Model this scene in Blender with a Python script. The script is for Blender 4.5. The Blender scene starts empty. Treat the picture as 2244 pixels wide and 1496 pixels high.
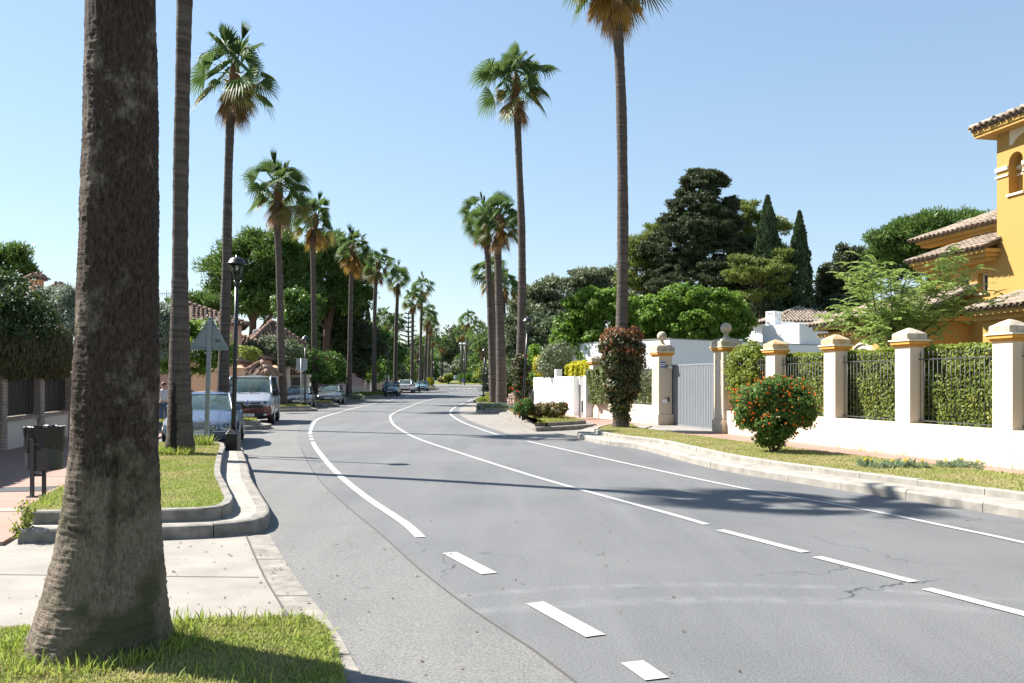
import bpy, math, random
import numpy as np
from math import sin, cos, pi, radians, sqrt, atan2
from mathutils import Vector, Matrix, Euler
from mathutils.bvhtree import BVHTree

# ------------------------------------------------------------------ camera, world, sun, exposure
SC = bpy.context.scene
COL = SC.collection
cam_data = bpy.data.cameras.new('camera')
cam = bpy.data.objects.new('camera', cam_data)
COL.objects.link(cam)
cam.location = (0, 0, 1.7)
cam.rotation_euler = (radians(90), 0, 0)
cam_data.sensor_width = 36
cam_data.lens = 36 * 1900 / 2244
cam_data.shift_y = 87 / 2244
cam_data.clip_end = 6000
SC.camera = cam

SUN_EL = radians(46)
SUN_AZ = (-.918, .395)           # horizontal direction towards the sun
world = bpy.data.worlds.new('World')
SC.world = world
world.use_nodes = True
wn = world.node_tree.nodes
bg = wn['Background']
sky = wn.new('ShaderNodeTexSky')
sky.sky_type = 'NISHITA'
sky.sun_disc = False
sky.sun_elevation = SUN_EL
sky.sun_rotation = atan2(SUN_AZ[0], SUN_AZ[1])
sky.air_density = 1.3
sky.dust_density = 0.1
sky.ozone_density = 7.0
sky_gamma = wn.new('ShaderNodeGamma')          # softens the sky's contrast evenly all round
sky_gamma.inputs[1].default_value = 0.65
world.node_tree.links.new(sky.outputs[0], sky_gamma.inputs[0])
world.node_tree.links.new(sky_gamma.outputs[0], bg.inputs[0])
bg.inputs[1].default_value = 0.108

sun_d = bpy.data.lights.new('sun', 'SUN')
sun_d.energy = 5.0
sun_d.angle = radians(0.5)
sun_d.color = (1, .955, .88)
sun = bpy.data.objects.new('sun', sun_d)
COL.objects.link(sun)
sv = Vector((SUN_AZ[0] * cos(SUN_EL), SUN_AZ[1] * cos(SUN_EL), sin(SUN_EL)))
sun.rotation_euler = sv.to_track_quat('Z', 'Y').to_euler()
sun.location = (-20, 10, 30)

SC.view_settings.view_transform = 'Standard'
SC.view_settings.look = 'None'
SC.view_settings.exposure = 1.54
SC.view_settings.gamma = 1
SC.view_settings.use_curve_mapping = False
SC.cycles.max_bounces = 6
SC.cycles.transparent_max_bounces = 8

# ------------------------------------------------------------------ ground profile and pixel helpers
F_PX, CX, HY, CAMZ = 1900.0, 1122.0, 835.0, 1.7
PROF_Y = [-50, 55, 70, 82, 105, 145, 190, 255, 400, 5000]
PROF_Z = [0, 0, .09, .2, .33, .46, .9, 2.0, 2.4, 2.4]


def gz(y):
    return float(np.interp(y, PROF_Y, PROF_Z))


def at(px, py, Y):
    """point seen at a photo pixel at a known distance"""
    return Vector(((px - CX) / F_PX * Y, Y, CAMZ - (py - HY) / F_PX * Y))


def gp(px, py, z=0.0):
    """ground point seen at a photo pixel"""
    lo, hi = 1.0, 300.0
    for _ in range(50):
        m = (lo + hi) / 2
        p = HY + (CAMZ - gz(m) - z) * F_PX / m
        if p > py:
            lo = m
        else:
            hi = m
    return ((px - CX) / F_PX * lo, lo)


# ------------------------------------------------------------------ materials
MATS = {}


def N(nt, t, **kw):
    n = nt.nodes.new(t)
    for k, v in kw.items():
        if k.startswith('i_'):
            key = k[2:]
            n.inputs[int(key) if key.isdigit() else key.replace('_', ' ')].default_value = v
        else:
            setattr(n, k, v)
    return n


def rgba(c):
    return (c[0], c[1], c[2], 1)


def new_mat(name):
    m = bpy.data.materials.new(name)
    m.use_nodes = True
    nt = m.node_tree
    b = nt.nodes['Principled BSDF']
    MATS[name] = m
    return m, nt, b


def coords(nt, obj=False, scale=(1, 1, 1)):
    if obj:
        c = N(nt, 'ShaderNodeTexCoord').outputs['Object']
    else:
        c = N(nt, 'ShaderNodeNewGeometry').outputs['Position']
    mp = N(nt, 'ShaderNodeMapping')
    mp.inputs['Scale'].default_value = scale
    nt.links.new(c, mp.inputs[0])
    return mp.outputs[0]


def mixc(nt, fac, a, b, mode='MIX'):
    m = N(nt, 'ShaderNodeMix', data_type='RGBA', blend_type=mode)
    L = nt.links.new
    if isinstance(fac, (int, float)):
        m.inputs[0].default_value = fac
    else:
        L(fac, m.inputs[0])
    for i, x in ((6, a), (7, b)):
        if isinstance(x, tuple):
            m.inputs[i].default_value = rgba(x)
        else:
            L(x, m.inputs[i])
    return m.outputs[2]


def ramp(nt, val, lo, hi):
    r = N(nt, 'ShaderNodeMapRange')
    r.inputs[1].default_value = lo
    r.inputs[2].default_value = hi
    nt.links.new(val, r.inputs[0])
    return r.outputs[0]


def noise(nt, co, scale, detail=4, rough=.55):
    n = N(nt, 'ShaderNodeTexNoise')
    n.inputs['Scale'].default_value = scale
    n.inputs['Detail'].default_value = detail
    n.inputs['Roughness'].default_value = rough
    nt.links.new(co, n.inputs['Vector'])
    return n.outputs['Fac']


def bump(nt, b, h, strength, dist=.02):
    n = N(nt, 'ShaderNodeBump')
    n.inputs['Strength'].default_value = strength
    n.inputs['Distance'].default_value = dist
    nt.links.new(h, n.inputs['Height'])
    nt.links.new(n.outputs[0], b.inputs['Normal'])


def plain(name, c, rough=.6, metal=0., spec=.5, coat=0., var=0., scale=3., bumps=None, c2=None, obj=False, sc3=(1, 1, 1)):
    """paint, plaster, metal ...: base colour with a second tone from noise and fine relief"""
    m, nt, b = new_mat(name)
    b.inputs['Roughness'].default_value = rough
    b.inputs['Metallic'].default_value = metal
    b.inputs['Specular IOR Level'].default_value = spec
    b.inputs['Coat Weight'].default_value = coat
    b.inputs['Coat Roughness'].default_value = .04
    if var or c2:
        co = coords(nt, obj, sc3)
        f = ramp(nt, noise(nt, co, scale, 5, .6), .35, .68)
        a = c
        d = c2 if c2 else tuple(x * (1 - var) for x in c)
        nt.links.new(mixc(nt, f, a, d), b.inputs['Base Color'])
    else:
        b.inputs['Base Color'].default_value = rgba(c)
    if bumps:
        bump(nt, b, noise(nt, coords(nt, obj), bumps[0], 3), bumps[1], .01)
    return m


def leafmat(name, c1, c2, transl=.35, rough=.45, c3=None, spec=.35):
    """foliage: each face carries its own random number"""
    m, nt, b = new_mat(name)
    at_ = N(nt, 'ShaderNodeAttribute', attribute_name='rnd')
    col = mixc(nt, at_.outputs['Fac'], c1, c2)
    if c3:
        col = mixc(nt, ramp(nt, at_.outputs['Fac'], .9, .93), col, c3)
    nt.links.new(col, b.inputs['Base Color'])
    b.inputs['Roughness'].default_value = rough
    b.inputs['Specular IOR Level'].default_value = spec
    t = N(nt, 'ShaderNodeBsdfTranslucent')
    tc = mixc(nt, .5, col, tuple(min(1, x * 2.0 + .01) for x in c2))
    nt.links.new(tc, t.inputs[0])
    ms = N(nt, 'ShaderNodeMixShader')
    ms.inputs[0].default_value = transl
    nt.links.new(b.outputs[0], ms.inputs[1])
    nt.links.new(t.outputs[0], ms.inputs[2])
    nt.links.new(ms.outputs[0], nt.nodes['Material Output'].inputs[0])
    return m


def glassmat(name, tint=(.55, .75, .78), mirror=.25, see=.55):
    m, nt, b = new_mat(name)
    b.inputs['Base Color'].default_value = (.02 + .16 * mirror * tint[0], .02 + .2 * mirror * tint[1], .02 + .2 * mirror * tint[2], 1)  # diffuse colour lifted with mirror, painted in place of reflected sky
    b.inputs['Roughness'].default_value = .03
    b.inputs['Specular IOR Level'].default_value = .9
    b.inputs['Coat Weight'].default_value = mirror
    tr = N(nt, 'ShaderNodeBsdfTransparent')
    tr.inputs[0].default_value = rgba(tint)
    ms = N(nt, 'ShaderNodeMixShader')
    ms.inputs[0].default_value = see
    nt.links.new(b.outputs[0], ms.inputs[1])
    nt.links.new(tr.outputs[0], ms.inputs[2])
    nt.links.new(ms.outputs[0], nt.nodes['Material Output'].inputs[0])
    return m


def N_sep(nt, col):
    sp = N(nt, 'ShaderNodeSeparateColor')
    nt.links.new(col, sp.inputs[0])
    return sp.outputs[0]


def asphalt(name, c1, c2, arcs=()):
    m, nt, b = new_mat(name)
    co = coords(nt)
    big = ramp(nt, noise(nt, co, .35, 5, .6), .35, .7)
    st = coords(nt, scale=(1.6, .12, 1))
    streak = ramp(nt, noise(nt, st, 1.0, 4, .6), .45, .75)
    fine = noise(nt, co, 75, 3, .8)
    mid = noise(nt, co, 34, 3, .7)
    base = mixc(nt, big, c1, c2)
    base = mixc(nt, streak, base, tuple(x * 1.05 for x in c2))
    f2 = N(nt, 'ShaderNodeMath', operation='MULTIPLY_ADD')
    nt.links.new(fine, f2.inputs[0])
    f2.inputs[1].default_value = 3.0
    f2.inputs[2].default_value = -.5
    base = mixc(nt, 1.0, base, f2.outputs[0], 'MULTIPLY')
    dark = ramp(nt, mid, .60, .72)
    d2 = N(nt, 'ShaderNodeMath', operation='MULTIPLY')
    nt.links.new(dark, d2.inputs[0])
    d2.inputs[1].default_value = .42
    base = mixc(nt, d2.outputs[0], base, tuple(x * .5 for x in c1))
    lite = N(nt, 'ShaderNodeMath', operation='MULTIPLY')
    nt.links.new(ramp(nt, noise(nt, co, 48, 2, .6), .60, .74), lite.inputs[0])
    lite.inputs[1].default_value = .55
    base = mixc(nt, lite.outputs[0], base, tuple(x * 1.7 for x in c2))
    # small oil spots
    v = N(nt, 'ShaderNodeTexVoronoi')
    v.inputs['Scale'].default_value = 1.3
    nt.links.new(co, v.inputs['Vector'])
    spot = ramp(nt, v.outputs['Distance'], .085, .03)
    s2 = N(nt, 'ShaderNodeMath', operation='MULTIPLY')
    nt.links.new(spot, s2.inputs[0])
    s2.inputs[1].default_value = .4
    base = mixc(nt, s2.outputs[0], base, tuple(x * .45 for x in c1))
    # hairline cracks in some places only
    wv = N(nt, 'ShaderNodeTexNoise')
    wv.inputs['Scale'].default_value = 2.2
    wv.inputs['Detail'].default_value = 7
    nt.links.new(co, wv.inputs['Vector'])
    wa = N(nt, 'ShaderNodeVectorMath', operation='MULTIPLY_ADD')
    nt.links.new(wv.outputs['Color'], wa.inputs[0])
    wa.inputs[1].default_value = (.9, .9, 0)
    nt.links.new(co, wa.inputs[2])
    v2 = N(nt, 'ShaderNodeTexVoronoi', feature='DISTANCE_TO_EDGE')
    v2.inputs['Scale'].default_value = .33
    nt.links.new(wa.outputs[0], v2.inputs['Vector'])
    ck = N(nt, 'ShaderNodeMath', operation='MULTIPLY')
    nt.links.new(ramp(nt, v2.outputs['Distance'], .0042, .0012), ck.inputs[0])
    nt.links.new(ramp(nt, noise(nt, co, .45, 3), .50, .60), ck.inputs[1])
    base = mixc(nt, ck.outputs[0], base, tuple(x * .4 for x in c1))
    # older patch tones
    v3 = N(nt, 'ShaderNodeTexVoronoi', feature='F1', distance='CHEBYCHEV')
    v3.inputs['Scale'].default_value = .16
    nt.links.new(co, v3.inputs['Vector'])
    pt_ = ramp(nt, N_sep(nt, v3.outputs['Color']), .70, .72)
    p2 = N(nt, 'ShaderNodeMath', operation='MULTIPLY')
    nt.links.new(pt_, p2.inputs[0])
    p2.inputs[1].default_value = .10
    base = mixc(nt, p2.outputs[0], base, tuple(x * .55 for x in c1))
    # worn pale wheel arcs
    for (cx, cy, r, w, k) in arcs:
        d = N(nt, 'ShaderNodeVectorMath', operation='DISTANCE')
        nt.links.new(co, d.inputs[0])
        d.inputs[1].default_value = (cx, cy, 0)
        su = N(nt, 'ShaderNodeMath', operation='SUBTRACT')
        nt.links.new(d.outputs['Value'], su.inputs[0])
        su.inputs[1].default_value = r
        ab = N(nt, 'ShaderNodeMath', operation='ABSOLUTE')
        nt.links.new(su.outputs[0], ab.inputs[0])
        mu = N(nt, 'ShaderNodeMath', operation='MULTIPLY')
        nt.links.new(ramp(nt, ab.outputs[0], w, w * .2), mu.inputs[0])
        nt.links.new(ramp(nt, noise(nt, co, 3.5, 6, .75), .40, .72), mu.inputs[1])
        m3 = N(nt, 'ShaderNodeMath', operation='MULTIPLY')
        nt.links.new(mu.outputs[0], m3.inputs[0])
        m3.inputs[1].default_value = k
        base = mixc(nt, m3.outputs[0], base, tuple(x * 1.75 for x in c2))
    nt.links.new(base, b.inputs['Base Color'])
    b.inputs['Roughness'].default_value = .72
    b.inputs['Specular IOR Level'].default_value = .35
    bump(nt, b, fine, .5, .004)
    return m


def barkmat():
    m, nt, b = new_mat('bark_near')
    co = coords(nt, True)
    rings = coords(nt, True, (7, 7, 70))
    cracks = coords(nt, True, (42, 42, 14))
    r = noise(nt, rings, 1.6, 5, .7)
    k = noise(nt, cracks, 1.5, 5, .7)
    big = noise(nt, coords(nt, True, (1, 1, .75)), 2.2, 9, .72)
    brown = mixc(nt, ramp(nt, k, .35, .7), (.042, .028, .020), (.185, .138, .110))
    grey = mixc(nt, ramp(nt, k, .33, .7), (.19, .15, .116), (.52, .43, .335))
    sep = N(nt, 'ShaderNodeSeparateXYZ')
    nt.links.new(co, sep.inputs[0])
    hz = ramp(nt, sep.outputs[2], 1.35, .75)
    a = N(nt, 'ShaderNodeMath', operation='MULTIPLY_ADD')
    nt.links.new(hz, a.inputs[0])
    a.inputs[1].default_value = .20
    nt.links.new(big, a.inputs[2])
    f = ramp(nt, a.outputs[0], .53, .63)
    col = mixc(nt, f, brown, grey)
    moss = ramp(nt, noise(nt, co, 2.3, 5), .50, .60)
    mm = N(nt, 'ShaderNodeMath', operation='MULTIPLY')
    nt.links.new(moss, mm.inputs[0])
    nt.links.new(hz, mm.inputs[1])
    col = mixc(nt, mm.outputs[0], col, (.16, .155, .085))
    # lichen specks
    v = N(nt, 'ShaderNodeTexVoronoi')
    v.inputs['Scale'].default_value = 26
    nt.links.new(co, v.inputs['Vector'])
    sp = ramp(nt, v.outputs['Distance'], .22, .12)
    s2 = N(nt, 'ShaderNodeMath', operation='MULTIPLY')
    nt.links.new(sp, s2.inputs[0])
    nt.links.new(ramp(nt, noise(nt, co, 4.2, 3), .62, .68), s2.inputs[1])
    col = mixc(nt, s2.outputs[0], col, (.36, .34, .29))
    # thin ring scars
    col = mixc(nt, ramp(nt, r, .62, .78), col, (.022, .015, .011))
    nt.links.new(col, b.inputs['Base Color'])
    b.inputs['Roughness'].default_value = .92
    b.inputs['Specular IOR Level'].default_value = .15
    hsum = N(nt, 'ShaderNodeMath', operation='ADD')
    nt.links.new(r, hsum.inputs[0])
    nt.links.new(k, hsum.inputs[1])
    bump(nt, b, hsum.outputs[0], 1.0, .055)
    return m


def trunkmat():
    m, nt, b = new_mat('palm_bark')
    rings = coords(nt, True, (.6, .6, 9))
    r = noise(nt, rings, 1.2, 4, .65)
    k = noise(nt, coords(nt, True, (14, 14, 1.5)), 1.2, 4, .7)
    col = mixc(nt, ramp(nt, r, .3, .7), (.050, .040, .034), (.135, .112, .097))
    col = mixc(nt, ramp(nt, k, .55, .75), col, (.036, .028, .024))
    nt.links.new(col, b.inputs['Base Color'])
    b.inputs['Roughness'].default_value = .9
    b.inputs['Specular IOR Level'].default_value = .15
    hs = N(nt, 'ShaderNodeMath', operation='ADD')
    nt.links.new(r, hs.inputs[0])
    nt.links.new(k, hs.inputs[1])
    bump(nt, b, hs.outputs[0], .9, .03)
    return m


def brickmat(name, a, c):
    m, nt, b = new_mat(name)
    oi = N(nt, 'ShaderNodeObjectInfo')
    at_ = N(nt, 'ShaderNodeAttribute', attribute_name='rnd')
    col = mixc(nt, at_.outputs['Fac'], a, c)
    n = ramp(nt, noise(nt, coords(nt), 14, 4), .35, .7)
    col = mixc(nt, n, col, tuple(x * .6 for x in a))
    nt.links.new(col, b.inputs['Base Color'])
    b.inputs['Roughness'].default_value = .9
    bump(nt, b, noise(nt, coords(nt), 60, 3), .4, .01)
    return m


def tilemat(name, cols):
    """roof tiles: every tile object differs a little, weather on top"""
    m, nt, b = new_mat(name)
    oi = N(nt, 'ShaderNodeObjectInfo')
    at_ = N(nt, 'ShaderNodeAttribute', attribute_name='rnd')
    ad = N(nt, 'ShaderNodeMath', operation='ADD')
    nt.links.new(oi.outputs['Random'], ad.inputs[0])
    nt.links.new(at_.outputs['Fac'], ad.inputs[1])
    fr = N(nt, 'ShaderNodeMath', operation='FRACT')
    nt.links.new(ad.outputs[0], fr.inputs[0])
    col = mixc(nt, fr.outputs[0], cols[0], cols[1])
    col = mixc(nt, ramp(nt, noise(nt, coords(nt), 5, 5), .4, .7), col, cols[2])
    nt.links.new(col, b.inputs['Base Color'])
    b.inputs['Roughness'].default_value = .9
    b.inputs['Specular IOR Level'].default_value = .2
    bump(nt, b, noise(nt, coords(nt), 40, 3), .4, .01)
    return m


def turfmat(name, a, c, dry):
    m, nt, b = new_mat(name)
    co = coords(nt)
    at_ = N(nt, 'ShaderNodeAttribute', attribute_name='rnd')
    col = mixc(nt, at_.outputs['Fac'], a, c)
    f = ramp(nt, noise(nt, co, 1.3, 6, .7), .43, .64)
    f2 = N(nt, 'ShaderNodeMath', operation='MULTIPLY')
    nt.links.new(f, f2.inputs[0])
    f2.inputs[1].default_value = .75
    col = mixc(nt, f2.outputs[0], col, dry)
    nt.links.new(col, b.inputs['Base Color'])
    b.inputs['Roughness'].default_value = .6
    b.inputs['Specular IOR Level'].default_value = .25
    t = N(nt, 'ShaderNodeBsdfTranslucent')
    nt.links.new(col, t.inputs[0])
    ms = N(nt, 'ShaderNodeMixShader')
    ms.inputs[0].default_value = .4
    nt.links.new(b.outputs[0], ms.inputs[1])
    nt.links.new(t.outputs[0], ms.inputs[2])
    nt.links.new(ms.outputs[0], nt.nodes['Material Output'].inputs[0])
    return m


def plaster_dirty(name, c, dirt, zlo, zhi, amount=.7):
    """plaster with splash dirt along its foot and faint runs"""
    m, nt, b = new_mat(name)
    co = coords(nt)
    sep = N(nt, 'ShaderNodeSeparateXYZ')
    nt.links.new(co, sep.inputs[0])
    h = ramp(nt, sep.outputs[2], zhi, zlo)
    n = noise(nt, co, 5, 5, .65)
    mu = N(nt, 'ShaderNodeMath', operation='MULTIPLY')
    nt.links.new(h, mu.inputs[0])
    nt.links.new(ramp(nt, n, .38, .68), mu.inputs[1])
    m2 = N(nt, 'ShaderNodeMath', operation='MULTIPLY')
    nt.links.new(mu.outputs[0], m2.inputs[0])
    m2.inputs[1].default_value = amount
    col = mixc(nt, m2.outputs[0], c, dirt)
    runs = ramp(nt, noise(nt, coords(nt, scale=(5, 5, .5)), 1.2, 4), .56, .8)
    r2 = N(nt, 'ShaderNodeMath', operation='MULTIPLY')
    nt.links.new(runs, r2.inputs[0])
    r2.inputs[1].default_value = .22
    col = mixc(nt, r2.outputs[0], col, tuple(x * .75 for x in c))
    nt.links.new(col, b.inputs['Base Color'])
    b.inputs['Roughness'].default_value = .88
    b.inputs['Specular IOR Level'].default_value = .25
    bump(nt, b, noise(nt, co, 70, 3), .25, .006)
    return m


def pavermat():
    m, nt, b = new_mat('red_paving')
    co = coords(nt)
    br = N(nt, 'ShaderNodeTexBrick')
    br.inputs['Scale'].default_value = 1
    br.inputs['Brick Width'].default_value = .4
    br.inputs['Row Height'].default_value = .4
    br.offset = 0
    br.inputs['Mortar Size'].default_value = .008
    br.inputs['Color1'].default_value = (.25, .142, .108, 1)
    br.inputs['Color2'].default_value = (.28, .17, .13, 1)
    br.inputs['Mortar'].default_value = (.2, .15, .125, 1)
    nt.links.new(co, br.inputs['Vector'])
    col = mixc(nt, ramp(nt, noise(nt, co, 1.4, 5), .45, .75), br.outputs['Color'], (.26, .175, .14))
    nt.links.new(col, b.inputs['Base Color'])
    b.inputs['Roughness'].default_value = .85
    bump(nt, b, noise(nt, co, 60, 3), .25, .005)
    return m


asphalt('asphalt', (.100, .1015, .104), (.130, .131, .132), ((1.6, 1.9, 5.35, .10, .5), (1.7, 1.2, 5.55, .16, .5)))
asphalt('asphalt_pale', (.122, .120, .116), (.148, .144, .138))
asphalt('asphalt_warm', (.195, .178, .158), (.235, .213, .187))
barkmat()
trunkmat()
pavermat()
plain('concrete', (.255, .232, .203), .85, var=.28, scale=1.6, bumps=(70, .3))
plain('concrete_kerb', (.25, .228, .198), .88, var=.5, scale=5, bumps=(60, .45))
plain('concrete_pale', (.315, .290, .252), .85, var=.36, scale=4.5, bumps=(60, .3))
m_, nt_, b_ = new_mat('paint_white')
co_ = coords(nt_)
w_ = mixc(nt_, ramp(nt_, noise(nt_, co_, 26, 6, .75), .40, .66), (.43, .43, .42), (.30, .30, .29))
chip = N(nt_, 'ShaderNodeMath', operation='MULTIPLY')
nt_.links.new(ramp(nt_, noise(nt_, co_, 38, 5, .8), .55, .64), chip.inputs[0])
nt_.links.new(ramp(nt_, noise(nt_, co_, 1.7, 4, .6), .34, .70), chip.inputs[1])
w_ = mixc(nt_, chip.outputs[0], w_, (.13, .13, .13))
nt_.links.new(w_, b_.inputs['Base Color'])
b_.inputs['Roughness'].default_value = .75
bump(nt_, b_, noise(nt_, co_, 120, 3), .5, .004)
plain('joint', (.07, .062, .055), .95)
plain('earth', (.16, .115, .08), .95, var=.4, scale=2.5)
plain('ground_mix', (.075, .085, .04), .95, c2=(.15, .13, .08), scale=.2)
turfmat('turf', (.19, .25, .045), (.35, .385, .095), (.44, .36, .19))
turfmat('turf_dry', (.24, .26, .07), (.42, .41, .14), (.46, .37, .21))
turfmat('turf_far', (.20, .24, .035), (.36, .38, .075), (.38, .31, .15))
turfmat('turf_tall', (.15, .24, .028), (.36, .42, .07), (.32, .36, .09))
plain('black_metal', (.012, .013, .015), .38, spec=.5, var=.3, scale=8)
plain('dark_metal', (.045, .047, .05), .5, var=.3, scale=20)
plain('grey_metal', (.07, .072, .076), .5, .2, var=.2, scale=10)
plain('galvanised', (.30, .33, .34), .5, .4, var=.25, scale=30)
plain('sign_back', (.27, .31, .31), .55, .15, var=.15, scale=8)
plain('black_bag', (.010, .010, .011), .45, spec=.4)
plain('white_plastic', (.7, .7, .7), .4)
plain('black_plastic', (.01, .01, .011), .5)
plain('rubber', (.012, .012, .013), .8)
plain('alloy', (.42, .43, .45), .3, .85)
plain('chrome', (.75, .76, .78), .12, 1.)
plain('plate_white', (.72, .72, .68), .4)
plain('plate_ink', (.015, .015, .018), .5)
plain('blue_print', (.02, .06, .3), .5)
plain('red_print', (.35, .03, .03), .5)
plain('paint_blue', (.045, .072, .135), .42, .1, coat=.3)
plain('paint_red', (.10, .008, .010), .25, .3, coat=1.)
plain('paint_silver', (.30, .32, .36), .35, .3, coat=.7)
plain('paint_dark', (.055, .065, .075), .28, .5, coat=1.)
plain('paint_grey', (.14, .145, .155), .28, .55, coat=1.)
plain('paint_navy', (.012, .022, .05), .25, .4, coat=1.)
plain('paint_whitecar', (.68, .69, .70), .3, 0, coat=1.)
plain('paint_teal', (.20, .33, .36), .28, .4, coat=1.)
plain('seat_cloth', (.20, .21, .21), .9)
plain('cabin_dark', (.10, .12, .125), .8)
plain('tail_red', (.30, .01, .01), .25, spec=.6)
plain('indicator', (.45, .14, .02), .3)
glassmat('car_glass', (.70, .88, .88), .8, .5)
glassmat('window_glass', (.25, .3, .32), .5, .25)
glassmat('lens', (.9, .94, .96), .3, .75)
glassmat('lantern_glass', (.9, .93, .9), .3, .86)
plaster_dirty('plaster_cream', (.62, .525, .41), (.40, .30, .20), .1, .5, .35)
plaster_dirty('plaster_pillar', (.58, .49, .375), (.40, .24, .07), .08, .5, .9)
plaster_dirty('plaster_white', (.80, .80, .79), (.55, .5, .45), .1, .35, .5)
plaster_dirty('plaster_yellow', (.40, .245, .073), (.32, .185, .052), 2, 3, .3)
plaster_dirty('plaster_pink', (.56, .34, .27), (.4, .26, .2), 0, .6, .5)
plaster_dirty('plaster_rose', (.55, .36, .36), (.4, .33, .3), .1, .8, .7)
plaster_dirty('plaster_peach', (.66, .42, .26), (.45, .3, .2), .1, .6, .5)
plaster_dirty('plaster_left', (.62, .54, .45), (.4, .33, .27), .05, .4, .6)
plain('stone_cap', (.50, .44, .35), .9, c2=(.30, .25, .17), scale=6, bumps=(40, .6))
plain('stone_cap_rust', (.50, .40, .27), .9, c2=(.42, .24, .06), scale=5, bumps=(40, .6))
plain('ochre_band', (.60, .29, .05), .8, var=.2, scale=6)
plain('cream_trim', (.72, .62, .47), .8, var=.12, scale=5)
plain('grey_gate', (.21, .222, .243), .5, .1, var=.08, scale=4)
plain('gate_grey_dark', (.14, .14, .14), .6, var=.2, scale=5)
brickmat('brick', (.40, .31, .25), (.25, .19, .15))
plain('mortar', (.30, .26, .22), .95, var=.2, scale=20)
tilemat('tile_pale', ((.36, .28, .215), (.19, .14, .105), (.30, .265, .22)))
tilemat('tile_red', ((.29, .175, .12), (.16, .10, .075), (.25, .19, .15)))
plain('roof_deck', (.10, .07, .05), .95, var=.3, scale=8)
plain('wood_dark', (.07, .05, .038), .85, var=.4, scale=12, bumps=(30, .5))
plain('burnt_bark', (.016, .012, .010), .95, var=.5, scale=20, bumps=(30, .8))
plain('pine_bark', (.14, .095, .07), .95, var=.5, scale=6, bumps=(14, .9))
leafmat('leaf_palm', (.034, .075, .020), (.085, .135, .034), .36, .55, spec=.2)
leafmat('leaf_palm_old', (.085, .10, .024), (.17, .14, .035), .35, .5)
leafmat('leaf_dead', (.15, .085, .040), (.29, .19, .105), .3, .8)
leafmat('leaf_amber', (.28, .15, .025), (.42, .26, .06), .35, .7)
leafmat('leaf_pine', (0.038, 0.081, 0.016), (0.101, 0.169, 0.030), .25, .5)
leafmat('leaf_conifer', (.030, .048, .020), (.078, .098, .040), .15, .6)
leafmat('leaf_cypress', (0.024, 0.051, 0.022), (0.061, 0.099, 0.037), .12, .6)
leafmat('leaf_olive', (0.075, 0.100, 0.050), (0.156, 0.181, 0.094), .2, .55)
leafmat('leaf_aleppo', (.068, .10, .020), (.165, .20, .04), .3, .55)
leafmat('leaf_bright', (.050, .115, .012), (.155, .255, .030), .38, .5, spec=.25)
leafmat('leaf_grey', (0.056, 0.084, 0.042), (0.133, 0.168, 0.081), .2, .6)
leafmat('leaf_hedge', (0.078, 0.126, 0.022), (0.228, 0.270, 0.043), .35, .55, (.28, .27, .03), spec=.25)
leafmat('leaf_hedge_dark', (0.060, 0.090, 0.026), (0.174, 0.204, 0.060), .3, .5, (.19, .15, .05), spec=.3)
leafmat('leaf_ivy', (0.026, 0.048, 0.014), (0.084, 0.084, 0.026), .25, .4, (.22, .10, .04))
leafmat('leaf_ivy_red', (.14, .055, .022), (.24, .11, .045), .3, .45)
leafmat('leaf_shrub', (0.036, 0.086, 0.017), (0.102, 0.186, 0.031), .3, .5, spec=.25)
leafmat('leaf_yellow', (.25, .26, .012), (.44, .40, .02), .35, .5)
leafmat('leaf_jasmine', (.020, .042, .012), (.055, .090, .024), .25, .5, spec=.25)
leafmat('leaf_lantana', (.045, .095, .020), (.12, .19, .04), .35, .55, spec=.2)
leafmat('leaf_feather', (.12, .20, .045), (.27, .34, .09), .4, .55, spec=.2)
leafmat('leaf_silver', (.13, .17, .12), (.26, .29, .22), .2, .6)
leafmat('leaf_blue', (.13, .19, .10), (.27, .33, .19), .2, .6)
leafmat('leaf_brownhedge', (.058, .048, .020), (.10, .092, .032), .2, .7)
leafmat('leaf_red', (.10, .10, .035), (.19, .15, .05), .3, .5)
leafmat('petal_orange', (.72, .28, .03), (.68, .10, .02), .3, .6)
leafmat('petal_white', (.72, .70, .66), (.8, .8, .78), .3, .6)
leafmat('petal_yellow', (.75, .5, .02), (.8, .6, .05), .3, .6)
leafmat('petal_pink', (.6, .03, .15), (.7, .06, .2), .3, .6)
leafmat('petal_red', (.5, .02, .02), (.62, .05, .03), .3, .6)
plain('hedge_core', (.022, .026, .012), .95)  # near-black fill standing in for the shade inside hedges
plain('skin', (.50, .29, .20), .55)
plain('hair_brown', (.10, .045, .02), .6)
plain('shirt_white', (.62, .58, .66), .85)
plain('shirt_blue', (.12, .18, .3), .85)
plain('jeans', (.06, .10, .2), .9)
plain('shoe', (.1, .09, .08), .8)
plain('lips', (.4, .15, .12), .6)
plain('bench_wood', (.2, .13, .08), .7, var=.3, scale=12)

# ------------------------------------------------------------------ object helpers


def link(o, parent=None):
    COL.objects.link(o)
    if parent is not None:
        o.parent = parent
    return o


def tag(o, label=None, cat=None, group=None, kind=None):
    if label:
        o['label'] = label
    if cat:
        o['category'] = cat
    if group:
        o['group'] = group
    if kind:
        o['kind'] = kind
    return o


def thing(name, label, cat, loc=(0, 0, 0), rz=0., group=None):
    o = bpy.data.objects.new(name, None)
    o.empty_display_size = .2
    o.location = loc
    o.rotation_euler = (0, 0, rz)
    link(o)
    return tag(o, label, cat, group)


def root_structure(name, loc=(0, 0, 0)):
    o = bpy.data.objects.new(name, None)
    o.location = loc
    link(o)
    o['kind'] = 'structure'
    return o


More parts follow.
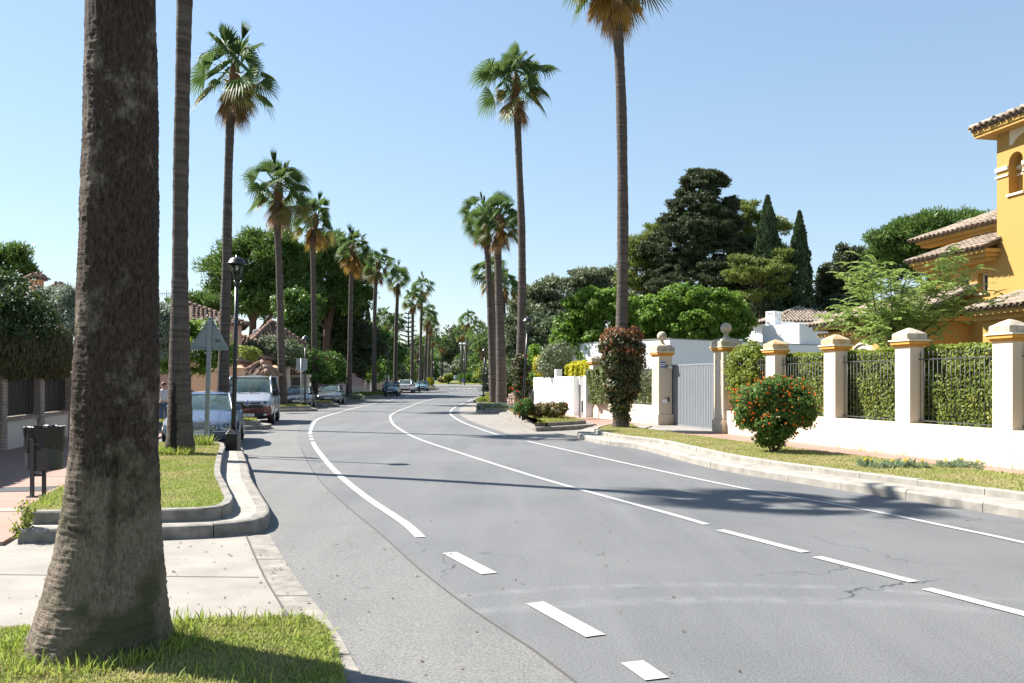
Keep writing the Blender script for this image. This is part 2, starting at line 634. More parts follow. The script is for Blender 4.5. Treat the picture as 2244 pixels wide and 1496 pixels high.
def obj(name, me, parent=None, loc=None, rot=None, scale=None):
    o = bpy.data.objects.new(name, me)
    link(o, parent)
    if loc is not None:
        o.location = loc
    if rot is not None:
        o.rotation_euler = rot
    if scale is not None:
        o.scale = scale
    return o


def mesh_np(name, V, Fs, mats, mi=None, rnd=None, smooth=False):
    """mesh from numpy arrays: Fs = (n,k) array"""
    me = bpy.data.meshes.new(name)
    V = np.asarray(V, dtype=np.float32)
    Fs = np.asarray(Fs, dtype=np.int32)
    n, k = Fs.shape
    me.vertices.add(len(V))
    me.vertices.foreach_set('co', V.ravel())
    me.loops.add(n * k)
    me.loops.foreach_set('vertex_index', Fs.ravel())
    me.polygons.add(n)
    me.polygons.foreach_set('loop_start', np.arange(0, n * k, k, dtype=np.int32))
    for m in mats:
        me.materials.append(MATS[m])
    if mi is not None:
        me.polygons.foreach_set('material_index', np.asarray(mi, dtype=np.int32))
    if smooth:
        me.polygons.foreach_set('use_smooth', np.ones(n, dtype=bool))
    me.update(calc_edges=True)
    if rnd is not None:
        a = me.attributes.new('rnd', 'FLOAT', 'FACE')
        a.data.foreach_set('value', np.asarray(rnd, dtype=np.float32))
    me.validate()
    return me


class MB:
    """collects simple shapes into one mesh"""

    def __init__(s):
        s.v, s.f, s.m, s.s = [], [], [], []

    def add(s, vs, fs, m=0, smooth=False):
        o = len(s.v)
        s.v += [tuple(x) for x in vs]
        for f in fs:
            s.f.append(tuple(i + o for i in f))
            s.m.append(m)
            s.s.append(smooth)
        return s

    def box(s, c, d, rz=0., m=0, rot=None):
        vs = []
        R = rot if rot is not None else Matrix.Rotation(rz, 3, 'Z')
        for x in (-.5, .5):
            for y in (-.5, .5):
                for z in (-.5, .5):
                    vs.append(Vector(c) + R @ Vector((x * d[0], y * d[1], z * d[2])))
        return s.add(vs, [(0, 1, 3, 2), (4, 6, 7, 5), (0, 4, 5, 1), (2, 3, 7, 6), (0, 2, 6, 4), (1, 5, 7, 3)], m)

    def hexa(s, b, t, m=0):
        """box from four bottom and four top corners (counter-clockwise from above)"""
        return s.add(list(b) + list(t), [(3, 2, 1, 0), (4, 5, 6, 7), (0, 1, 5, 4), (1, 2, 6, 5), (2, 3, 7, 6), (3, 0, 4, 7)], m)

    def tube(s, pts, rad, n=10, m=0, smooth=True, caps=True):
        pts = [Vector(p) for p in pts]
        rings = []
        vs = []
        for i, p in enumerate(pts):
            d = (pts[min(i + 1, len(pts) - 1)] - pts[max(i - 1, 0)]).normalized()
            a = Vector((1, 0, 0)) if abs(d.x) < .8 else Vector((0, 1, 0))
            u = (a - d * a.dot(d)).normalized()
            w = d.cross(u)
            r = rad[i] if isinstance(rad, (list, tuple)) else rad
            for k in range(n):
                t = 2 * pi * k / n
                vs.append(p + (u * cos(t) + w * sin(t)) * r)
        fs = []
        for i in range(len(pts) - 1):
            for k in range(n):
                k2 = (k + 1) % n
                fs.append((i * n + k, i * n + k2, (i + 1) * n + k2, (i + 1) * n + k))
        s.add(vs, fs, m, smooth)
        if caps:
            o = len(s.v) - len(vs)
            s.f.append(tuple(o + k for k in range(n - 1, -1, -1)))
            s.f.append(tuple(o + (len(pts) - 1) * n + k for k in range(n)))
            s.m += [m, m]
            s.s += [False, False]
        return s

    def lathe(s, prof, c=(0, 0, 0), n=16, m=0, smooth=True):
        """prof: (r, z) from bottom to top"""
        vs, fs = [], []
        for r, z in prof:
            for k in range(n):
                t = 2 * pi * k / n
                vs.append((c[0] + r * cos(t), c[1] + r * sin(t), c[2] + z))
        for i in range(len(prof) - 1):
            for k in range(n):
                k2 = (k + 1) % n
                fs.append((i * n + k, i * n + k2, (i + 1) * n + k2, (i + 1) * n + k))
        s.add(vs, fs, m, smooth)
        return s

    def sqlathe(s, prof, c=(0, 0, 0), rz=0., m=0):
        """square profile: (half width, z)"""
        vs, fs = [], []
        R = Matrix.Rotation(rz, 3, 'Z')
        for r, z in prof:
            for k in ((-1, -1), (1, -1), (1, 1), (-1, 1)):
                vs.append(Vector(c) + R @ Vector((k[0] * r, k[1] * r, z)))
        for i in range(len(prof) - 1):
            for k in range(4):
                k2 = (k + 1) % 4
                fs.append((i * 4 + k, i * 4 + k2, (i + 1) * 4 + k2, (i + 1) * 4 + k))
        fs.append((3, 2, 1, 0))
        o = (len(prof) - 1) * 4
        fs.append((o, o + 1, o + 2, o + 3))
        return s.add(vs, fs, m)

    def prism(s, poly, z0, z1, m=0, mtop=None):
        n = len(poly)
        zf0 = z0 if callable(z0) else (lambda x, y: z0)
        zf1 = z1 if callable(z1) else (lambda x, y: z1)
        vs = [(p[0], p[1], zf0(p[0], p[1])) for p in poly] + [(p[0], p[1], zf1(p[0], p[1])) for p in poly]
        s.add(vs, [(i, (i + 1) % n, n + (i + 1) % n, n + i) for i in range(n)], m)
        o = len(s.v) - 2 * n
        s.f.append(tuple(o + n + i for i in range(n)))
        s.m.append(m if mtop is None else mtop)
        s.s.append(False)
        return s

    def patch(s, c00, c10, c11, c01, n=8, k=8, bulge=None, m=0, smooth=True):
        vs, fs = [], []
        c00, c10, c11, c01 = map(Vector, (c00, c10, c11, c01))
        for i in range(n + 1):
            for j in range(k + 1):
                u, v = i / n, j / k
                p = (c00 * (1 - u) + c10 * u) * (1 - v) + (c01 * (1 - u) + c11 * u) * v
                if bulge is not None:
                    p = p + Vector(bulge) * (1 - (2 * u - 1) ** 2) * (1 - (2 * v - 1) ** 2)
                vs.append(p)
        for i in range(n):
            for j in range(k):
                a = i * (k + 1) + j
                fs.append((a, a + k + 1, a + k + 2, a + 1))
        return s.add(vs, fs, m, smooth)

    def mesh(s, name, mats):
        me = bpy.data.meshes.new(name)
        me.from_pydata(s.v, [], s.f)
        for m in (mats if isinstance(mats, (list, tuple)) else [mats]):
            me.materials.append(MATS[m])
        me.polygons.foreach_set('material_index', s.m)
        me.polygons.foreach_set('use_smooth', s.s)
        me.update()
        return me

    def build(s, name, mats, parent=None, loc=None, rz=None, bevel=0., solid=0., seg=2):
        o = obj(name, s.mesh(name, mats), parent, loc, None if rz is None else (0, 0, rz))
        if solid:
            md = o.modifiers.new('solid', 'SOLIDIFY')
            md.thickness = solid
        if bevel:
            md = o.modifiers.new('bevel', 'BEVEL')
            md.width = bevel
            md.segments = seg
            md.limit_method = 'ANGLE'
        return o


def text_mesh(body, size, mat, depth=.002):
    cu = bpy.data.curves.new('lettering', 'FONT')
    cu.body = body
    cu.size = size
    cu.extrude = depth
    cu.align_x = 'CENTER'
    cu.align_y = 'CENTER'
    o = bpy.data.objects.new('lettering', cu)
    COL.objects.link(o)
    dg = bpy.context.evaluated_depsgraph_get()
    me = bpy.data.meshes.new_from_object(o.evaluated_get(dg))
    bpy.data.objects.remove(o)
    me.materials.clear()
    me.materials.append(MATS[mat])
    return me


def smooth_poly(pts, k=6, closed=False):
    """Catmull-Rom through points"""
    P = [np.array(p, float) for p in pts]
    n = len(P)
    out = []
    rng = range(n if closed else n - 1)
    for i in rng:
        if closed:
            a, b, c, d = P[(i - 1) % n], P[i], P[(i + 1) % n], P[(i + 2) % n]
        else:
            a, b, c, d = P[max(i - 1, 0)], P[i], P[i + 1], P[min(i + 2, n - 1)]
        for j in range(k):
            t = j / k
            out.append(.5 * ((2 * b) + (c - a) * t + (2 * a - 5 * b + 4 * c - d) * t * t + (3 * b - a - 3 * c + d) * t ** 3))
    if not closed:
        out.append(P[-1])
    return out


def resample(pts, step):
    P = np.array(pts)
    d = np.r_[0, np.cumsum(np.linalg.norm(np.diff(P, axis=0), axis=1))]
    n = max(2, int(round(d[-1] / step)) + 1)
    s = np.linspace(0, d[-1], n)
    return np.stack([np.interp(s, d, P[:, i]) for i in range(P.shape[1])], 1), d[-1]


def normals2(P):
    T = np.gradient(P, axis=0)
    T /= np.linalg.norm(T, axis=1)[:, None] + 1e-9
    return np.stack([-T[:, 1], T[:, 0]], 1)


def ribbon(name, pts, width, zoff, mat, parent=None):
    P, L = resample(pts, .5)
    Nn = normals2(P)
    A, B = P + Nn * width / 2, P - Nn * width / 2
    V, Fq = [], []
    for i in range(len(P)):
        V.append((A[i][0], A[i][1], gz(A[i][1]) + zoff))
        V.append((B[i][0], B[i][1], gz(B[i][1]) + zoff))
    for i in range(len(P) - 1):
        Fq.append((2 * i, 2 * i + 1, 2 * i + 3, 2 * i + 2))
    o = obj(name, mesh_np(name, V, Fq, [mat]), parent)
    if parent is None:
        o['kind'] = 'structure'
    return o


def kerb(pts, profile, name='kerb', stone=1.0, mat='concrete_kerb', parent=None, seed=0, closed=False, smooth_k=6, z0=0.):
    """kerb stones along a line; profile = (offset to the left of the line, z) outline"""
    R = random.Random(seed)
    P = smooth_poly(pts, smooth_k, closed) if smooth_k else [np.array(p, float) for p in pts]
    if closed and smooth_k:
        P.append(P[0])
    P, L = resample(P, .14)
    Nn = normals2(P)
    if parent is None:
        parent = root_structure(name, (0, 0, 0))
    nst = max(1, int(round(L / stone)))
    per = (len(P) - 1) / nst
    for s in range(nst):
        i0, i1 = s * per, (s + 1) * per
        ks = np.linspace(i0 + .035, i1 - .035, 5)
        dz = R.uniform(-.004, .004)
        do = R.uniform(-.004, .004)
        V, Fc = [], []
        for t in ks:
            a = int(t)
            f = t - a
            b = min(a + 1, len(P) - 1)
            p = P[a] * (1 - f) + P[b] * f
            nn = Nn[a] * (1 - f) + Nn[b] * f
            for (o_, z) in profile:
                V.append((p[0] + nn[0] * (o_ + do), p[1] + nn[1] * (o_ + do), z + dz * (z > z0 + .02) + gz(p[1])))
        m = len(profile)
        for i in range(len(ks) - 1):
            for j in range(m - 1):
                Fc.append((i * m + j, i * m + j + 1, (i + 1) * m + j + 1, (i + 1) * m + j))
        mb = MB()
        mb.add(V, Fc)
        mb.add(V[:m], [tuple(range(m - 1, -1, -1))])
        mb.add(V[-m:], [tuple(range(m))])
        mb.build('kerb_stone', mat, parent)
    return parent


def inpoly(P, poly):
    x, y = P[:, 0], P[:, 1]
    c = np.zeros(len(P), bool)
    n = len(poly)
    for i in range(n):
        x1, y1 = poly[i][0], poly[i][1]
        x2, y2 = poly[(i + 1) % n][0], poly[(i + 1) % n][1]
        cond = ((y1 > y) != (y2 > y)) & (x < (x2 - x1) * (y - y1) / (y2 - y1 + 1e-12) + x1)
        c ^= cond
    return c


def grass(name, poly, n, h, z, mat, seed, w=.006, lean=.6, parent=None, weight=None):
    R = np.random.default_rng(seed)
    A = np.array([(p[0], p[1]) for p in poly])
    lo, hi = A.min(0), A.max(0)
    P = R.uniform(lo, hi, (int(n * 2.5), 2))
    P = P[inpoly(P, A)][:n]
    if weight is not None:
        P = P[R.uniform(size=len(P)) < weight(P)]
    n = len(P)
    H = h * R.uniform(.45, 1.25, n)
    a = R.uniform(0, 2 * pi, n)
    b = a + R.normal(0, .5, n) + pi / 2
    ln = lean * R.uniform(.1, 1., n)
    D = np.stack([np.cos(a) * ln, np.sin(a) * ln, np.ones(n)], 1)
    D /= np.linalg.norm(D, axis=1)[:, None]
    S = np.stack([np.cos(b), np.sin(b), np.zeros(n)], 1) * (w * R.uniform(.6, 1.4, n))[:, None]
    zz = np.array([gz(y) for y in P[:, 1]]) + z
    B = np.stack([P[:, 0], P[:, 1], zz], 1)
    M = B + D * (H * .6)[:, None]
    D2 = D.copy()
    D2[:, 2] *= .45
    T = M + D2 * (H * .55)[:, None]
    V = np.stack([B - S, B + S, M + S * .7, M - S * .7, T, T], 1)[:, :5].reshape(-1, 3)
    i = np.arange(n)[:, None] * 5
    Fq = np.concatenate([i + np.array([[0, 1, 2]]), i + np.array([[0, 2, 3]]), i + np.array([[3, 2, 4]])], 0)
    r = R.uniform(size=n)
    o = obj(name, mesh_np(name, V, Fq, [mat], rnd=np.tile(r, 3)), parent)
    o['kind'] = 'stuff'
    return o


# ------------------------------------------------------------------ foliage helpers


def unit(A):
    return A / (np.linalg.norm(A, axis=1)[:, None] + 1e-9)


def leaf_quads(P, D, S, asp, R, fold=.25, outw=None):
    n = len(P)
    if outw is None:
        A = R.normal(size=(n, 3))
    else:
        A = unit(outw + R.normal(size=(n, 3)) * .55)
    side = unit(np.cross(D, A))
    Nn = np.cross(side, D)
    w = (S * asp * .5)[:, None]
    L = S[:, None]
    v0, v2 = P - D * L * .5, P + D * L * .5
    v1, v3 = P + side * w + Nn * fold * w, P - side * w + Nn * fold * w
    V = np.stack([v0, v1, v2, v3], 1).reshape(-1, 3)
    return V, np.arange(4 * n).reshape(n, 4)


def clump_points(R, blobs, cr, per, flat=.7, zmin=-.75, fill=.85):
    """points on small clumps that cover the blobs; returns points, outward directions"""
    Ps, Os = [], []
    B = [(np.array(b[:3], float), np.array(b[3:6], float)) for b in blobs]
    for bi, (c, r) in enumerate(B):
        area = 4 * pi * (r[0] * r[1] * r[2]) ** (2 / 3)
        K = max(4, int(area / (cr * cr * 2.0) * fill))
        d = unit(R.normal(size=(K, 3)))
        d = d[d[:, 2] > zmin]
        C = c + d * r * R.uniform(.72, 1.05, (len(d), 1))
        keep = np.ones(len(C), bool)
        for bj, (c2, r2) in enumerate(B):
            if bj != bi:
                keep &= np.linalg.norm((C - c2) / r2, axis=1) > .72
        C, d = C[keep], d[keep]
        if len(C) == 0:
            continue
        m = len(C)
        ld = unit(R.normal(size=(m * per, 3)))
        rr = cr * R.uniform(.6, 1.25, (m, 1))
        rad = np.repeat(rr, per, 0) * R.uniform(.25, 1.4, (m * per, 1)) ** .8
        P = np.repeat(C, per, 0) + ld * rad * np.array([1, 1, flat])
        O = unit(ld * .7 + np.repeat(d, per, 0) * .5 + np.array([0, 0, .2]))
        Ps.append(P)
        Os.append(O)
    return np.concatenate(Ps), np.concatenate(Os)


def crown_mesh(name, seed, blobs, cr, per, size, asp, mat, flat=.7, needle=0., zmin=-.75, fill=.85, hang=0., core=0.):
    R = np.random.default_rng(seed)
    P, O = clump_points(R, blobs, cr, per, flat, zmin, fill)
    n = len(P)
    if needle:
        D = unit(O * needle + R.normal(size=(n, 3)) * .55 + np.array([0, 0, .35]))
        out = None
    else:
        D = unit(np.cross(O, R.normal(size=(n, 3))) + R.normal(size=(n, 3)) * .4 + np.array([0, 0, -hang]))
        out = O
    S = size * R.uniform(.6, 1.35, n)
    V, Fq = leaf_quads(P, D, S, asp, R, outw=out)
    if core:
        # coarse inner foliage added to block light and views through the crown
        Ci = []
        for b in blobs:
            q_ = R.uniform(-1, 1, (int(core * n / len(blobs)), 3))
            q_ = q_[np.linalg.norm(q_, axis=1) < .82]
            Ci.append(np.array(b[:3]) + q_ * np.array(b[3:6]))
        Ci = np.concatenate(Ci)
        m = len(Ci)
        V2, F2 = leaf_quads(Ci, unit(R.normal(size=(m, 3))), np.full(m, cr * .55) * R.uniform(.6, 1.2, m), .6, R)
        Fq = np.concatenate([Fq, F2 + len(V)])
        V = np.concatenate([V, V2])
    return mesh_np(name, V, Fq, [mat], rnd=R.uniform(size=len(Fq)))


def limbs(mb, base, top, r, targets, seed, n=8, m=0):
    """tapered trunk with limbs to some points"""
    R = random.Random(seed)
    base, top = Vector(base), Vector(top)
    k = 7
    pts = [base.lerp(top, i / k) + Vector((R.uniform(-.3, .3) * r * 1.2, R.uniform(-.3, .3) * r * 1.2, 0)) * (i > 0) for i in range(k + 1)]
    mb.tube(pts, [r * (1.25 if i == 0 else 1 - .5 * i / k) for i in range(k + 1)], n, m)
    for t in targets:
        t = Vector(t)
        s = base.lerp(top, R.uniform(.45, .95))
        mid = s.lerp(t, .5) + Vector((0, 0, (t - s).length * R.uniform(-.08, .1)))
        mb.tube([s, s.lerp(mid, .5) + Vector((0, 0, .03)), mid, t], [r * .42, r * .34, r * .24, r * .08], max(5, n - 3), m)


def place_tree(name, label, cat, base, crown, crown_name, bark='wood_dark', r=.2, top=None, targets=(), seed=1, group=None):
    """tree thing: trunk and crown meshes in coordinates relative to its base"""
    t = thing(name, label, cat, base, 0, group)
    mb = MB()
    limbs(mb, (0, 0, -.1), top if top is not None else (0, 0, 3), r, targets, seed)
    mb.build('trunk', bark, t)
    if crown is not None:
        obj(crown_name, crown, t)
    return t


# ------------------------------------------------------------------ setting: ground, roads
def sheet(name, x0, x1, ys, zoff, mat, nx=2):
    V, Fq = [], []
    for y in ys:
        for i in range(nx + 1):
            V.append((x0 + (x1 - x0) * i / nx, y, gz(y) + zoff))
    w = nx + 1
    for j in range(len(ys) - 1):
        for i in range(nx):
            a = j * w + i
            Fq.append((a, a + 1, a + w + 1, a + w))
    o = obj(name, mesh_np(name, V, Fq, [mat]))
    o['kind'] = 'structure'
    return o


sheet('ground', -2500, 2500, [-60, 0, 30, 55, 70, 82, 105, 145, 190, 220, 255, 400, 1200, 5000], -.05, 'ground_mix', 8)
ROAD_YS = [-12] + list(range(-4, 152, 4)) + [155]
sheet('road', -24, 14, ROAD_YS, 0, 'asphalt', 4)


def xfun(pts):
    P = sorted(pts, key=lambda p: p[1])
    S = smooth_poly(P, 8)
    ys = np.array([p[1] for p in S])
    xs = np.array([p[0] for p in S])
    return lambda y: float(np.interp(y, ys, xs))


def strip(name, fa, fb, y0, y1, zoff, mat, step=1., skirt=0.):
    """band between two lines, with side faces down to the ground if skirt"""
    ys = np.linspace(y0, y1, max(3, int((y1 - y0) / step) + 1))
    mb = MB()
    V = []
    for y in ys:
        V += [(fa(y), y, gz(y) + zoff), (fb(y), y, gz(y) + zoff), (fa(y), y, gz(y) + zoff - skirt), (fb(y), y, gz(y) + zoff - skirt)]
    Fc = []
    for i in range(len(ys) - 1):
        a, b = 4 * i, 4 * i + 4
        Fc.append((a, a + 1, b + 1, b))
        if skirt:
            Fc += [(a + 2, a, b, b + 2), (a + 1, a + 3, b + 3, b + 1)]
    if skirt:
        e = 4 * (len(ys) - 1)
        Fc += [(0, 2, 3, 1), (e, e + 1, e + 3, e + 2)]
    mb.add(V, Fc)
    o = mb.build(name, mat)
    o['kind'] = 'structure'
    return o


PXL = [(925, 1172), (870, 1135), (800, 1088), (740, 1038), (702, 995), (686, 970), (680, 948), (686, 930), (700, 917), (740, 904.5), (775, 894.5), (814.6, 886), (850, 878), (977, 853)]
PXC = [(1545, 1147), (1190, 1050), (1000, 990), (920, 963), (884.5, 945.7), (862, 929.5), (856, 917.5), (857, 909.5), (874.5, 899.5), (897, 891), (924.4, 880.8), (954.4, 873.3), (1000, 863)]
PXR = [(2300, 1200), (2060, 1151), (1883, 1114.5), (1560, 1056.5), (1160, 968), (1089, 952), (1044, 937), (1009, 923), (989, 909.5), (986.8, 903), (997, 892), (1021.8, 880.8), (1054, 866)]
LL = [gp(*p) for p in PXL]
LC = [gp(*p) for p in PXC]
LR = [gp(*p) for p in PXR]
XL, XC, XR = xfun(LL), xfun(LC), xfun(LR)


def line_between(fn, y0, y1, w, name='road_marking', z=.008):
    ys = np.linspace(y0, y1, max(3, int((y1 - y0) / .8) + 2))
    return ribbon(name, [(fn(y), y) for y in ys], w, z, 'paint_white')


line_between(XL, gp(938, 1178)[1], 24.2, .115)
line_between(XL, 25.0, 25.6, .115)
line_between(XL, 26.3, 26.9, .115)
line_between(XL, 27.6, 140, .12)
line_between(XC, gp(1545, 1150)[1], 92, .10)
line_between(XR, 8.6, 24.5, .095)
line_between(XR, 26.5, 88, .105)
for (a, b) in (((1440, 1490), (1385, 1452)), ((1305, 1395), (1172, 1322)), ((1072, 1258), (985, 1212))):
    ribbon('road_marking', [gp(*a), gp(*b)], .15, .008, 'paint_white')
for (a, b) in (((1765, 1211), (1578, 1162)), ((2003, 1276), (1790, 1221)), ((2265, 1352), (2030, 1291)), ((2600, 1442), (2330, 1370))):
    ribbon('road_marking', [gp(*a), gp(*b)], .12, .008, 'paint_white')
# dashes of the crossing before the roundabout
for k in range(7):
    x = gp(983 + k * 13.3, 852.6)[0]
    ribbon('road_marking', [(x, 143.0), (x, 146.5)], .55, .008, 'paint_white')

# the older, paler asphalt along both sides
JOINT = xfun([gp(*p) for p in ((1420, 1620), (1260, 1496), (1160, 1418), (1060, 1355), (930, 1258), (840, 1176), (760, 1110), (700, 1052), (668, 1000), (652, 955), (668, 925), (715, 905), (775, 890), (850, 875))])
PAVE_EDGE = xfun([(-5.2, 9.0), (-5.2 - .355 * 5, 14.2), (-9.2, 20.5), (-11.9, 33), (-14.0, 47), (-14.6, 60), (-14.8, 80), (-15.0, 150)])
strip('parking_lane', lambda y: PAVE_EDGE(y) - .5 if y > 9 else -14, JOINT, 2.4, 140, .004, 'asphalt_pale', .8)
strip('road_shoulder', lambda y: XR(y) + .45, lambda y: np.interp(y, [22, 26, 46, 100], [3.4, 3.6, 1.0, -1.0]), 24.6, 84, .004, 'asphalt_warm', .8)
ribbon('road_joint', [(JOINT(y), y) for y in np.linspace(2.6, 22, 40)], .02, .0065, 'joint')

# roundabout beyond the road
mb = MB()
mb.lathe([(44, 0), (.01, 0)], (0, 0, 0), 48)
o = mb.build('roundabout_road', 'asphalt_pale', None, (-9, 205, 0))
o['kind'] = 'structure'
for v in o.data.vertices:
    v.co.z = gz(v.co.y + 205) + .006
mb = MB()
nseg = 48
mb.lathe([(17.3, -.5), (17.3, .12), (17, .14), (12, .55), (6, .85), (.05, .95)], (0, 0, 0), nseg, 1)
for i in range(nseg):
    mb.m[i] = 0
o = mb.build('roundabout_lawn', ['concrete_pale', 'turf_far'], None, (-9, 207, gz(190)))
o['kind'] = 'structure'
RB_Z = gz(190)

# ------------------------------------------------------------------ left: driveway, pavement, kerbed islands
G = xfun([(.9, .5), (.3, 2.0), (-.83, 4.89), (-1.17, 5.82), (-1.85, 7.43), (-2.68, 9.58)])
mb = MB()
poly = [(-14, 5.2), (G(5.2) - .28, 5.2), (G(6.5) - .28, 6.5), (G(7.5) - .28, 7.5), (G(9.3) - .28, 9.3), (-2.95, 9.9), (-5.1, 9.4), (-14, 8.8)]
mb.prism(poly, -.03, .020)
o = mb.build('driveway', 'concrete')
o['kind'] = 'structure'
strip('gutter', lambda y: G(y) - .265, G, 1.0, 9.5, .016, 'concrete_kerb', .25, .03)
for y in (2.4, 3.9, 5.35, 6.8, 8.2):
    ribbon('gutter_joint', [(G(y) - .262, y), (G(y) - .003, y)], .012, .019, 'joint')
ribbon('driveway_joint', [(-8, 7.62), (-5, 7.55), (G(7.5) - .29, 7.42)], .014, .0235, 'joint')
ribbon('driveway_joint', [(G(y) - .272, y) for y in np.linspace(5.3, 9.4, 12)], .016, .0235, 'joint')

WALL_L = xfun([(-8.3, 4), (-10.4, 14), (-11.9, 20), (-13.2, 26), (-14.7, 33), (-16.4, 44), (-17.2, 60), (-17.3, 95), (-17.5, 150)])
strip('pavement', lambda y: WALL_L(y) - .2, lambda y: PAVE_EDGE(y), 8.85, 150, .06, 'red_paving', .8, .1)
for y in (11.0, 13.1, 15.0, 17.3, 20.0, 23.0, 26.5):
    w = .22 if y == 11.0 else .1
    ribbon('paving_band', [(WALL_L(y) + .3, y + .15), (PAVE_EDGE(y) - .1, y)], w, .0655, 'concrete_pale')
mb = MB()
mb.box((gp(55, 1072, .06)[0], gp(55, 1072, .06)[1], .0635), (.75, .6, .006), .2)
o = mb.build('manhole_cover', 'dark_metal', None)
tag(o, 'flat dark metal inspection cover set in the paving beside the black bin', 'manhole cover')

KERB_OUT = [(0, -.03), (0, .13), (.015, .155), (.04, .165), (.16, .165), (.16, -.03)]
KERB_IN = [(0, .14), (0, .285), (.012, .30), (.1, .305), (.1, .14)]


def shift(poly, d):
    """offset closed polygon inwards (counter-clockwise order)"""
    P = np.array(poly, float)
    n = len(P)
    out = []
    for i in range(n):
        a, b, c = P[i - 1], P[i], P[(i + 1) % n]
        t1 = (b - a) / (np.linalg.norm(b - a) + 1e-9)
        t2 = (c - b) / (np.linalg.norm(c - b) + 1e-9)
        nn = np.array([-(t1 + t2)[1], (t1 + t2)[0]])
        nn /= np.linalg.norm(nn) + 1e-9
        k = d / max(.35, nn.dot(np.array([-t1[1], t1[0]])))
        out.append(tuple(b + nn * k))
    return out


def lawn_top(name, poly, z, mat='turf', parent=None):
    mb = MB()
    mb.prism(poly, lambda x, y: z - .25 + gz(y), lambda x, y: z + gz(y))
    o = mb.build(name, mat, parent)
    o['kind'] = 'structure'
    return o


# island 1 (counter-clockwise)
I1_OUT = [(-5.12, 8.97), (-4.4, 9.06), (-3.73, 9.18), (-3.2, 9.32), (-2.9, 9.52), (-2.80, 9.86), (-2.93, 10.5), (-3.29, 11.5), (-4.1, 13.7), (-5.0, 16.4), (-5.75, 18.6), (-6.2, 20.0), (-6.5, 20.5), (-7.1, 20.65)]
I1_IN = [(-5.2, 9.32), (-4.5, 9.38), (-3.83, 9.46), (-3.4, 9.55), (-3.24, 9.75), (-3.32, 10.3), (-3.72, 11.4), (-4.5, 13.4), (-5.35, 16.0), (-6.1, 18.4), (-6.6, 19.8), (-7.1, 20.3)]
I1_LEFT = [(-9.1, 20.5), (-7.9, 17.0), (-6.5, 13.0), (-5.35, 9.5)]
kerb(I1_OUT, KERB_OUT, 'kerb', 1.0, seed=2, smooth_k=5)
kerb(I1_IN, KERB_IN, 'lawn_kerb', 1.0, seed=3, smooth_k=5, z0=.14)
mb = MB()
so = [tuple(p) for p in smooth_poly(I1_OUT, 4)]
mb.prism(shift(so + I1_LEFT, .13)[: len(so)] + I1_LEFT[:-1] + [(-5.15, 9.15)], -.02, .160)
o = mb.build('kerb_apron', 'concrete_pale')
o['kind'] = 'structure'
si = [tuple(p) for p in smooth_poly(I1_IN, 4)]
lawn1 = [tuple(p) for p in shift(si + I1_LEFT, .09)[: len(si)]] + [(-9.05, 20.3), (-7.9, 17.0), (-6.5, 13.0), (-5.42, 9.6)]
lawn_top('island_lawn', lawn1, .27)
grass('grass', lawn1, 65000, .042, .26, 'turf', 11, .005)

# front lawn with the big palm
FL = [(-9, 5.55), (-3.42, 5.85), (-2.4, 6.02), (-1.75, 6.12), (-1.45, 6.10), (-1.28, 5.85), (-1.12, 5.35), (-.98, 4.85), (-.7, 4.1), (-.4, 3.2), (-.2, 2.4), (-9, 2.4)]
FLc = FL[::-1]
mb = MB()
mb.prism(FLc, -.03, .035)
o = mb.build('front_lawn', 'turf')
o['kind'] = 'structure'
near = [(-4.2, 5.72), (-3.42, 5.85), (-2.4, 6.02), (-1.75, 6.12), (-1.42, 6.11), (-1.24, 5.85), (-1.08, 5.35), (-.93, 4.85), (-.8, 4.3), (-4.2, 4.3)]
PALM1 = (-2.60, 5.45)
grass('grass', near, 46000, .040, .03, 'turf', 21, .0045, .9)


def edge_w(P):
    d = np.hypot(P[:, 0] - PALM1[0], P[:, 1] - PALM1[1])
    return np.where(d < .62, .9, np.where(P[:, 1] > 5.85, .45, .05)) * (d > .38)


grass('tall_grass', near, 9000, .12, .03, 'turf_tall', 22, .005, .9, weight=edge_w)
grass('tall_grass', [(-5.5, 9.75), (-4.9, 9.7), (-5.2, 10.6), (-6.2, 12.2)], 1500, .16, .2, 'turf_tall', 23, .006, .9)
grass('tall_grass', [(-6.95, 16.7), (-6.2, 16.6), (-6.2, 16.95), (-6.95, 17.0)], 500, .22, .26, 'turf_tall', 24, .007, 1.)
grass('tall_grass', [(-7.15, 19.2), (-6.7, 19.2), (-6.7, 19.5), (-7.15, 19.5)], 260, .30, .26, 'turf_tall', 25, .009, 1.1)


def small_island(poly, plants=None, seed=0, zt=.3, gr=True, name='island_lawn', two=True):
    """kerbed planting island further down the street"""
    n = 3
    root = root_structure('kerb')
    mb = MB()
    P = [tuple(p) for p in smooth_poly(poly, n, True)]
    mb.prism(P, lambda x, y: gz(y) - .1, lambda x, y: gz(y) + .15)
    mb.build('kerb_slab', 'concrete_kerb', root, bevel=.015)
    if two:
        Q = shift(P, .38)
        mb = MB()
        mb.prism(Q, lambda x, y: gz(y) + .1, lambda x, y: gz(y) + zt)
        mb.build('inner_kerb', 'concrete_kerb', root, bevel=.01)
        Q = shift(P, .5)
    else:
        Q = shift(P, .2)
    lawn_top(name, Q, zt + .012, 'turf_far')
    if gr:
        grass('grass', Q, 5000, .09, zt, 'turf_far', seed + 50, .012)
    return Q


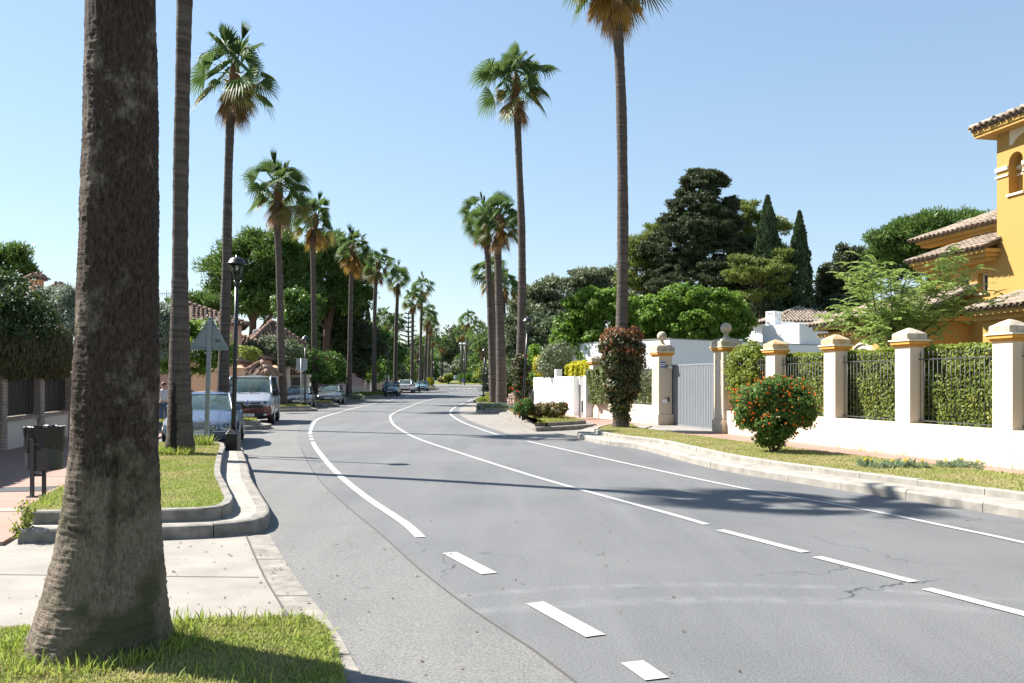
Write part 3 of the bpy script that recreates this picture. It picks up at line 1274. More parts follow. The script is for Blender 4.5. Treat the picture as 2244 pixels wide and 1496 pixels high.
small_island([(-12.6, 29.4), (-10.6, 29.55), (-9.2, 30.0), (-8.65, 30.9), (-8.95, 31.9), (-9.9, 32.5), (-12.8, 32.6)], seed=1)
small_island([(-15.2, 48.0), (-12.2, 48.2), (-11.2, 48.6), (-11.1, 49.4), (-11.5, 50.6), (-12.4, 51.6), (-15.2, 51.9)], seed=2)
small_island([(-15.2, 56.9), (-12.4, 57.0), (-11.6, 57.3), (-11.6, 58.1), (-12.2, 58.9), (-15.2, 59.1)], seed=3)
small_island([(-15.2, 68.5), (-13.2, 68.7), (-12.3, 69.4), (-12.2, 70.8), (-12.6, 73.2), (-15.2, 74.0)], seed=4, gr=False)
small_island([(-15.4, 78.8), (-12.6, 79.0), (-12.0, 79.8), (-12.0, 81.2), (-12.6, 83.0), (-15.4, 83.5)], seed=5, gr=False)
small_island([(-15.4, 92.0), (-12.8, 92.2), (-12.2, 93.0), (-12.4, 94.5), (-15.4, 95.0)], seed=6)
small_island([(-15.6, 122), (-12.6, 122), (-11.6, 124), (-11.3, 132), (-11.6, 138), (-12.4, 141), (-15.6, 141)], seed=7)

# ------------------------------------------------------------------ right: lawn A with double kerb, planters, pavement
WX = lambda y: 3.6 + (38.5 - y) * .2444          # face of the cream boundary wall
RA = [gp(*p) for p in ((1430, 942), (1340, 940), (1296, 944), (1268, 953), (1272, 962), (1330, 975), (1400, 984), (1560, 1026), (1755, 1059.6), (1910, 1084), (2109, 1114), (2244, 1137))]
RA += [(6.9, 9.2), (7.4, 7.5), (7.9, 5.5), (8.3, 3.0)]
# the line runs from the gate end towards the camera: inside is on its left
kerb(RA, [(0, -.03), (0, .11), (.02, .14), (.05, .15), (.17, .15), (.17, -.03)], 'kerb', 1.25, 'concrete_pale', seed=7, smooth_k=5)
sRA = [tuple(p) for p in smooth_poly(RA, 5)]
inn = resample(sRA, .25)[0]
nin = normals2(inn)
RI = inn + nin * .52
RI = RI[2:]
kerb([tuple(p) for p in RI[::4]], [(0, .13), (0, .225), (.012, .24), (.11, .243), (.11, .13)], 'lawn_kerb', 1.1, 'concrete_pale', seed=8, smooth_k=3, z0=.13)
LB = [(10.2, 3.0), (9.6, 8), (8.75, 12), (7.25, 16.4), (5.9, 20.6), (5.1, 23.4), (4.45, 26.0), (4.05, 27.8)]
mb = MB()
ap = [tuple(p) for p in (inn + nin * .14)]
mb.prism(ap + LB, -.02, .143)
o = mb.build('kerb_apron', 'concrete_pale')
o['kind'] = 'structure'
LAWN_A = [tuple(p) for p in (RI + normals2(RI) * .1)] + LB
lawn_top('right_lawn', LAWN_A, .215, 'turf_dry')
grass('grass', [p for p in LAWN_A if p[1] > 7.5] + [], 60000, .045, .205, 'turf_dry', 31, .0065)
strip('right_pavement', lambda y: float(np.interp(y, [2, 8, 12, 16.4, 20.6, 23.4, 26, 28.5, 34, 45, 62, 150], [10.3, 9.55, 8.7, 7.2, 5.85, 5.05, 4.4, 3.4, 2.4, .1, -.9, -2.2])), lambda y: WX(y) + .6 if y < 38 else WX(38) + .6, 2, 150, .1, 'red_paving', 1., .13)
# gate crossing
mb = MB()
mb.prism([(2.4, 28.0), (5.2, 26.4), (6.9, 27.2), (5.6, 31.6), (3.2, 31.3)], -.02, .109)
o = mb.build('gate_crossing', 'concrete')
o['kind'] = 'structure'

PB = [(.95, 29.2), (1.9, 30.0), (2.95, 31.3), (3.0, 32.0), (2.4, 36.0), (1.2, 41.5), (.1, 43.5), (-.5, 43.3), (-.62, 41.5), (-.3, 38), (.35, 33), (.62, 30.6), (.72, 29.5)]
QB = small_island(PB, seed=8, zt=.27)
PC = [(-1.5, 45.4), (.2, 45.4), (.1, 50), (-.6, 60), (-1.4, 64), (-2.2, 65), (-2.5, 62), (-2.1, 50), (-1.85, 46.2)]
QC = small_island(PC, seed=9, zt=.27)
PD = [(-3.0, 66.8), (-1.2, 66.8), (-1.0, 80), (-1.4, 100), (-2.4, 101), (-3.0, 98), (-3.1, 80)]
small_island(PD, seed=10, zt=.27)

# ------------------------------------------------------------------ palms
def frond_arrays(seed, elev, n=24, pet=.9, R=.8, droop=.35, spread=1.7, twist=0.):
    """fan leaf: petiole and pleated blade, tips hanging by their weight"""
    rg = random.Random(seed)
    V, Fc = [], []
    ce, se = cos(elev), sin(elev)

    def W(x, y, z, r=0.):
        y2, z2 = y * cos(twist) - z * sin(twist), y * sin(twist) + z * cos(twist)
        X, Z = x * ce - z2 * se, x * se + z2 * ce
        return (X, y2, Z - droop * r - .10 * (x ** 2) * max(0., ce))

    hub = len(V)
    V.append(W(pet, 0, 0))
    for i in range(n):
        a0 = -spread + 2 * spread * i / n
        a1 = -spread + 2 * spread * (i + 1) / n
        am = (a0 + a1) / 2
        rt = R * (1.05 - .22 * abs(am) / spread) * rg.uniform(.9, 1.08)
        r1 = R * .44
        r2 = R * .74
        up = .035 * (1 if i % 2 else -1)
        vf = .18 * abs(sin(am))

        def pt(a, r, z):
            return (pet + r * cos(a), r * sin(a), z + vf * r)
        b = len(V)
        h = (a1 - a0) * .5
        V.append(W(*pt(a0, r1, up), r=.05))
        V.append(W(*pt(a1, r1, -up), r=.05))
        V.append(W(*pt(am + h * .55, r2, 0), r=.28))
        V.append(W(*pt(am - h * .55, r2, 0), r=.28))
        V.append(W(*pt(am, rt, 0), r=rg.uniform(.5, 1.35)))
        Fc += [(hub, b, b + 1, b + 1), (b, b + 1, b + 2, b + 3), (b + 3, b + 2, b + 4, b + 4)]
    # petiole
    k = 4
    for j in range(k + 1):
        x = pet * j / k
        w = .022 - .010 * j / k
        V += [W(x, -w, 0), W(x, w, 0), W(x, 0, -w)]
    o = len(V) - 3 * (k + 1)
    for j in range(k):
        for s in range(3):
            s2 = (s + 1) % 3
            Fc.append((o + 3 * j + s, o + 3 * j + s2, o + 3 * j + 3 + s2, o + 3 * j + 3 + s))
    return np.array(V), Fc


def fr_mesh(name, arr, mat, seed):
    V, Fc = arr
    me = bpy.data.meshes.new(name)
    me.from_pydata([tuple(v) for v in V], [], [tuple(dict.fromkeys(f)) for f in Fc])
    me.materials.append(MATS[mat])
    a = me.attributes.new('rnd', 'FLOAT', 'FACE')
    R = np.random.default_rng(seed)
    a.data.foreach_set('value', R.uniform(0, 1, len(me.polygons)).astype(np.float32))
    me.update()
    return me


FCLASS = [(84, 4, .03, .28), (66, 6, .14, 1.3), (46, 7, .30, 1.45), (26, 7, .34, 1.5), (4, 7, .36, 1.5), (-20, 6, .32, 1.45), (-44, 5, .24, 1.3)]
FR_ARR, FR_LOW = {}, {}
FR_ME = {}
for ci, (el, cnt, dr, spd) in enumerate(FCLASS):
    for v in range(2):
        FR_ARR[ci, v] = frond_arrays(ci * 7 + v, radians(el), 22, (1.0, .70)[v], (.84, .82)[v], dr, spd, .7 * (-1 if v else 1))
        FR_LOW[ci, v] = frond_arrays(ci * 7 + v, radians(el), 12, (1.0, .70)[v], (.84, .82)[v], dr, spd, .7 * (-1 if v else 1))
        FR_ME[ci, v] = fr_mesh('frond', FR_ARR[ci, v], 'leaf_palm' if ci < 6 else 'leaf_palm_old', ci)
for v in range(3):
    FR_ARR['d', v] = frond_arrays(90 + v, radians(-66 - 8 * v), 14, .5, .95, .2, .42, .3 * v - .3)
    FR_LOW['d', v] = frond_arrays(90 + v, radians(-66 - 8 * v), 8, .5, .95, .2, .42, .3 * v - .3)
    FR_ME['d', v] = fr_mesh('dead_frond', FR_ARR['d', v], 'leaf_dead', v)
    FR_ME['a', v] = fr_mesh('dead_frond', FR_ARR['d', v], 'leaf_amber', v)


def crown_list(seed, dead, amber, full=1.0):
    R = random.Random(seed)
    L = []
    for ci, (el, cnt, dr, spd) in enumerate(FCLASS):
        c = max(2, int(cnt * full))
        off = R.uniform(0, 6)
        for k in range(c):
            L.append(((ci, R.randrange(2)), off + k * 2 * pi / c + R.uniform(-.4, .4), R.uniform(.62, 1.14), R.uniform(-.18, .16)))
    for k in range(dead):
        key = ('a' if R.random() < amber else 'd', R.randrange(3))
        L.append((key, R.uniform(0, 2 * pi), R.uniform(.65, 1.0) + .25 * amber, R.uniform(-.55, -.05)))
    return L


def palm(label, pts, rad, crown_c, cr, seed, dead=16, amber=0., near=True, full=1., group='fan palms lining the street', bark='palm_bark', has_crown=True, sides=14, name='fan_palm'):
    """pts: trunk centre line in the world, rad: radii at these points; cr: crown radius"""
    base = Vector(pts[0])
    t = thing(name, label, 'palm tree', base, 0, group)
    P = [Vector(p) - base for p in pts]
    S = smooth_poly([tuple(p) for p in P], 8)
    A, L = resample(np.array(S), .16 if near else .5)
    d = np.linspace(0, 1, len(A))
    rr = np.interp(d, np.linspace(0, 1, len(rad)), rad)
    R = random.Random(seed)
    ph = R.uniform(0, 6)
    r = [float(x) * (1 + (.05 * (i % 2) if near else 0) + .035 * sin(i * .31 + ph) + .02 * R.uniform(-1, 1)) for i, x in enumerate(rr)]
    mb = MB()
    mb.tube([tuple(a) for a in A], r, sides)
    mb.build('trunk', bark, t)
    if not has_crown:
        return t
    C = Vector(crown_c) - base
    sc = cr / 1.52
    # bud with leaf bases
    if near:
        mb = MB()
        top = rr[-1]
        mb.lathe([(top * .9, -.55 * sc), (top * 1.5, -.3 * sc), (top * 1.35, .05 * sc), (top * .6, .3 * sc), (.02, .38 * sc)], tuple(C), 12)
        mb.build('leaf_bases', 'leaf_dead', t)
        for key, rz, s, dz in crown_list(seed, dead, amber, full):
            isd = key[0] in ('d', 'a')
            obj('dead_frond' if isd else 'frond', FR_ME[key], t, C + Vector((0, 0, dz * sc)), (R.uniform(-.22, .22), R.uniform(-.22, .22), rz), (s * sc,) * 3)
    else:
        for part in ('crown', 'dead_skirt'):
            Vs, Fs, mi, rn, o = [], [], [], [], 0
            for key, rz, s, dz in crown_list(seed, dead, amber, full):
                isd = key[0] in ('d', 'a')
                if isd != (part == 'dead_skirt'):
                    continue
                V, Fc = FR_LOW['d' if isd else key[0], key[1]]
                c, q = cos(rz), sin(rz)
                X = np.stack([V[:, 0] * c - V[:, 1] * q, V[:, 0] * q + V[:, 1] * c, V[:, 2] + dz], 1) * s * sc + np.array(C)
                Vs.append(X)
                Fs += [tuple(i + o for i in dict.fromkeys(f)) for f in Fc]
                k = (1 if key[0] == 'a' else 0) if isd else (1 if key[0] == 6 else 0)
                mi += [k] * len(Fc)
                rn += [R.random()] * len(Fc)
                o += len(V)
            if not Vs:
                continue
            me = bpy.data.meshes.new(part)
            me.from_pydata([tuple(v) for v in np.concatenate(Vs)], [], Fs)
            for m in (('leaf_dead', 'leaf_amber') if part == 'dead_skirt' else ('leaf_palm', 'leaf_palm_old')):
                me.materials.append(MATS[m])
            me.polygons.foreach_set('material_index', mi)
            a = me.attributes.new('rnd', 'FLOAT', 'FACE')
            a.data.foreach_set('value', np.array(rn, np.float32))
            me.update()
            obj(part, me, t)
    return t


# the big trunk close to the camera
def big_palm():
    x0, y0 = PALM1
    k = y0 / F_PX
    cen = [(1460, 213), (1440, 215), (1390, 222), (1300, 231), (1200, 240), (1100, 247), (1000, 251), (800, 257), (600, 261), (400, 263), (200, 265), (0, 263), (-500, 270), (-1600, 285), (-2900, 330)]
    rad = [160, 155, 145, 127, 110, 98, 91, 86.5, 81, 78, 75, 71, 66, 56, 46]
    t = thing('fan_palm', 'massive dark palm trunk with flared base in the front grass', 'palm tree', (x0, y0, 0.02), 0, 'fan palms lining the street')
    zs = [CAMZ - (py - HY) * k - .02 for py, _ in cen]
    xs = [(px - CX) * k - x0 for _, px in cen]
    rs = [r * k for r in rad]
    nz, na = 520, 170
    Z = np.concatenate([np.linspace(zs[0], 3.9, 430), np.linspace(3.95, zs[-1], nz - 430)])
    A = np.linspace(0, 2 * pi, na, endpoint=False)
    R = np.random.default_rng(5)
    V = np.zeros((nz, na, 3))
    ph = R.uniform(0, 6.28, (14,))
    def smooth_field(kz, ka):
        f = R.normal(size=(nz, na))
        for _ in range(2):
            if kz > 1:
                f = np.apply_along_axis(lambda v: np.convolve(np.r_[v[-kz:], v, v[:kz]], np.ones(kz) / kz, 'same')[kz:-kz], 0, f)
            if ka > 1:
                f = np.apply_along_axis(lambda v: np.convolve(np.r_[v[-ka:], v, v[:ka]], np.ones(ka) / ka, 'same')[ka:-ka], 1, f)
        return f / (f.std() + 1e-9)
    rough = .007 * smooth_field(2, 3) + .008 * smooth_field(9, 3) + .018 * smooth_field(22, 9) + .009 * smooth_field(1, 13)
    for i, z in enumerate(Z):
        r = np.interp(z, zs, rs)
        cx = np.interp(z, zs, xs)
        rel = .012 * np.sin(2 * A + ph[0] + z * .8) + .010 * np.sin(3 * A + ph[1] - z * 1.3) + .006 * np.sin(7 * A + ph[2] + z * 2.1)
        rel += .005 * np.sin(11 * A + ph[3] + 3 * np.sin(z * 1.7)) + .0035 * np.sin(23 * A + ph[4] + 2 * np.sin(z * 3.1 + ph[5]))
        rel += rough[i] + R.normal(0, .0026)
        flare = max(0., .28 - z) / .28
        rel += flare * .035 * np.sin(9 * A + ph[6]) + flare * .02 * np.sin(17 * A + ph[7])
        rel += .007 * max(0., sin(z * 2 * pi / .105)) * (1 - flare)
        # long split scar on the right side
        sc_ = np.exp(-((A - 5.15) / .07) ** 2) * np.exp(-((z - .95) / .5) ** 2)
        rr = r * (1 + rel * .55) - .05 * sc_
        V[i, :, 0] = cx + rr * np.cos(A)
        V[i, :, 1] = rr * np.sin(A) * .96
        V[i, :, 2] = z
    idx = np.arange(nz * na).reshape(nz, na)
    nx = np.roll(idx, -1, 1)
    Fq = np.stack([idx[:-1], nx[:-1], nx[1:], idx[1:]], -1).reshape(-1, 4)
    obj('trunk', mesh_np('trunk', V.reshape(-1, 3), Fq, ['bark_near'], smooth=True), t)
    # a few old leaf stubs on the left edge
    for (px, py) in ((188, 148), (182, 470)):
        p = at(px, py, y0) - Vector((x0, y0, .02))
        mb = MB()
        mb.tube([p + Vector((.03, 0, 0)), p + Vector((-.012, -.01, .004))], [.012, .007], 6)
        mb.build('leaf_stub', 'bark_near', t)
    top = Vector((xs[-1], 0, zs[-1]))
    Rr = random.Random(3)
    for key, rz, s, dz in crown_list(3, 12, 0, 1.):
        isd = key[0] in ('d', 'a')
        obj('dead_frond' if isd else 'frond', FR_ME[key], t, top + Vector((0, 0, dz)), (0, 0, rz), (s * 1.05,) * 3)


big_palm()

# second palm on the first island
Y2 = 17.1
palm('tall palm with burnt split base on the grass island, trunk leaving the frame', [at(395, 990, Y2), at(394, 900, Y2), at(394, 700, Y2), at(396, 400, Y2), at(401, 150, Y2 - .2), at(405, 0, Y2 - .3), at(415, -215, Y2 - .4)],
     [.27, .205, .155, .145, .14, .14, .14, .15], at(417, -265, Y2 - .4), 1.6, 12, 8)
P2 = bpy.data.objects['fan_palm.001']
tr2 = [c for c in P2.children if c.name.startswith('trunk')][0]
bv2 = BVHTree.FromPolygons([v.co for v in tr2.data.vertices], [tuple(p.vertices) for p in tr2.data.polygons])
V, Fc = [], []
rows = 26
for i in range(rows):
    z = .02 + i * 1.35 / (rows - 1)
    w = .055 * (1 - (i / (rows - 1)) ** 2.2) + .012
    cx = tr2.data.vertices[0].co.x * 0 - .035 + .012 * sin(i * .9)
    for k in range(5):
        x = cx + w * (k / 2 - 1) * (1 + .25 * sin(i * 2.1 + k))
        h = bv2.ray_cast(Vector((x, -3, z)), Vector((0, 1, 0)))
        y = (h[0].y if h[0] is not None else -.1) - (.012 if k in (0, 4) else .003)
        V.append((x, y, z))
for i in range(rows - 1):
    for k in range(4):
        a_ = i * 5 + k
        Fc.append((a_, a_ + 1, a_ + 6, a_ + 5))
mb = MB()
mb.add(V, Fc)
mb.build('burnt_split', 'burnt_bark', P2)
Y3 = 31
palm('tall palm just behind the blue car, sparse crown with brown hanging skirt', [at(488, 888, Y3), at(490, 800, Y3), at(496, 600, Y3), at(500, 400, Y3), at(505, 260, Y3), at(510, 200, Y3)],
     [.24, .18, .165, .155, .145, .14], at(514, 160, Y3), 1.85, 13, 20, full=.78)
Y4 = 51
palm('palm behind the van with crown of many brown fronds', [at(619, 888, Y4), at(617, 800, Y4), at(612, 600, Y4), at(608, 500, Y4), at(609, 440, Y4)],
     [.30, .22, .20, .19, .2], at(610, 415, Y4), 2.05, 14, 24, .1)
Y5 = 64
palm('palm with amber dead leaves under its crown, above the grey hatchback', [at(689, 884, Y5), at(689, 800, Y5), at(687, 650, Y5), at(686, 540, Y5), at(690, 500, Y5)],
     [.27, .21, .19, .185, .19], at(691, 478, Y5), 1.75, 15, 28, .75)
Y6 = 71
palm('palm with broad amber skirt standing before the rose coloured wall', [at(764, 876, Y6), at(766, 800, Y6), at(769, 650, Y6), at(771, 590, Y6), at(773, 560, Y6)],
     [.28, .2, .185, .18, .19], at(774, 543, Y6), 1.72, 16, 36, .8)
Y7 = 81
palm('palm with thin dark crown at the corner of the rose wall', [at(821, 870, Y7), at(820, 780, Y7), at(822, 650, Y7), at(826, 600, Y7)],
     [.26, .19, .18, .18], at(829, 578, Y7), 1.7, 17, 12, full=.8)
FAR_L = [(866, 98, 858, 872, 612, 1.7, 'palm behind the dark blue parked car'), (903, 115, 856, 905, 655, 1.75, 'palm behind the white car with low green crown'),
         (921, 125, 855, 925, 628, 1.75, 'slender palm with high crown near the far end of the left row'), (931, 136, 853, 938, 690, 1.8, 'palm with brown skirt beside the far left shrub'),
         (938, 150, 852, 943, 708, 1.8, 'palm partly hidden in the far end of the left row'), (946, 166, 850, 948, 740, 1.6, 'small far palm at the left edge of the roundabout')]
for i, (bx, Y, by, cx, cy, r, lab) in enumerate(FAR_L):
    palm(lab, [at(bx, by + 4, Y), at(bx * .7 + cx * .3, by * .5 + cy * .5, Y), at(cx, cy + 10, Y)], [.27, .2, .19], at(cx, cy, Y), r, 30 + i, 14, .2, near=False, full=.9, sides=8)

YR1 = 28
palm('tall palm with its foot wrapped in bushy ivy beside the grey gate', [at(1360, 945, YR1), at(1361, 850, YR1), at(1363, 700, YR1), at(1365, 500, YR1), at(1362, 250, YR1), at(1356, 100, YR1), at(1350, -45, YR1)],
     [.26, .2, .175, .175, .165, .16, .17], at(1346, -80, YR1), 1.85, 18, 40, .45)
YR2 = 37.5
palm('tall palm behind the right street lamp, full green crown, flower vine on its foot', [at(1137, 908, YR2), at(1140, 800, YR2), at(1144, 650, YR2), at(1143, 500, YR2), at(1137, 350, YR2), at(1133, 240, YR2)],
     [.24, .19, .17, .16, .145, .14], at(1131, 178, YR2), 1.72, 19, 12, .15)
YR3, YR4 = 56, 54
palm('left palm of the close group on the right with fuller crown', [at(1083, 884, YR3), at(1078, 760, YR3), at(1069, 560, YR3), at(1065, 510, YR3)], [.3, .24, .2, .2], at(1062, 480, YR3), 1.65, 20, 14, .5)
palm('right palm of the close group on the right, crown highest of the group', [at(1099, 889, YR4), at(1097, 760, YR4), at(1091, 560, YR4), at(1092, 510, YR4)], [.34, .28, .24, .22], at(1096, 482, YR4), 1.7, 21, 18, .3)
palm('lower palm seen between the two trunks of the close group', [at(1090, 872, 72), at(1086, 760, 72), at(1079, 650, 72), at(1075, 620, 72)], [.3, .24, .22, .22], at(1072, 596, 72), 1.65, 22, 12, .3, near=False, sides=9)
palm('lower palm at the right edge of the close group', [at(1107, 868, 80), at(1105, 760, 80), at(1103, 650, 80)], [.3, .22, .2], at(1106, 620, 80), 1.7, 23, 14, .2, near=False, sides=9)
FAR_R = [(1020, 232, 830, 1026, 700, 2.9, 'far palm with high crown right of the roundabout'), (1040, 226, 831, 1050, 728, 3.0, 'far palm with ragged brown skirt right of the roundabout'),
         (1012, 236, 830, 1014, 728, 2.6, 'far palm with low crown behind the tall twin lamps'), (1066, 120, 850, 1060, 752, 1.8, 'short far palm behind the close group'),
         (969, 262, 824, 970, 752, 2.8, 'far palm beyond the roundabout with rounded crown'), (1009, 276, 826, 1008, 790, 3.0, 'low bushy palm beyond the roundabout')]
for i, (bx, Y, by, cx, cy, r, lab) in enumerate(FAR_R):
    palm(lab, [at(bx, by + 4, Y), at(bx * .6 + cx * .4, by * .5 + cy * .5, Y), at(cx, cy + 10, Y)], [.3, .24, .2], at(cx, cy, Y), r, 40 + i, 14, .2, near=False, full=.9, sides=8)
GARD = [(712, 92, 860, 712, 712, 2.1, 'shaggy garden palm with skirt right of the ivy tree', 26), (842, 120, 850, 842, 700, 2.0, 'garden palm behind the left row beside a cypress', 12),
        (866, 140, 848, 866, 706, 1.9, 'garden palm in front of the whorled pine', 12), (916, 170, 845, 916, 762, 2.2, 'small garden palm behind the far left row', 12)]
for i, (bx, Y, by, cx, cy, r, lab, dd) in enumerate(GARD):
    palm(lab, [at(bx, by + 4, Y), at(cx, cy + 15, Y)], [.4, .3], at(cx, cy, Y), r, 60 + i, dd, 0, near=False, group='palms in the gardens', sides=8)

# ------------------------------------------------------------------ broad trees and conifers


def tree_px(name, label, cat, Y, bx, by, blobs_px, seed, cr, per, size, asp, mat, crown_name='crown', flat=.7, needle=0., bark='wood_dark', r=.25, zmin=-.75, fill=.85, hang=0., depth=1., ntarg=6, group=None, base_z=None, dens=(.9, 2.0, .85, 1.35), ragged=5):
    """blobs given in photo pixels at distance Y: (px, py, rx_px, rz_px[, dy])"""
    bz = gz(Y) if base_z is None else base_z
    base = Vector(((bx - CX) / F_PX * Y, Y, bz))
    k = Y / F_PX
    B = []
    for b in blobs_px:
        c = at(b[0], b[1], Y) - base
        dy = b[4] if len(b) > 4 else 0.
        B.append((c.x, c.y + dy, c.z, b[2] * k, max(b[2], b[3]) * k * depth, b[3] * k))
    if ragged:
        Rr = random.Random(seed + 5)
        extra = []
        for b in B:
            for q in range(ragged):
                a, e = Rr.uniform(0, 2 * pi), Rr.uniform(-.5, 1.1)
                d = (cos(a) * cos(e), sin(a) * cos(e), sin(e))
                f = Rr.uniform(.12, .30) if ragged < 12 else Rr.uniform(.10, .24)
                extra.append(tuple(b[i] + d[i] * b[3 + i] * Rr.uniform(.95, 1.16) for i in range(3)) + (b[3] * f * 1.3, b[4] * f * 1.1, b[5] * f))
        B = B + extra
    me = crown_mesh(crown_name, seed, B, cr * dens[0], int(per * dens[1]), size * dens[2], asp * dens[3], mat, flat, needle, zmin, fill * 1.25, hang, .16)
    Rr = random.Random(seed)
    tg = [(b[0], b[1], b[2]) for b in B][:min(ntarg, len(blobs_px))]
    h = max(1.0, np.mean([b[2] for b in B[:len(blobs_px)]]))
    ctr = (np.mean([b[0] for b in B]), np.mean([b[1] for b in B]), h)
    return place_tree(name, label, cat, base, me, crown_name, bark, r, ctr, tg, seed, group)


# left: stone pines
tree_px('stone_pine', 'large stone pine with broad bright crown behind the left houses', 'pine tree', 84, 552, 850,
        [(560, 590, 72, 62), (500, 590, 38, 38), (620, 590, 70, 70), (560, 660, 80, 40), (640, 650, 70, 50), (490, 660, 30, 26), (590, 545, 60, 38), (530, 640, 60, 40)],
        101, .85, 42, .62, .16, 'leaf_pine', flat=.75, needle=.9, bark='pine_bark', r=.5, fill=1.1)
tree_px('stone_pine', 'dark stone pine joined to the large one, behind the amber skirted palms', 'pine tree', 88, 700, 850,
        [(700, 600, 72, 74), (765, 620, 48, 56), (720, 570, 50, 45), (660, 660, 50, 45), (740, 655, 56, 40), (795, 590, 20, 30)],
        102, .85, 42, .62, .16, 'leaf_pine', flat=.75, needle=.9, bark='pine_bark', r=.5, fill=1.1)
tree_px('stone_pine', 'small stone pine behind the tiled roof of the pink house', 'pine tree', 75, 440, 840,
        [(425, 662, 36, 14), (470, 668, 34, 22), (395, 668, 24, 12), (450, 690, 40, 20)],
        103, .6, 40, .5, .16, 'leaf_pine', needle=.9, bark='pine_bark', r=.25)
tree_px('stone_pine', 'dark pine top at the left edge above the flowering bush', 'pine tree', 58, 18, 850,
        [(20, 575, 34, 34), (48, 600, 24, 16), (5, 610, 40, 30), (-25, 590, 30, 45)],
        104, .55, 44, .42, .18, 'leaf_pine', needle=.8, bark='pine_bark', r=.3)
tree_px('ivy_clad_tree', 'leaning trunk swallowed by dark ivy beside the striped tile roof', 'tree', 70, 655, 868,
        [(655, 700, 34, 40), (660, 750, 28, 50), (655, 800, 26, 40), (645, 670, 40, 30)], 105, .5, 50, .26, .6, 'leaf_shrub', r=.4)
tree_px('dark_cypress_tree', 'tall dark bushy cypress behind the palm with the amber skirt', 'cypress', 92, 752, 862,
        [(750, 700, 40, 60), (755, 770, 52, 70), (730, 740, 36, 70), (790, 760, 40, 50), (770, 660, 28, 40)], 106, .7, 46, .4, .3, 'leaf_conifer', needle=.5, fill=1.1)
tree_px('dark_garden_tree', 'dark rounded garden tree left of the far parked cars', 'tree', 108, 830, 858,
        [(815, 745, 30, 40), (850, 765, 30, 34), (830, 790, 46, 34), (800, 790, 26, 40)], 107, .7, 44, .4, .5, 'leaf_shrub')
# whorled pine with tiers of straight branches
YA = 140
ar = thing('whorled_pine', 'dark araucaria like pine with tiered straight branches', 'pine tree', (at(895, 850, YA).x, YA, gz(YA)))
mb = MB()
mb.tube([(0, 0, 0), (0, 0, 12.6)], [.3, .05], 8)
mb.build('trunk', 'wood_dark', ar)
R = random.Random(8)
Rn = np.random.default_rng(8)
for z in np.arange(1.6, 12.4, .75):
    ln = 3.6 * (1 - z / 13.2) + .25
    Ps, Ds = [], []
    mb = MB()
    for k in range(7):
        a = k * 2 * pi / 7 + z
        mb.tube([(0, 0, z), (cos(a) * ln, sin(a) * ln, z + ln * .28)], [.05, .015], 4)
        for q in range(26):
            f = R.uniform(.15, 1)
            Ps.append((cos(a) * ln * f, sin(a) * ln * f, z + ln * .28 * f))
            Ds.append((cos(a) + R.uniform(-.6, .6), sin(a) + R.uniform(-.6, .6), .35))
    mb.build('branch_tier', 'wood_dark', ar)
    V, Fq = leaf_quads(np.array(Ps), unit(np.array(Ds)), np.full(len(Ps), .5), .3, Rn)
    obj('needles', mesh_np('needles', V, Fq, ['leaf_conifer'], rnd=Rn.uniform(size=len(Fq))), ar)

# right: the big group
tree_px('old_conifer', 'tallest dark conifer with ragged top on the right', 'conifer', 72, 1535, 850,
        [(1535, 410, 38, 34), (1570, 400, 20, 12), (1520, 450, 50, 26), (1540, 500, 72, 44), (1500, 540, 76, 60), (1560, 560, 80, 60), (1520, 620, 100, 60), (1475, 600, 40, 40), (1585, 470, 26, 24), (1590, 640, 60, 50), (1530, 700, 90, 50), (1460, 660, 34, 40), (1525, 385, 16, 12), (1560, 385, 22, 8), (1505, 425, 16, 10), (1480, 480, 30, 16), (1600, 450, 14, 16), (1640, 690, 50, 50)],
        111, .36, 40, .30, .2, 'leaf_conifer', needle=.7, r=.5, fill=1.1, flat=.4, ragged=16, dens=(.9, 1.6, .9, 1.3))
tree_px('aleppo_pine', 'yellowish green pine top right of the tallest dark conifer', 'pine tree', 77, 1640, 850,
        [(1620, 475, 44, 30), (1650, 500, 40, 26), (1700, 497, 32, 22), (1640, 540, 44, 26), (1700, 560, 30, 26), (1610, 520, 40, 30), (1660, 640, 60, 60)],
        112, .55, 42, .40, .16, 'leaf_aleppo', needle=.8, bark='pine_bark', r=.35, flat=.5)
tree_px('aleppo_pine', 'lower yellowish green pine boughs in front of the dark conifer', 'pine tree', 65, 1665, 850,
        [(1665, 588, 50, 18), (1640, 604, 44, 16), (1690, 605, 36, 18), (1625, 572, 24, 10), (1712, 560, 18, 14), (1630, 650, 34, 12), (1700, 640, 24, 10)],
        114, .45, 42, .36, .16, 'leaf_aleppo', needle=.8, bark='pine_bark', r=.22, flat=.5, ragged=3)
tree_px('aleppo_pine', 'yellowish green pine left of the tallest dark conifer', 'pine tree', 74, 1420, 850,
        [(1410, 545, 44, 36), (1450, 510, 32, 20), (1400, 600, 44, 46), (1430, 580, 36, 46), (1390, 570, 26, 40), (1400, 650, 40, 40)],
        113, .55, 42, .40, .16, 'leaf_aleppo', needle=.8, bark='pine_bark', r=.35, flat=.5)


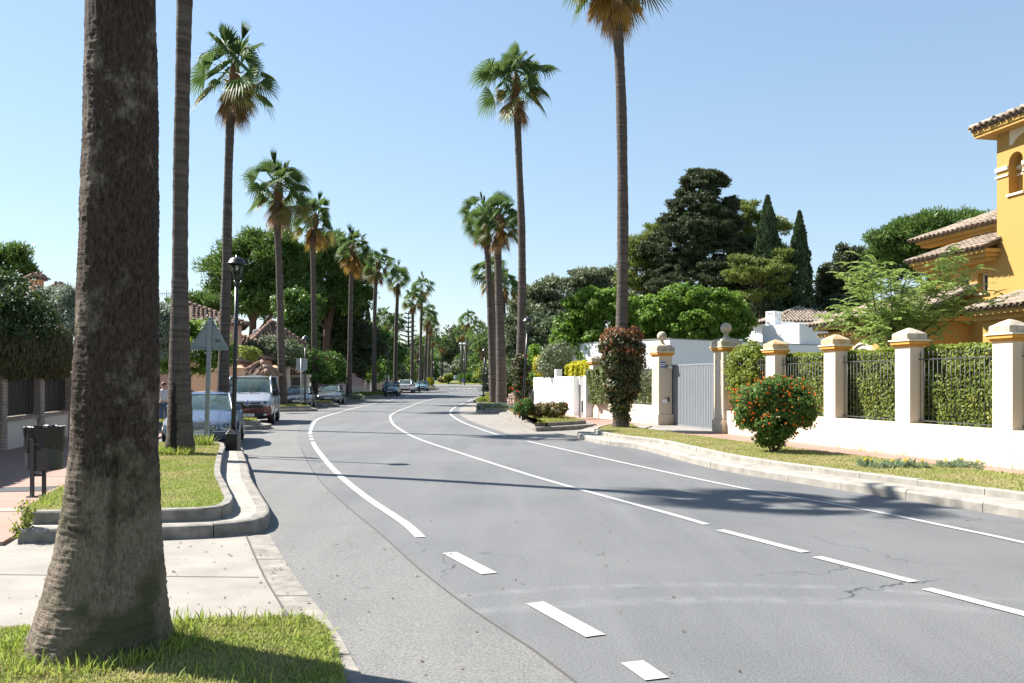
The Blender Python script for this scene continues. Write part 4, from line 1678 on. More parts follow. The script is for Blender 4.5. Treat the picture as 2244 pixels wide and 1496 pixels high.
def cypress(label, Y, px, ytop, ybot, half, seed):
    base = Vector(((px - CX) / F_PX * Y, Y, gz(Y)))
    k = Y / F_PX
    ztop = CAMZ - (ytop - HY) * k - base.z
    zb = .6
    R = np.random.default_rng(seed)
    n = 15000
    t = R.uniform(0, 1, n)
    prof = np.interp(t, [0, .12, .35, .6, .8, .92, 1], [.8, 1, .98, .8, .52, .26, .03])
    a = R.uniform(0, 2 * pi, n)
    bumpy = 1 + .10 * np.sin(a * 5 + t * 30) + .10 * np.sin(a * 3 - t * 55 + 1) + .06 * np.sin(a * 9 + t * 90)
    r = half * k * prof * bumpy * (1 - .3 * R.uniform(size=n) ** 2)
    P = np.stack([r * np.cos(a), r * np.sin(a), zb + t * (ztop - zb)], 1)
    D = unit(np.stack([np.cos(a) * .5, np.sin(a) * .5, np.full(n, 1.)], 1) + R.normal(size=(n, 3)) * .3)
    O = np.stack([np.cos(a), np.sin(a), np.zeros(n)], 1)
    V, Fq = leaf_quads(P, D, .34 * R.uniform(.6, 1.3, n), .38, R, outw=O)
    me = mesh_np('crown', V, Fq, ['leaf_cypress'], rnd=R.uniform(size=n))
    t_ = thing('cypress_tree', label, 'cypress', base, 0, 'slim cypresses')
    mb = MB()
    mb.tube([(0, 0, -.1), (0, 0, ztop * .8)], [.22, .05], 8)
    mb.build('trunk', 'wood_dark', t_)
    obj('crown', me, t_)


cypress('slim cypress rising among the yellowish pine clumps', 66, 1682, 430, 850, 42, 121)
cypress('slim cypress standing alone left of the round topped conifer', 66, 1752, 464, 850, 34, 122)
cypress('thin far cypress tip behind the left garden palms', 125, 806, 672, 850, 12, 123)
tree_px('round_conifer', 'dark round topped conifer beside the lone cypress', 'conifer', 70, 1865, 850,
        [(1866, 570, 30, 30), (1862, 610, 36, 40), (1850, 650, 44, 40), (1820, 620, 24, 30), (1812, 600, 10, 16), (1830, 660, 40, 30)], 124, .5, 44, .32, .35, 'leaf_conifer', needle=.4)
tree_px('stone_pine', 'domed stone pine behind the yellow house roof', 'pine tree', 62, 2040, 850,
        [(2020, 520, 90, 40), (1960, 550, 46, 36), (2100, 490, 60, 24), (2050, 500, 80, 28), (1990, 580, 60, 30), (2080, 540, 80, 40), (2150, 500, 40, 30)], 125, .6, 46, .42, .16, 'leaf_pine', needle=.9, bark='pine_bark', r=.4, fill=1.1)
tree_px('grey_green_tree', 'wide grey green cedar with layered boughs on the right', 'tree', 88, 1240, 850,
        [(1290, 612, 44, 24), (1230, 640, 56, 30), (1310, 650, 40, 40), (1180, 690, 60, 40), (1250, 690, 70, 40), (1150, 740, 50, 50), (1200, 760, 60, 60), (1330, 620, 24, 30), (1170, 640, 30, 14)],
        126, .75, 42, .42, .3, 'leaf_olive', needle=.45, r=.5, flat=.5, fill=1.1)
tree_px('feathery_tree', 'olive green tree behind the street lamp on the right', 'tree', 74, 1165, 856,
        [(1165, 790, 44, 50), (1140, 740, 34, 40), (1200, 740, 40, 44), (1185, 800, 46, 40), (1130, 800, 22, 50)], 127, .6, 40, .36, .35, 'leaf_grey', needle=.3)
tree_px('broadleaf_tree', 'bright green broad leaved tree behind the ivy wrapped palm', 'tree', 52, 1300, 850,
        [(1300, 680, 54, 44), (1260, 730, 50, 46), (1340, 710, 56, 50), (1300, 770, 70, 40), (1240, 770, 30, 36), (1350, 670, 30, 26)], 131, .36, 44, .22, .5, 'leaf_bright', r=.22, ragged=6)
tree_px('broadleaf_tree', 'bright green broad leaved tree behind the white flat roofed house', 'tree', 55, 1510, 850,
        [(1500, 660, 50, 34), (1450, 690, 60, 44), (1560, 680, 56, 44), (1600, 710, 36, 34), (1500, 720, 90, 40), (1420, 720, 50, 40), (1560, 740, 60, 30)], 132, .36, 44, .22, .5, 'leaf_bright', r=.22, ragged=6)
tree_px('garden_tree', 'mid green tree behind the white upper storey', 'tree', 68, 1770, 850, [(1790, 700, 40, 30), (1730, 720, 40, 40), (1840, 680, 30, 30), (1700, 690, 30, 50)], 133, .5, 40, .3, .5, 'leaf_conifer')

# thin feathery tree in the garden of the yellow house
YF = 24.0
fb = at(1945, 800, YF)
ft = thing('feathery_garden_tree', 'slender garden tree with feathery fern like leaves before the yellow house', 'tree', (fb.x, YF, 0.1))
R = random.Random(31)
Rn = np.random.default_rng(31)
ends = []
mb = MB()
o0 = Vector((0, 0, 0))
fork = [(1920, 720), (1985, 690), (1860, 690), (1960, 640), (2060, 600), (2090, 680), (1880, 640), (2020, 700), (1830, 700), (2120, 640), (2040, 640), (1930, 620), (2150, 660), (1950, 595), (1900, 640), (1985, 610), (2010, 640), (2090, 565), (2070, 585), (1870, 610), (2110, 600), (1960, 680), (1905, 590)]
for i, (px, py) in enumerate(fork):
    e = at(px, py, YF + R.uniform(-1.4, 1.4)) - Vector((fb.x, YF, .1))
    s = Vector((R.uniform(-.05, .05), R.uniform(-.05, .05), 1.9 + R.uniform(-.3, .5)))
    m1 = s.lerp(e, .5) + Vector((R.uniform(-.15, .15), R.uniform(-.1, .1), .12))
    mb.tube([s, s.lerp(m1, .5), m1, e], [.034, .028, .02, .007], 5)
    ends += [e, m1.lerp(e, .6), m1]
mb.tube([(0, 0, -.1), (.03, 0, 1.0), (0, 0, 2.3)], [.07, .055, .04], 8)
mb.build('trunk', 'wood_dark', ft)
Ps, Ds, Ss = [], [], []
for e in ends:
    for k in range(13):
        a = R.uniform(0, 2 * pi)
        st = e + Vector((R.gauss(0, .20), R.gauss(0, .20), R.gauss(.05, .12)))
        d = Vector((cos(a), sin(a), R.uniform(-.15, .9))).normalized()
        L = R.uniform(.35, .65)
        side = d.cross(Vector((0, 0, 1))).normalized()
        for q in range(13):
            f = q / 12
            p = st + d * L * f + Vector((0, 0, -.35 * L * f * f))
            for sg in (-1, 1):
                Ps.append(p + side * sg * .05 * (1.15 - .6 * f))
                Ds.append(side * sg + d * .5 + Vector((0, 0, R.uniform(-.35, .1))))
                Ss.append(.105 * (1.15 - .5 * f))
V, Fq = leaf_quads(np.array([tuple(p) for p in Ps]), unit(np.array([tuple(p) for p in Ds])), np.array(Ss), .38, Rn)
obj('crown', mesh_np('crown', V, Fq, ['leaf_feather'], rnd=Rn.uniform(size=len(Fq))), ft)

# beyond the roundabout
far = [(800, 190, 800, 40, 60, 'leaf_conifer', 'dark tree at the far left behind the parked cars'), (960, 300, 770, 30, 26, 'leaf_pine', 'domed far pine left of the far palm'),
       (996, 290, 760, 20, 36, 'leaf_conifer', 'dark pointed far conifer in the gap of the street'), (1048, 270, 780, 34, 40, 'leaf_grey', 'hazy green far tree right of the roundabout'),
       (985, 310, 800, 36, 24, 'leaf_shrub', 'dark green far tree before the pink far house'), (920, 260, 800, 30, 24, 'leaf_shrub', 'far rounded tree behind the left row of palms'),
       (940, 330, 765, 36, 18, 'leaf_aleppo', 'low far pine crown behind the left row of palms'), (1085, 190, 770, 40, 50, 'leaf_pine', 'far pine behind the close group of palms'),
       (1015, 330, 790, 30, 20, 'leaf_conifer', 'dark far tree behind the twin lamps'), (880, 230, 790, 34, 36, 'leaf_conifer', 'dark far tree behind the whorled pine'), (1130, 150, 770, 34, 56, 'leaf_conifer', 'dark far tree behind the right lamp'), (975, 330, 782, 14, 20, 'leaf_grey', 'pale far bush between the far palm and conifer')]
for i, (px, Y, py, rx, rz, m, lab) in enumerate(far):
    cr = Y * .0095
    tree_px('far_tree', lab, 'tree', Y, px, 830, [(px, py, rx, rz), (px - rx * .6, py + rz * .7, rx * .7, rz * .7), (px + rx * .6, py + rz * .6, rx * .7, rz * .8)], 140 + i, cr, 34, Y * .0045, .4, m, needle=.4, group='trees beyond the roundabout', ntarg=2)
# roundabout planting
for i, (px, py, r, Y, m, lab) in enumerate(((983, 829, 7.5, 193, 'leaf_hedge', 'clipped yellowish ball shrub on the roundabout'), (1041, 829, 8, 194, 'leaf_shrub', 'clipped dark green ball shrub on the roundabout'), (970, 832, 6, 196, 'leaf_red', 'small reddish shrub on the roundabout'), (940, 837, 5, 150, 'leaf_yellow', 'small round shrub at the far end of the left pavement'))):
    tree_px('ball_shrub', lab, 'shrub', Y, px, 840, [(px, py, r, r)], 160 + i, .5, 40, .5, .5, m, r=.15, base_z=gz(Y) + .1)
fp = thing('spiky_plant', 'spiky green fan plant in the middle of the roundabout', 'plant', (at(1022, 835, 196).x, 196, RB_Z + .3))
obj('leaves', crown_mesh('leaves', 171, [(0, 0, .9, 1.7, 1.7, 1.0)], .7, 60, 1.3, .1, 'leaf_shrub', needle=1.2), fp)

# ------------------------------------------------------------------ hedges and bushes
def hedge(name, label, f, u0, u1, d0, d1, z0, z1, n, size, mat, seed, core='hedge_core', asp=.55, cat='hedge', wob=.05, parts=True):
    """clipped hedge as a leaf-covered box; f(u, d, z) gives world points"""
    R = np.random.default_rng(seed)
    Lu, Ld, Lz = u1 - u0, d1 - d0, z1 - z0
    areas = np.array([Lu * Lz, Lu * Ld, Ld * Lz * .7, Lu * Lz * .25])
    cnt = (n * areas / areas.sum()).astype(int)
    Q, O = [], []

    def rn(k):
        return R.uniform(0, 1, k)

    def dep(k):
        return R.uniform(-.02, .11, k)
    k = cnt[0]
    Q.append(np.stack([u0 + Lu * rn(k), d0 + dep(k), z0 + Lz * rn(k)], 1)); O.append(np.tile([0, -1, .35], (k, 1)))
    k = cnt[1]
    Q.append(np.stack([u0 + Lu * rn(k), d0 + Ld * rn(k), z1 - dep(k)], 1)); O.append(np.tile([0, 0, 1.], (k, 1)))
    k = cnt[2]
    e = R.integers(0, 2, k)
    Q.append(np.stack([np.where(e, u1 - dep(k), u0 + dep(k)), d0 + Ld * rn(k), z0 + Lz * rn(k)], 1)); O.append(np.stack([np.where(e, 1., -1.), np.zeros(k), np.full(k, .3)], 1))
    k = cnt[3]
    Q.append(np.stack([u0 + Lu * rn(k), d1 - dep(k), z0 + Lz * rn(k)], 1)); O.append(np.tile([0, 1., .3], (k, 1)))
    Q, O = np.concatenate(Q), np.concatenate(O)
    wv = wob * (np.sin(Q[:, 0] * 3.1 + Q[:, 2] * 2) + np.sin(Q[:, 0] * 7.3 + 1.3 + Q[:, 2] * 5) * .6)
    Q[:, 1] += wv * (O[:, 1] * -1)
    Q[:, 2] += wv * O[:, 2] * .7
    o = np.array(f(0, 0, 0)); ax = np.stack([np.array(f(1, 0, 0)) - o, np.array(f(0, 1, 0)) - o, np.array([0, 0, 1.])])
    P = o * np.array([1, 1, 0]) + Q @ ax
    OW = unit(O @ ax)
    D = unit(np.cross(OW, R.normal(size=OW.shape)) + R.normal(size=OW.shape) * .45)
    V, Fq = leaf_quads(P, D, size * R.uniform(.6, 1.3, len(P)), asp, R, outw=OW)
    t = thing(name, label, cat, f((u0 + u1) / 2, (d0 + d1) / 2, 0))
    c = np.array(t.location)
    obj('foliage', mesh_np('foliage', V - c, Fq, [mat], rnd=R.uniform(size=len(Fq))), t)
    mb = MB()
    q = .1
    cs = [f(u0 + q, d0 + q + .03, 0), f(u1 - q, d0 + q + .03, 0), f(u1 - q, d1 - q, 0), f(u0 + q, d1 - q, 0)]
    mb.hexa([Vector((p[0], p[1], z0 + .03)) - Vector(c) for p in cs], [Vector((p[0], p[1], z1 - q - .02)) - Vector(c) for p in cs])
    mb.build('light_blocker', core, t)  # solid dark box added behind the leaves to block light
    return t


def bush(name, label, base, blobs, seed, cr, per, size, asp, mat, cat='shrub', extras=(), needle=0., stems=True, fill=1., flat=.8, hang=0., rot=0):
    t = thing(name, label, cat, base)
    obj('foliage', crown_mesh('foliage', seed, blobs, cr, int(per * 1.4), size, asp, mat, flat, needle, -.9, fill, hang, .12), t)
    if stems:
        mb = MB()
        R = random.Random(seed)
        for k in range(9):
            b = blobs[k % len(blobs)]
            mb.tube([(R.uniform(-.08, .08), R.uniform(-.08, .08), -.05), (b[0] * .5 + R.uniform(-.1, .1), b[1] * .5 + R.uniform(-.1, .1), b[2] * .5), (b[0] + R.uniform(-.5, .5) * b[3], b[1] + R.uniform(-.5, .5) * b[4], b[2])], [.025, .018, .008], 5)
        mb.build('stems', 'wood_dark', t)
    for (pname, n, s, m) in extras:
        R = np.random.default_rng(seed + 7)
        Vs, Fs, rn = [], [], []
        P, O = clump_points(R, blobs, cr, 4, .9, -.5, 1.2)
        out = np.min(np.stack([np.linalg.norm((P - np.array(b_[:3])) / np.array(b_[3:6]), axis=1) for b_ in blobs]), axis=0)
        P, O = P[out > .97], O[out > .97]
        ix = R.permutation(len(P))[:n]
        C, Oo = P[ix] + O[ix] * cr * .6, O[ix]
        # each flower head: five petals
        k = 6
        ld = unit(np.repeat(Oo, k, 0) + R.normal(size=(len(C) * k, 3)) * .7)
        V, Fq = leaf_quads(np.repeat(C, k, 0) + ld * s * .25, ld, np.full(len(ld), s), .7, R)
        obj(pname, mesh_np(pname, V, Fq, [m], rnd=np.repeat(R.uniform(size=len(C)), k)), t)['kind'] = 'stuff'
    return t


WU = (.2374, -.9714)
WN = (.9714, .2374)


def fw(u, d, z=0.):
    return (3.6 + WU[0] * u + WN[0] * d, 38.5 + WU[1] * u + WN[1] * d, z)


hedge('clipped_hedge', 'long clipped hedge behind the white iron railing on the right', fw, 12.45, 27.5, .42, 1.3, .62, 2.43, 52000, .085, 'leaf_hedge', 201)
hedge('clipped_hedge', 'leafy hedge bulging over the wall left of the ivy wrapped palm', fw, -.5, 1.9, -.2, .7, .75, 2.2, 13000, .11, 'leaf_hedge_dark', 202, wob=.09)
hedge('clipped_hedge', 'hedge piece behind the railing between the ivy palm and the gate pillar', fw, 1.9, 6.7, .25, 1.0, .75, 2.1, 14000, .11, 'leaf_hedge_dark', 203)
fs = lambda u, d, z=0.: (3.25 - .06 * u + d, 39.3 + u, z)
hedge('yellow_hedge', 'golden yellow hedge above the white street wall', fs, .3, 9.0, .35, 1.3, 1.2, 2.6, 15000, .16, 'leaf_yellow', 204, wob=.14)
bush('rounded_bush', 'pale rounded bush behind the white street wall', at(1222, 850, 49), [(0, 0, 1.85, .9, .9, .65), (-.4, 0, 1.3, .7, .8, .7)], 205, .3, 44, .16, .35, 'leaf_olive', stems=False)
bush('yellow_bush', 'orange yellow bush at the far end of the white street wall', at(1187, 860, 62), [(0, 0, 1.9, .5, .6, .7)], 206, .3, 40, .22, .5, 'leaf_yellow', stems=False)
bush('street_bush', 'dark green bush on the pavement beyond the bench', (at(1112, 850, 75).x, 75, .35), [(0, 0, .9, .55, .6, .8)], 207, .25, 40, .2, .5, 'leaf_shrub')
tree_px('garden_tree', 'bright green shrub tree left of the white street wall', 'tree', 66, 1168, 858, [(1172, 790, 18, 30), (1180, 830, 14, 20)], 208, .4, 40, .28, .5, 'leaf_bright')

p_ = fw(13.4, .25)
bush('climbing_shrub', 'leafy shrub spilling over the railing right of the ball topped gate pillar', (p_[0], p_[1], .1),
     [(0, .1, 1.5, .5, .55, .55), (.1, .2, 2.2, .5, .6, .4), (-.15, .6, 2.0, .45, .5, .5), (.1, -.3, .95, .4, .5, .4), (.15, .35, 2.55, .25, .3, .22)], 209, .18, 36, .11, .45, 'leaf_hedge', stems=False)
grass('wall_weeds', [fw(17, -.16)[:2], fw(24.5, -.16)[:2], fw(24.5, -.01)[:2], fw(17, -.01)[:2]], 420, .14, .1, 'turf_tall', 33, .006, 1.2)
# flowering shrub with orange heads on the right lawn
LX, LY = gp(1697, 990, .2)
bush('flowering_shrub', 'round shrub covered in orange red flower heads on the right lawn', (LX, LY, .2),
     [(-0.042, 0, 0.92, 0.59, 0.574, 0.52), (-0.487, 0.1, 1, 0.312, 0.41, 0.34), (0.42, -0.1, 0.95, 0.328, 0.41, 0.4), (-0.042, 0, 0.48, 0.344, 0.344, 0.34), (0.126, 0.1, 1.34, 0.279, 0.328, 0.22), (-0.252, -0.2, 1.25, 0.279, 0.328, 0.24), (0.462, 0.1, 1.25, 0.197, 0.246, 0.24), (-0.605, 0, 0.72, 0.18, 0.246, 0.22), (0.605, 0, 0.75, 0.164, 0.246, 0.2), (-0.042, -0.3, 0.7, 0.41, 0.41, 0.4)], 211, .12, 50, .075, .6, 'leaf_lantana',
     extras=(('flower_heads', 240, .044, 'petal_orange'),), fill=1.3)
# ivy wrapped round the palm
ib = at(1362, 940, YR1)
k = YR1 / F_PX
bush('ivy', 'bushy ivy wrapped around the palm trunk, dark leaves', (ib.x, YR1, .2),
     [(.0, -.05, 1.35, .52, .5, .6), (0, -.05, 2.1, .62, .6, .6), (0, 0, .85, .32, .34, .4), (0, 0, .45, .2, .22, .3), (0, -.05, 2.6, .66, .62, .4)], 212, .17, 46, .12, .5, 'leaf_ivy', 'ivy', stems=False, fill=1.3)
obj('red_leaves', crown_mesh('red_leaves', 213, [(0, -.05, 2.62, .68, .66, .5), (-.2, -.05, 2.9, .4, .5, .3), (.3, -.05, 2.95, .3, .5, .3), (.4, -.1, 2.3, .32, .4, .5)], .17, 34, .12, .5, 'leaf_ivy_red'), bpy.data.objects['ivy'])
b2 = at(1140, 905, 37.3)
bush('flowering_vine', 'leafy vine with red flowers climbing the palm behind the street lamp', (b2.x, 37.25, .25),
     [(.05, -.1, .5, .27, .25, .5), (.05, -.1, 1.3, .32, .3, .6), (.08, -.1, 2.0, .36, .3, .4), (0, -.1, 2.3, .25, .25, .3)], 214, .15, 30, .12, .5, 'leaf_ivy', 'vine', extras=(('red_flowers', 14, .1, 'petal_red'),), stems=False)
wx, wy = gp(48, 1185, .03)
t = thing('weed', 'spindly weed growing at the left end of the low kerb', 'weed', (wx, wy, .04))
R = random.Random(4)
mb = MB()
for k in range(9):
    a, l = R.uniform(0, 6.28), R.uniform(.15, .5)
    mb.tube([(0, 0, 0), (cos(a) * .06, sin(a) * .06, l * .6), (cos(a) * .14, sin(a) * .14, l)], [.004, .003, .0015], 4)
mb.build('stems', 'leaf_grey', t)
obj('leaves', crown_mesh('leaves', 233, [(0, 0, .1, .09, .09, .1), (.03, 0, .28, .07, .07, .12)], .05, 10, .05, .45, 'leaf_hedge'), t)
# roses in the second planter
for i, (px, py, Y, h, w, m, lab, nf) in enumerate(((1147, 918, 33.0, .62, .34, 'leaf_shrub', 'green rose bush with red blooms at the foot of the lamp', 16), (1182, 920, 33.2, .48, .42, 'leaf_red', 'low reddish rose bush in the middle of the planter', 5), (1216, 919, 32.8, .55, .48, 'leaf_red', 'brownish rose bush at the right end of the planter', 7))):
    bush('rose_bush', lab, ((px - CX) / F_PX * Y, Y, .27), [(0, 0, h * .65, w, w, h * .5), (w * .5, 0, h * .7, w * .5, w * .5, h * .45)], 220 + i, .1, 34, .075, .55, m, extras=(('roses', nf, .06, 'petal_red'),))
# silvery flower patch on the right lawn
gx, gy = gp(2020, 1022, .22)
t = thing('silver_plants', 'low silvery plants with yellow flowers on the right lawn', 'flower bed', (gx, gy, .22))
R = np.random.default_rng(230)
sp = [(R.uniform(-.95, .85), R.uniform(-.22, .22), .02, R.uniform(.07, .15), .1, R.uniform(.04, .08)) for _ in range(19)]
obj('foliage', crown_mesh('foliage', 230, sp, .06, 16, .11, .16, 'leaf_blue', needle=1.), t)
P = np.array([(s[0], s[1], .11) for s in sp[3:13]])
ld = unit(np.repeat(np.tile([0, 0, .6], (len(P), 1)), 8, 0) + R.normal(size=(len(P) * 8, 3)))
V, Fq = leaf_quads(np.repeat(P, 8, 0) + ld * .02, ld, np.full(len(ld), .05), .6, R)
obj('yellow_flowers', mesh_np('yellow_flowers', V, Fq, ['petal_yellow'], rnd=R.uniform(size=len(Fq))), t)['kind'] = 'stuff'
# silver ground plants in the planters down the street
for i, (cx, cy, w, l, m, lab) in enumerate(((-.85, 46.6, .85, .45, 'leaf_silver', 'silvery ground plants at the front of the palm group planter'), (-13.6, 70.6, 1.3, 1.6, 'leaf_blue', 'blue grey ground plants around the amber skirted palm'), (-13.7, 81, 1.4, 1.6, 'leaf_hedge', 'low clipped green hedge in the planter before the dark blue car'), (-13.6, 93.5, 1.0, 1.2, 'leaf_hedge', 'low green hedge between the dark blue and the white car'), (-1.6, 62, .7, 1.6, 'leaf_hedge', 'low green plants behind the palm group'))):
    R = np.random.default_rng(240 + i)
    t = thing('ground_plants', lab, 'plants', (cx, cy, .28 + gz(cy)))
    obj('foliage', crown_mesh('foliage', 240 + i, [(R.uniform(-w, w), R.uniform(-l, l), .04, .3, .3, .15) for _ in range(18)], .12, 22, .13, .3, m, needle=.7), t)

# left: jasmine bush, olive, brown clipped hedge
fl = lambda u, d, z=0.: (-11.9 - .2 * u - d, 20.0 + u, z)     # along the left wall, d towards the garden
t = thing('brown_hedge', 'overhanging clipped hedge with brown sides above the left railing', 'hedge', (-13.0, 24, 0))
R = np.random.default_rng(251)
n = 30000
u = R.uniform(-9, 5.2, n)
a = R.uniform(-.25 * pi, 1.1 * pi, n)
rad_u = .90 + .05 * np.sin(u * 2.1)
dd = .55 - np.cos(a) * rad_u * R.uniform(.85, 1.03, n)
zz = 2.50 + np.sin(a) * rad_u * 1.15 * R.uniform(.9, 1.03, n)
P = np.stack([-11.9 - .2 * u - dd, 20.0 + u, zz], 1)
OW = unit(np.stack([np.cos(a), np.zeros(n), np.sin(a)], 1))
D = unit(np.array([0, .1, 1.]) + R.normal(size=(n, 3)) * .3 - OW * (OW[:, 2:3]) * .8)
V, Fq = leaf_quads(P, D, .22 * R.uniform(.6, 1.3, n), .22, R, outw=OW)
obj('foliage', mesh_np('foliage', V - np.array([-13.0, 24, 0]), Fq, ['leaf_brownhedge'], rnd=R.uniform(size=n)), t)
mb = MB()
mb.tube([Vector(fl(uu, .55, 2.48)) - Vector((-13.0, 24, 0)) for uu in np.linspace(-8.9, 5.1, 8)], .74, 12)
mb.build('light_blocker', 'hedge_core', t)  # dark tube added inside the foliage so no light passes
bb = Vector(fl(1.6, .35, 0))
bush('jasmine_bush', 'large dark bush dotted with white blossom above the left railing', bb,
     [(0, -.5, 3.45, 1.0, 1.3, .75), (.2, -1.6, 3.2, .95, 1.2, .8), (.0, .6, 3.3, .8, 1.0, .7), (-.1, -2.8, 3.5, 1.0, 1.2, .8), (-.3, -.6, 4.0, .8, 1.2, .4)], 252, .26, 60, .11, .5, 'leaf_jasmine', extras=(('blossom', 620, .04, 'petal_white'),), stems=False, fill=1.1)
tree_px('olive_tree', 'silvery olive tree behind the massive trunk on the left', 'tree', 30, 150, 850, [(140, 690, 50, 46), (190, 700, 50, 60), (110, 670, 30, 30), (330, 740, 34, 60), (360, 720, 22, 46), (350, 700, 20, 30)], 253, .3, 60, .2, .2, 'leaf_silver', needle=.6, r=.12)
bush('white_flower_hedge', 'sprawling bush with white flowers behind the blue car', at(400, 852, 37), [(-.7, 0, 2.0, 1.1, .6, .9), (.4, 0, 1.9, 1.0, .6, .9), (1.2, 0, 1.7, .7, .6, .9), (-1.4, 0, 2.0, .8, .6, .8), (.9, .3, 2.4, .6, .5, .5), (1.75, .1, 1.6, .35, .4, .6), (.2, 0, 1.1, 1.3, .5, .5)], 254, .24, 46, .16, .5, 'leaf_bright', extras=(('blossom', 260, .07, 'petal_white'),), stems=False)
bush('yellow_bush', 'yellow green bush beside the small gate roof on the left', at(540, 850, 47), [(0, 0, 2.0, .5, .4, .3), (.4, 0, 1.8, .35, .35, .28)], 255, .22, 44, .12, .5, 'leaf_hedge', stems=False)
bush('garden_shrub', 'grey green shrub mass beside the striped tile roof', at(598, 850, 58), [(0, 0, 2.5, 1.6, 1.2, .9), (1.1, 0, 2.2, 1.1, 1.0, .8), (-1.2, 0, 2.4, .8, 1.0, .6)], 256, .35, 44, .2, .45, 'leaf_grey', stems=False)
bush('bougainvillea', 'shrub with bright pink blossom behind the left sign post', at(683, 850, 66), [(0, 0, 1.7, .8, .6, .7), (-.7, 0, 2.3, .7, .6, .6), (.3, 0, 2.2, .6, .6, .6)], 257, .3, 36, .2, .5, 'leaf_shrub', extras=(('pink_blossom', 26, .16, 'petal_pink'),), stems=False)
bush('garden_shrub', 'dark green bush before the rose wall behind the grey hatchback', at(716, 850, 74), [(0, 0, 1.6, 1.6, .9, 1.5), (-.9, 0, 1.7, .9, .8, 1.3), (.8, 0, 1.0, .9, .8, .9)], 258, .4, 44, .24, .5, 'leaf_shrub', stems=False)
for i, (px, py, Y, w, h, m, lab) in enumerate(((786, 800, 96, 2.2, 1.4, 'leaf_bright', 'leafy shrubs above the rose wall'), (862, 812, 112, 1.4, 1.4, 'leaf_grey', 'pale flowering shrubs behind the dark blue car'), (878, 800, 128, 1.8, 1.6, 'leaf_bright', 'sunlit shrubs behind the white car'), (824, 806, 104, 1.5, 1.3, 'leaf_shrub', 'dark shrubs over the white garden gate'), (892, 826, 138, 1.3, 1.0, 'leaf_hedge', 'light green shrubs behind the far left palms'), (1075, 815, 130, 1.6, 1.2, 'leaf_hedge', 'yellow green hedge right of the roundabout'), (970, 806, 275, 6.0, 1.6, 'leaf_silver', 'pale hedge above the far white wall'), (1052, 812, 262, 5, 2.4, 'leaf_shrub', 'dark hedge behind the roundabout'), (640, 790, 64, 2.2, 1.0, 'leaf_shrub', 'low dark shrub over the beige gateway'), (1100, 815, 110, 2.0, 2.6, 'leaf_conifer', 'dark hedge behind the close group of palms'), (1145, 820, 96, 2.6, 2.2, 'leaf_conifer', 'dark hedge behind the vine clad palm'))):
    c = at(px, py, Y)
    g0 = gz(Y)
    bush('far_shrub', lab, (c.x, Y, g0), [(0, 0, c.z - g0, w, w * .6, h), (-w * .6, .2, (c.z - g0) * .7, w * .7, w * .5, h * .8), (w * .6, .1, (c.z - g0) * .75, w * .7, w * .5, h * .8)], 260 + i, Y * .0055, 34, Y * .0032, .5, m, stems=False)

# ------------------------------------------------------------------ right: cream boundary wall with pillars, railings, gate
WANG = atan2(WU[1], WU[0]) + pi / 2     # rotation so that local -Y ... local x = inward normal
def fl3(root):
    L = Vector(root.location)
    return lambda u, d, z=0.: Vector(fw(u, d, z)) - L


bw = thing('boundary_wall', 'cream garden wall with ochre banded pillars and iron railings', 'wall', fw(20, .2, .1))
q = fl3(bw)


def wbox(mb, u0, u1, d0, d1, z0, z1, m=0, f=None):
    f = f or q
    b = [f(u0, d0, z0), f(u1, d0, z0), f(u1, d1, z0), f(u0, d1, z0)]
    t_ = [f(u0, d0, z1), f(u1, d0, z1), f(u1, d1, z1), f(u0, d1, z1)]
    mb.hexa(b[::-1], t_[::-1], m)


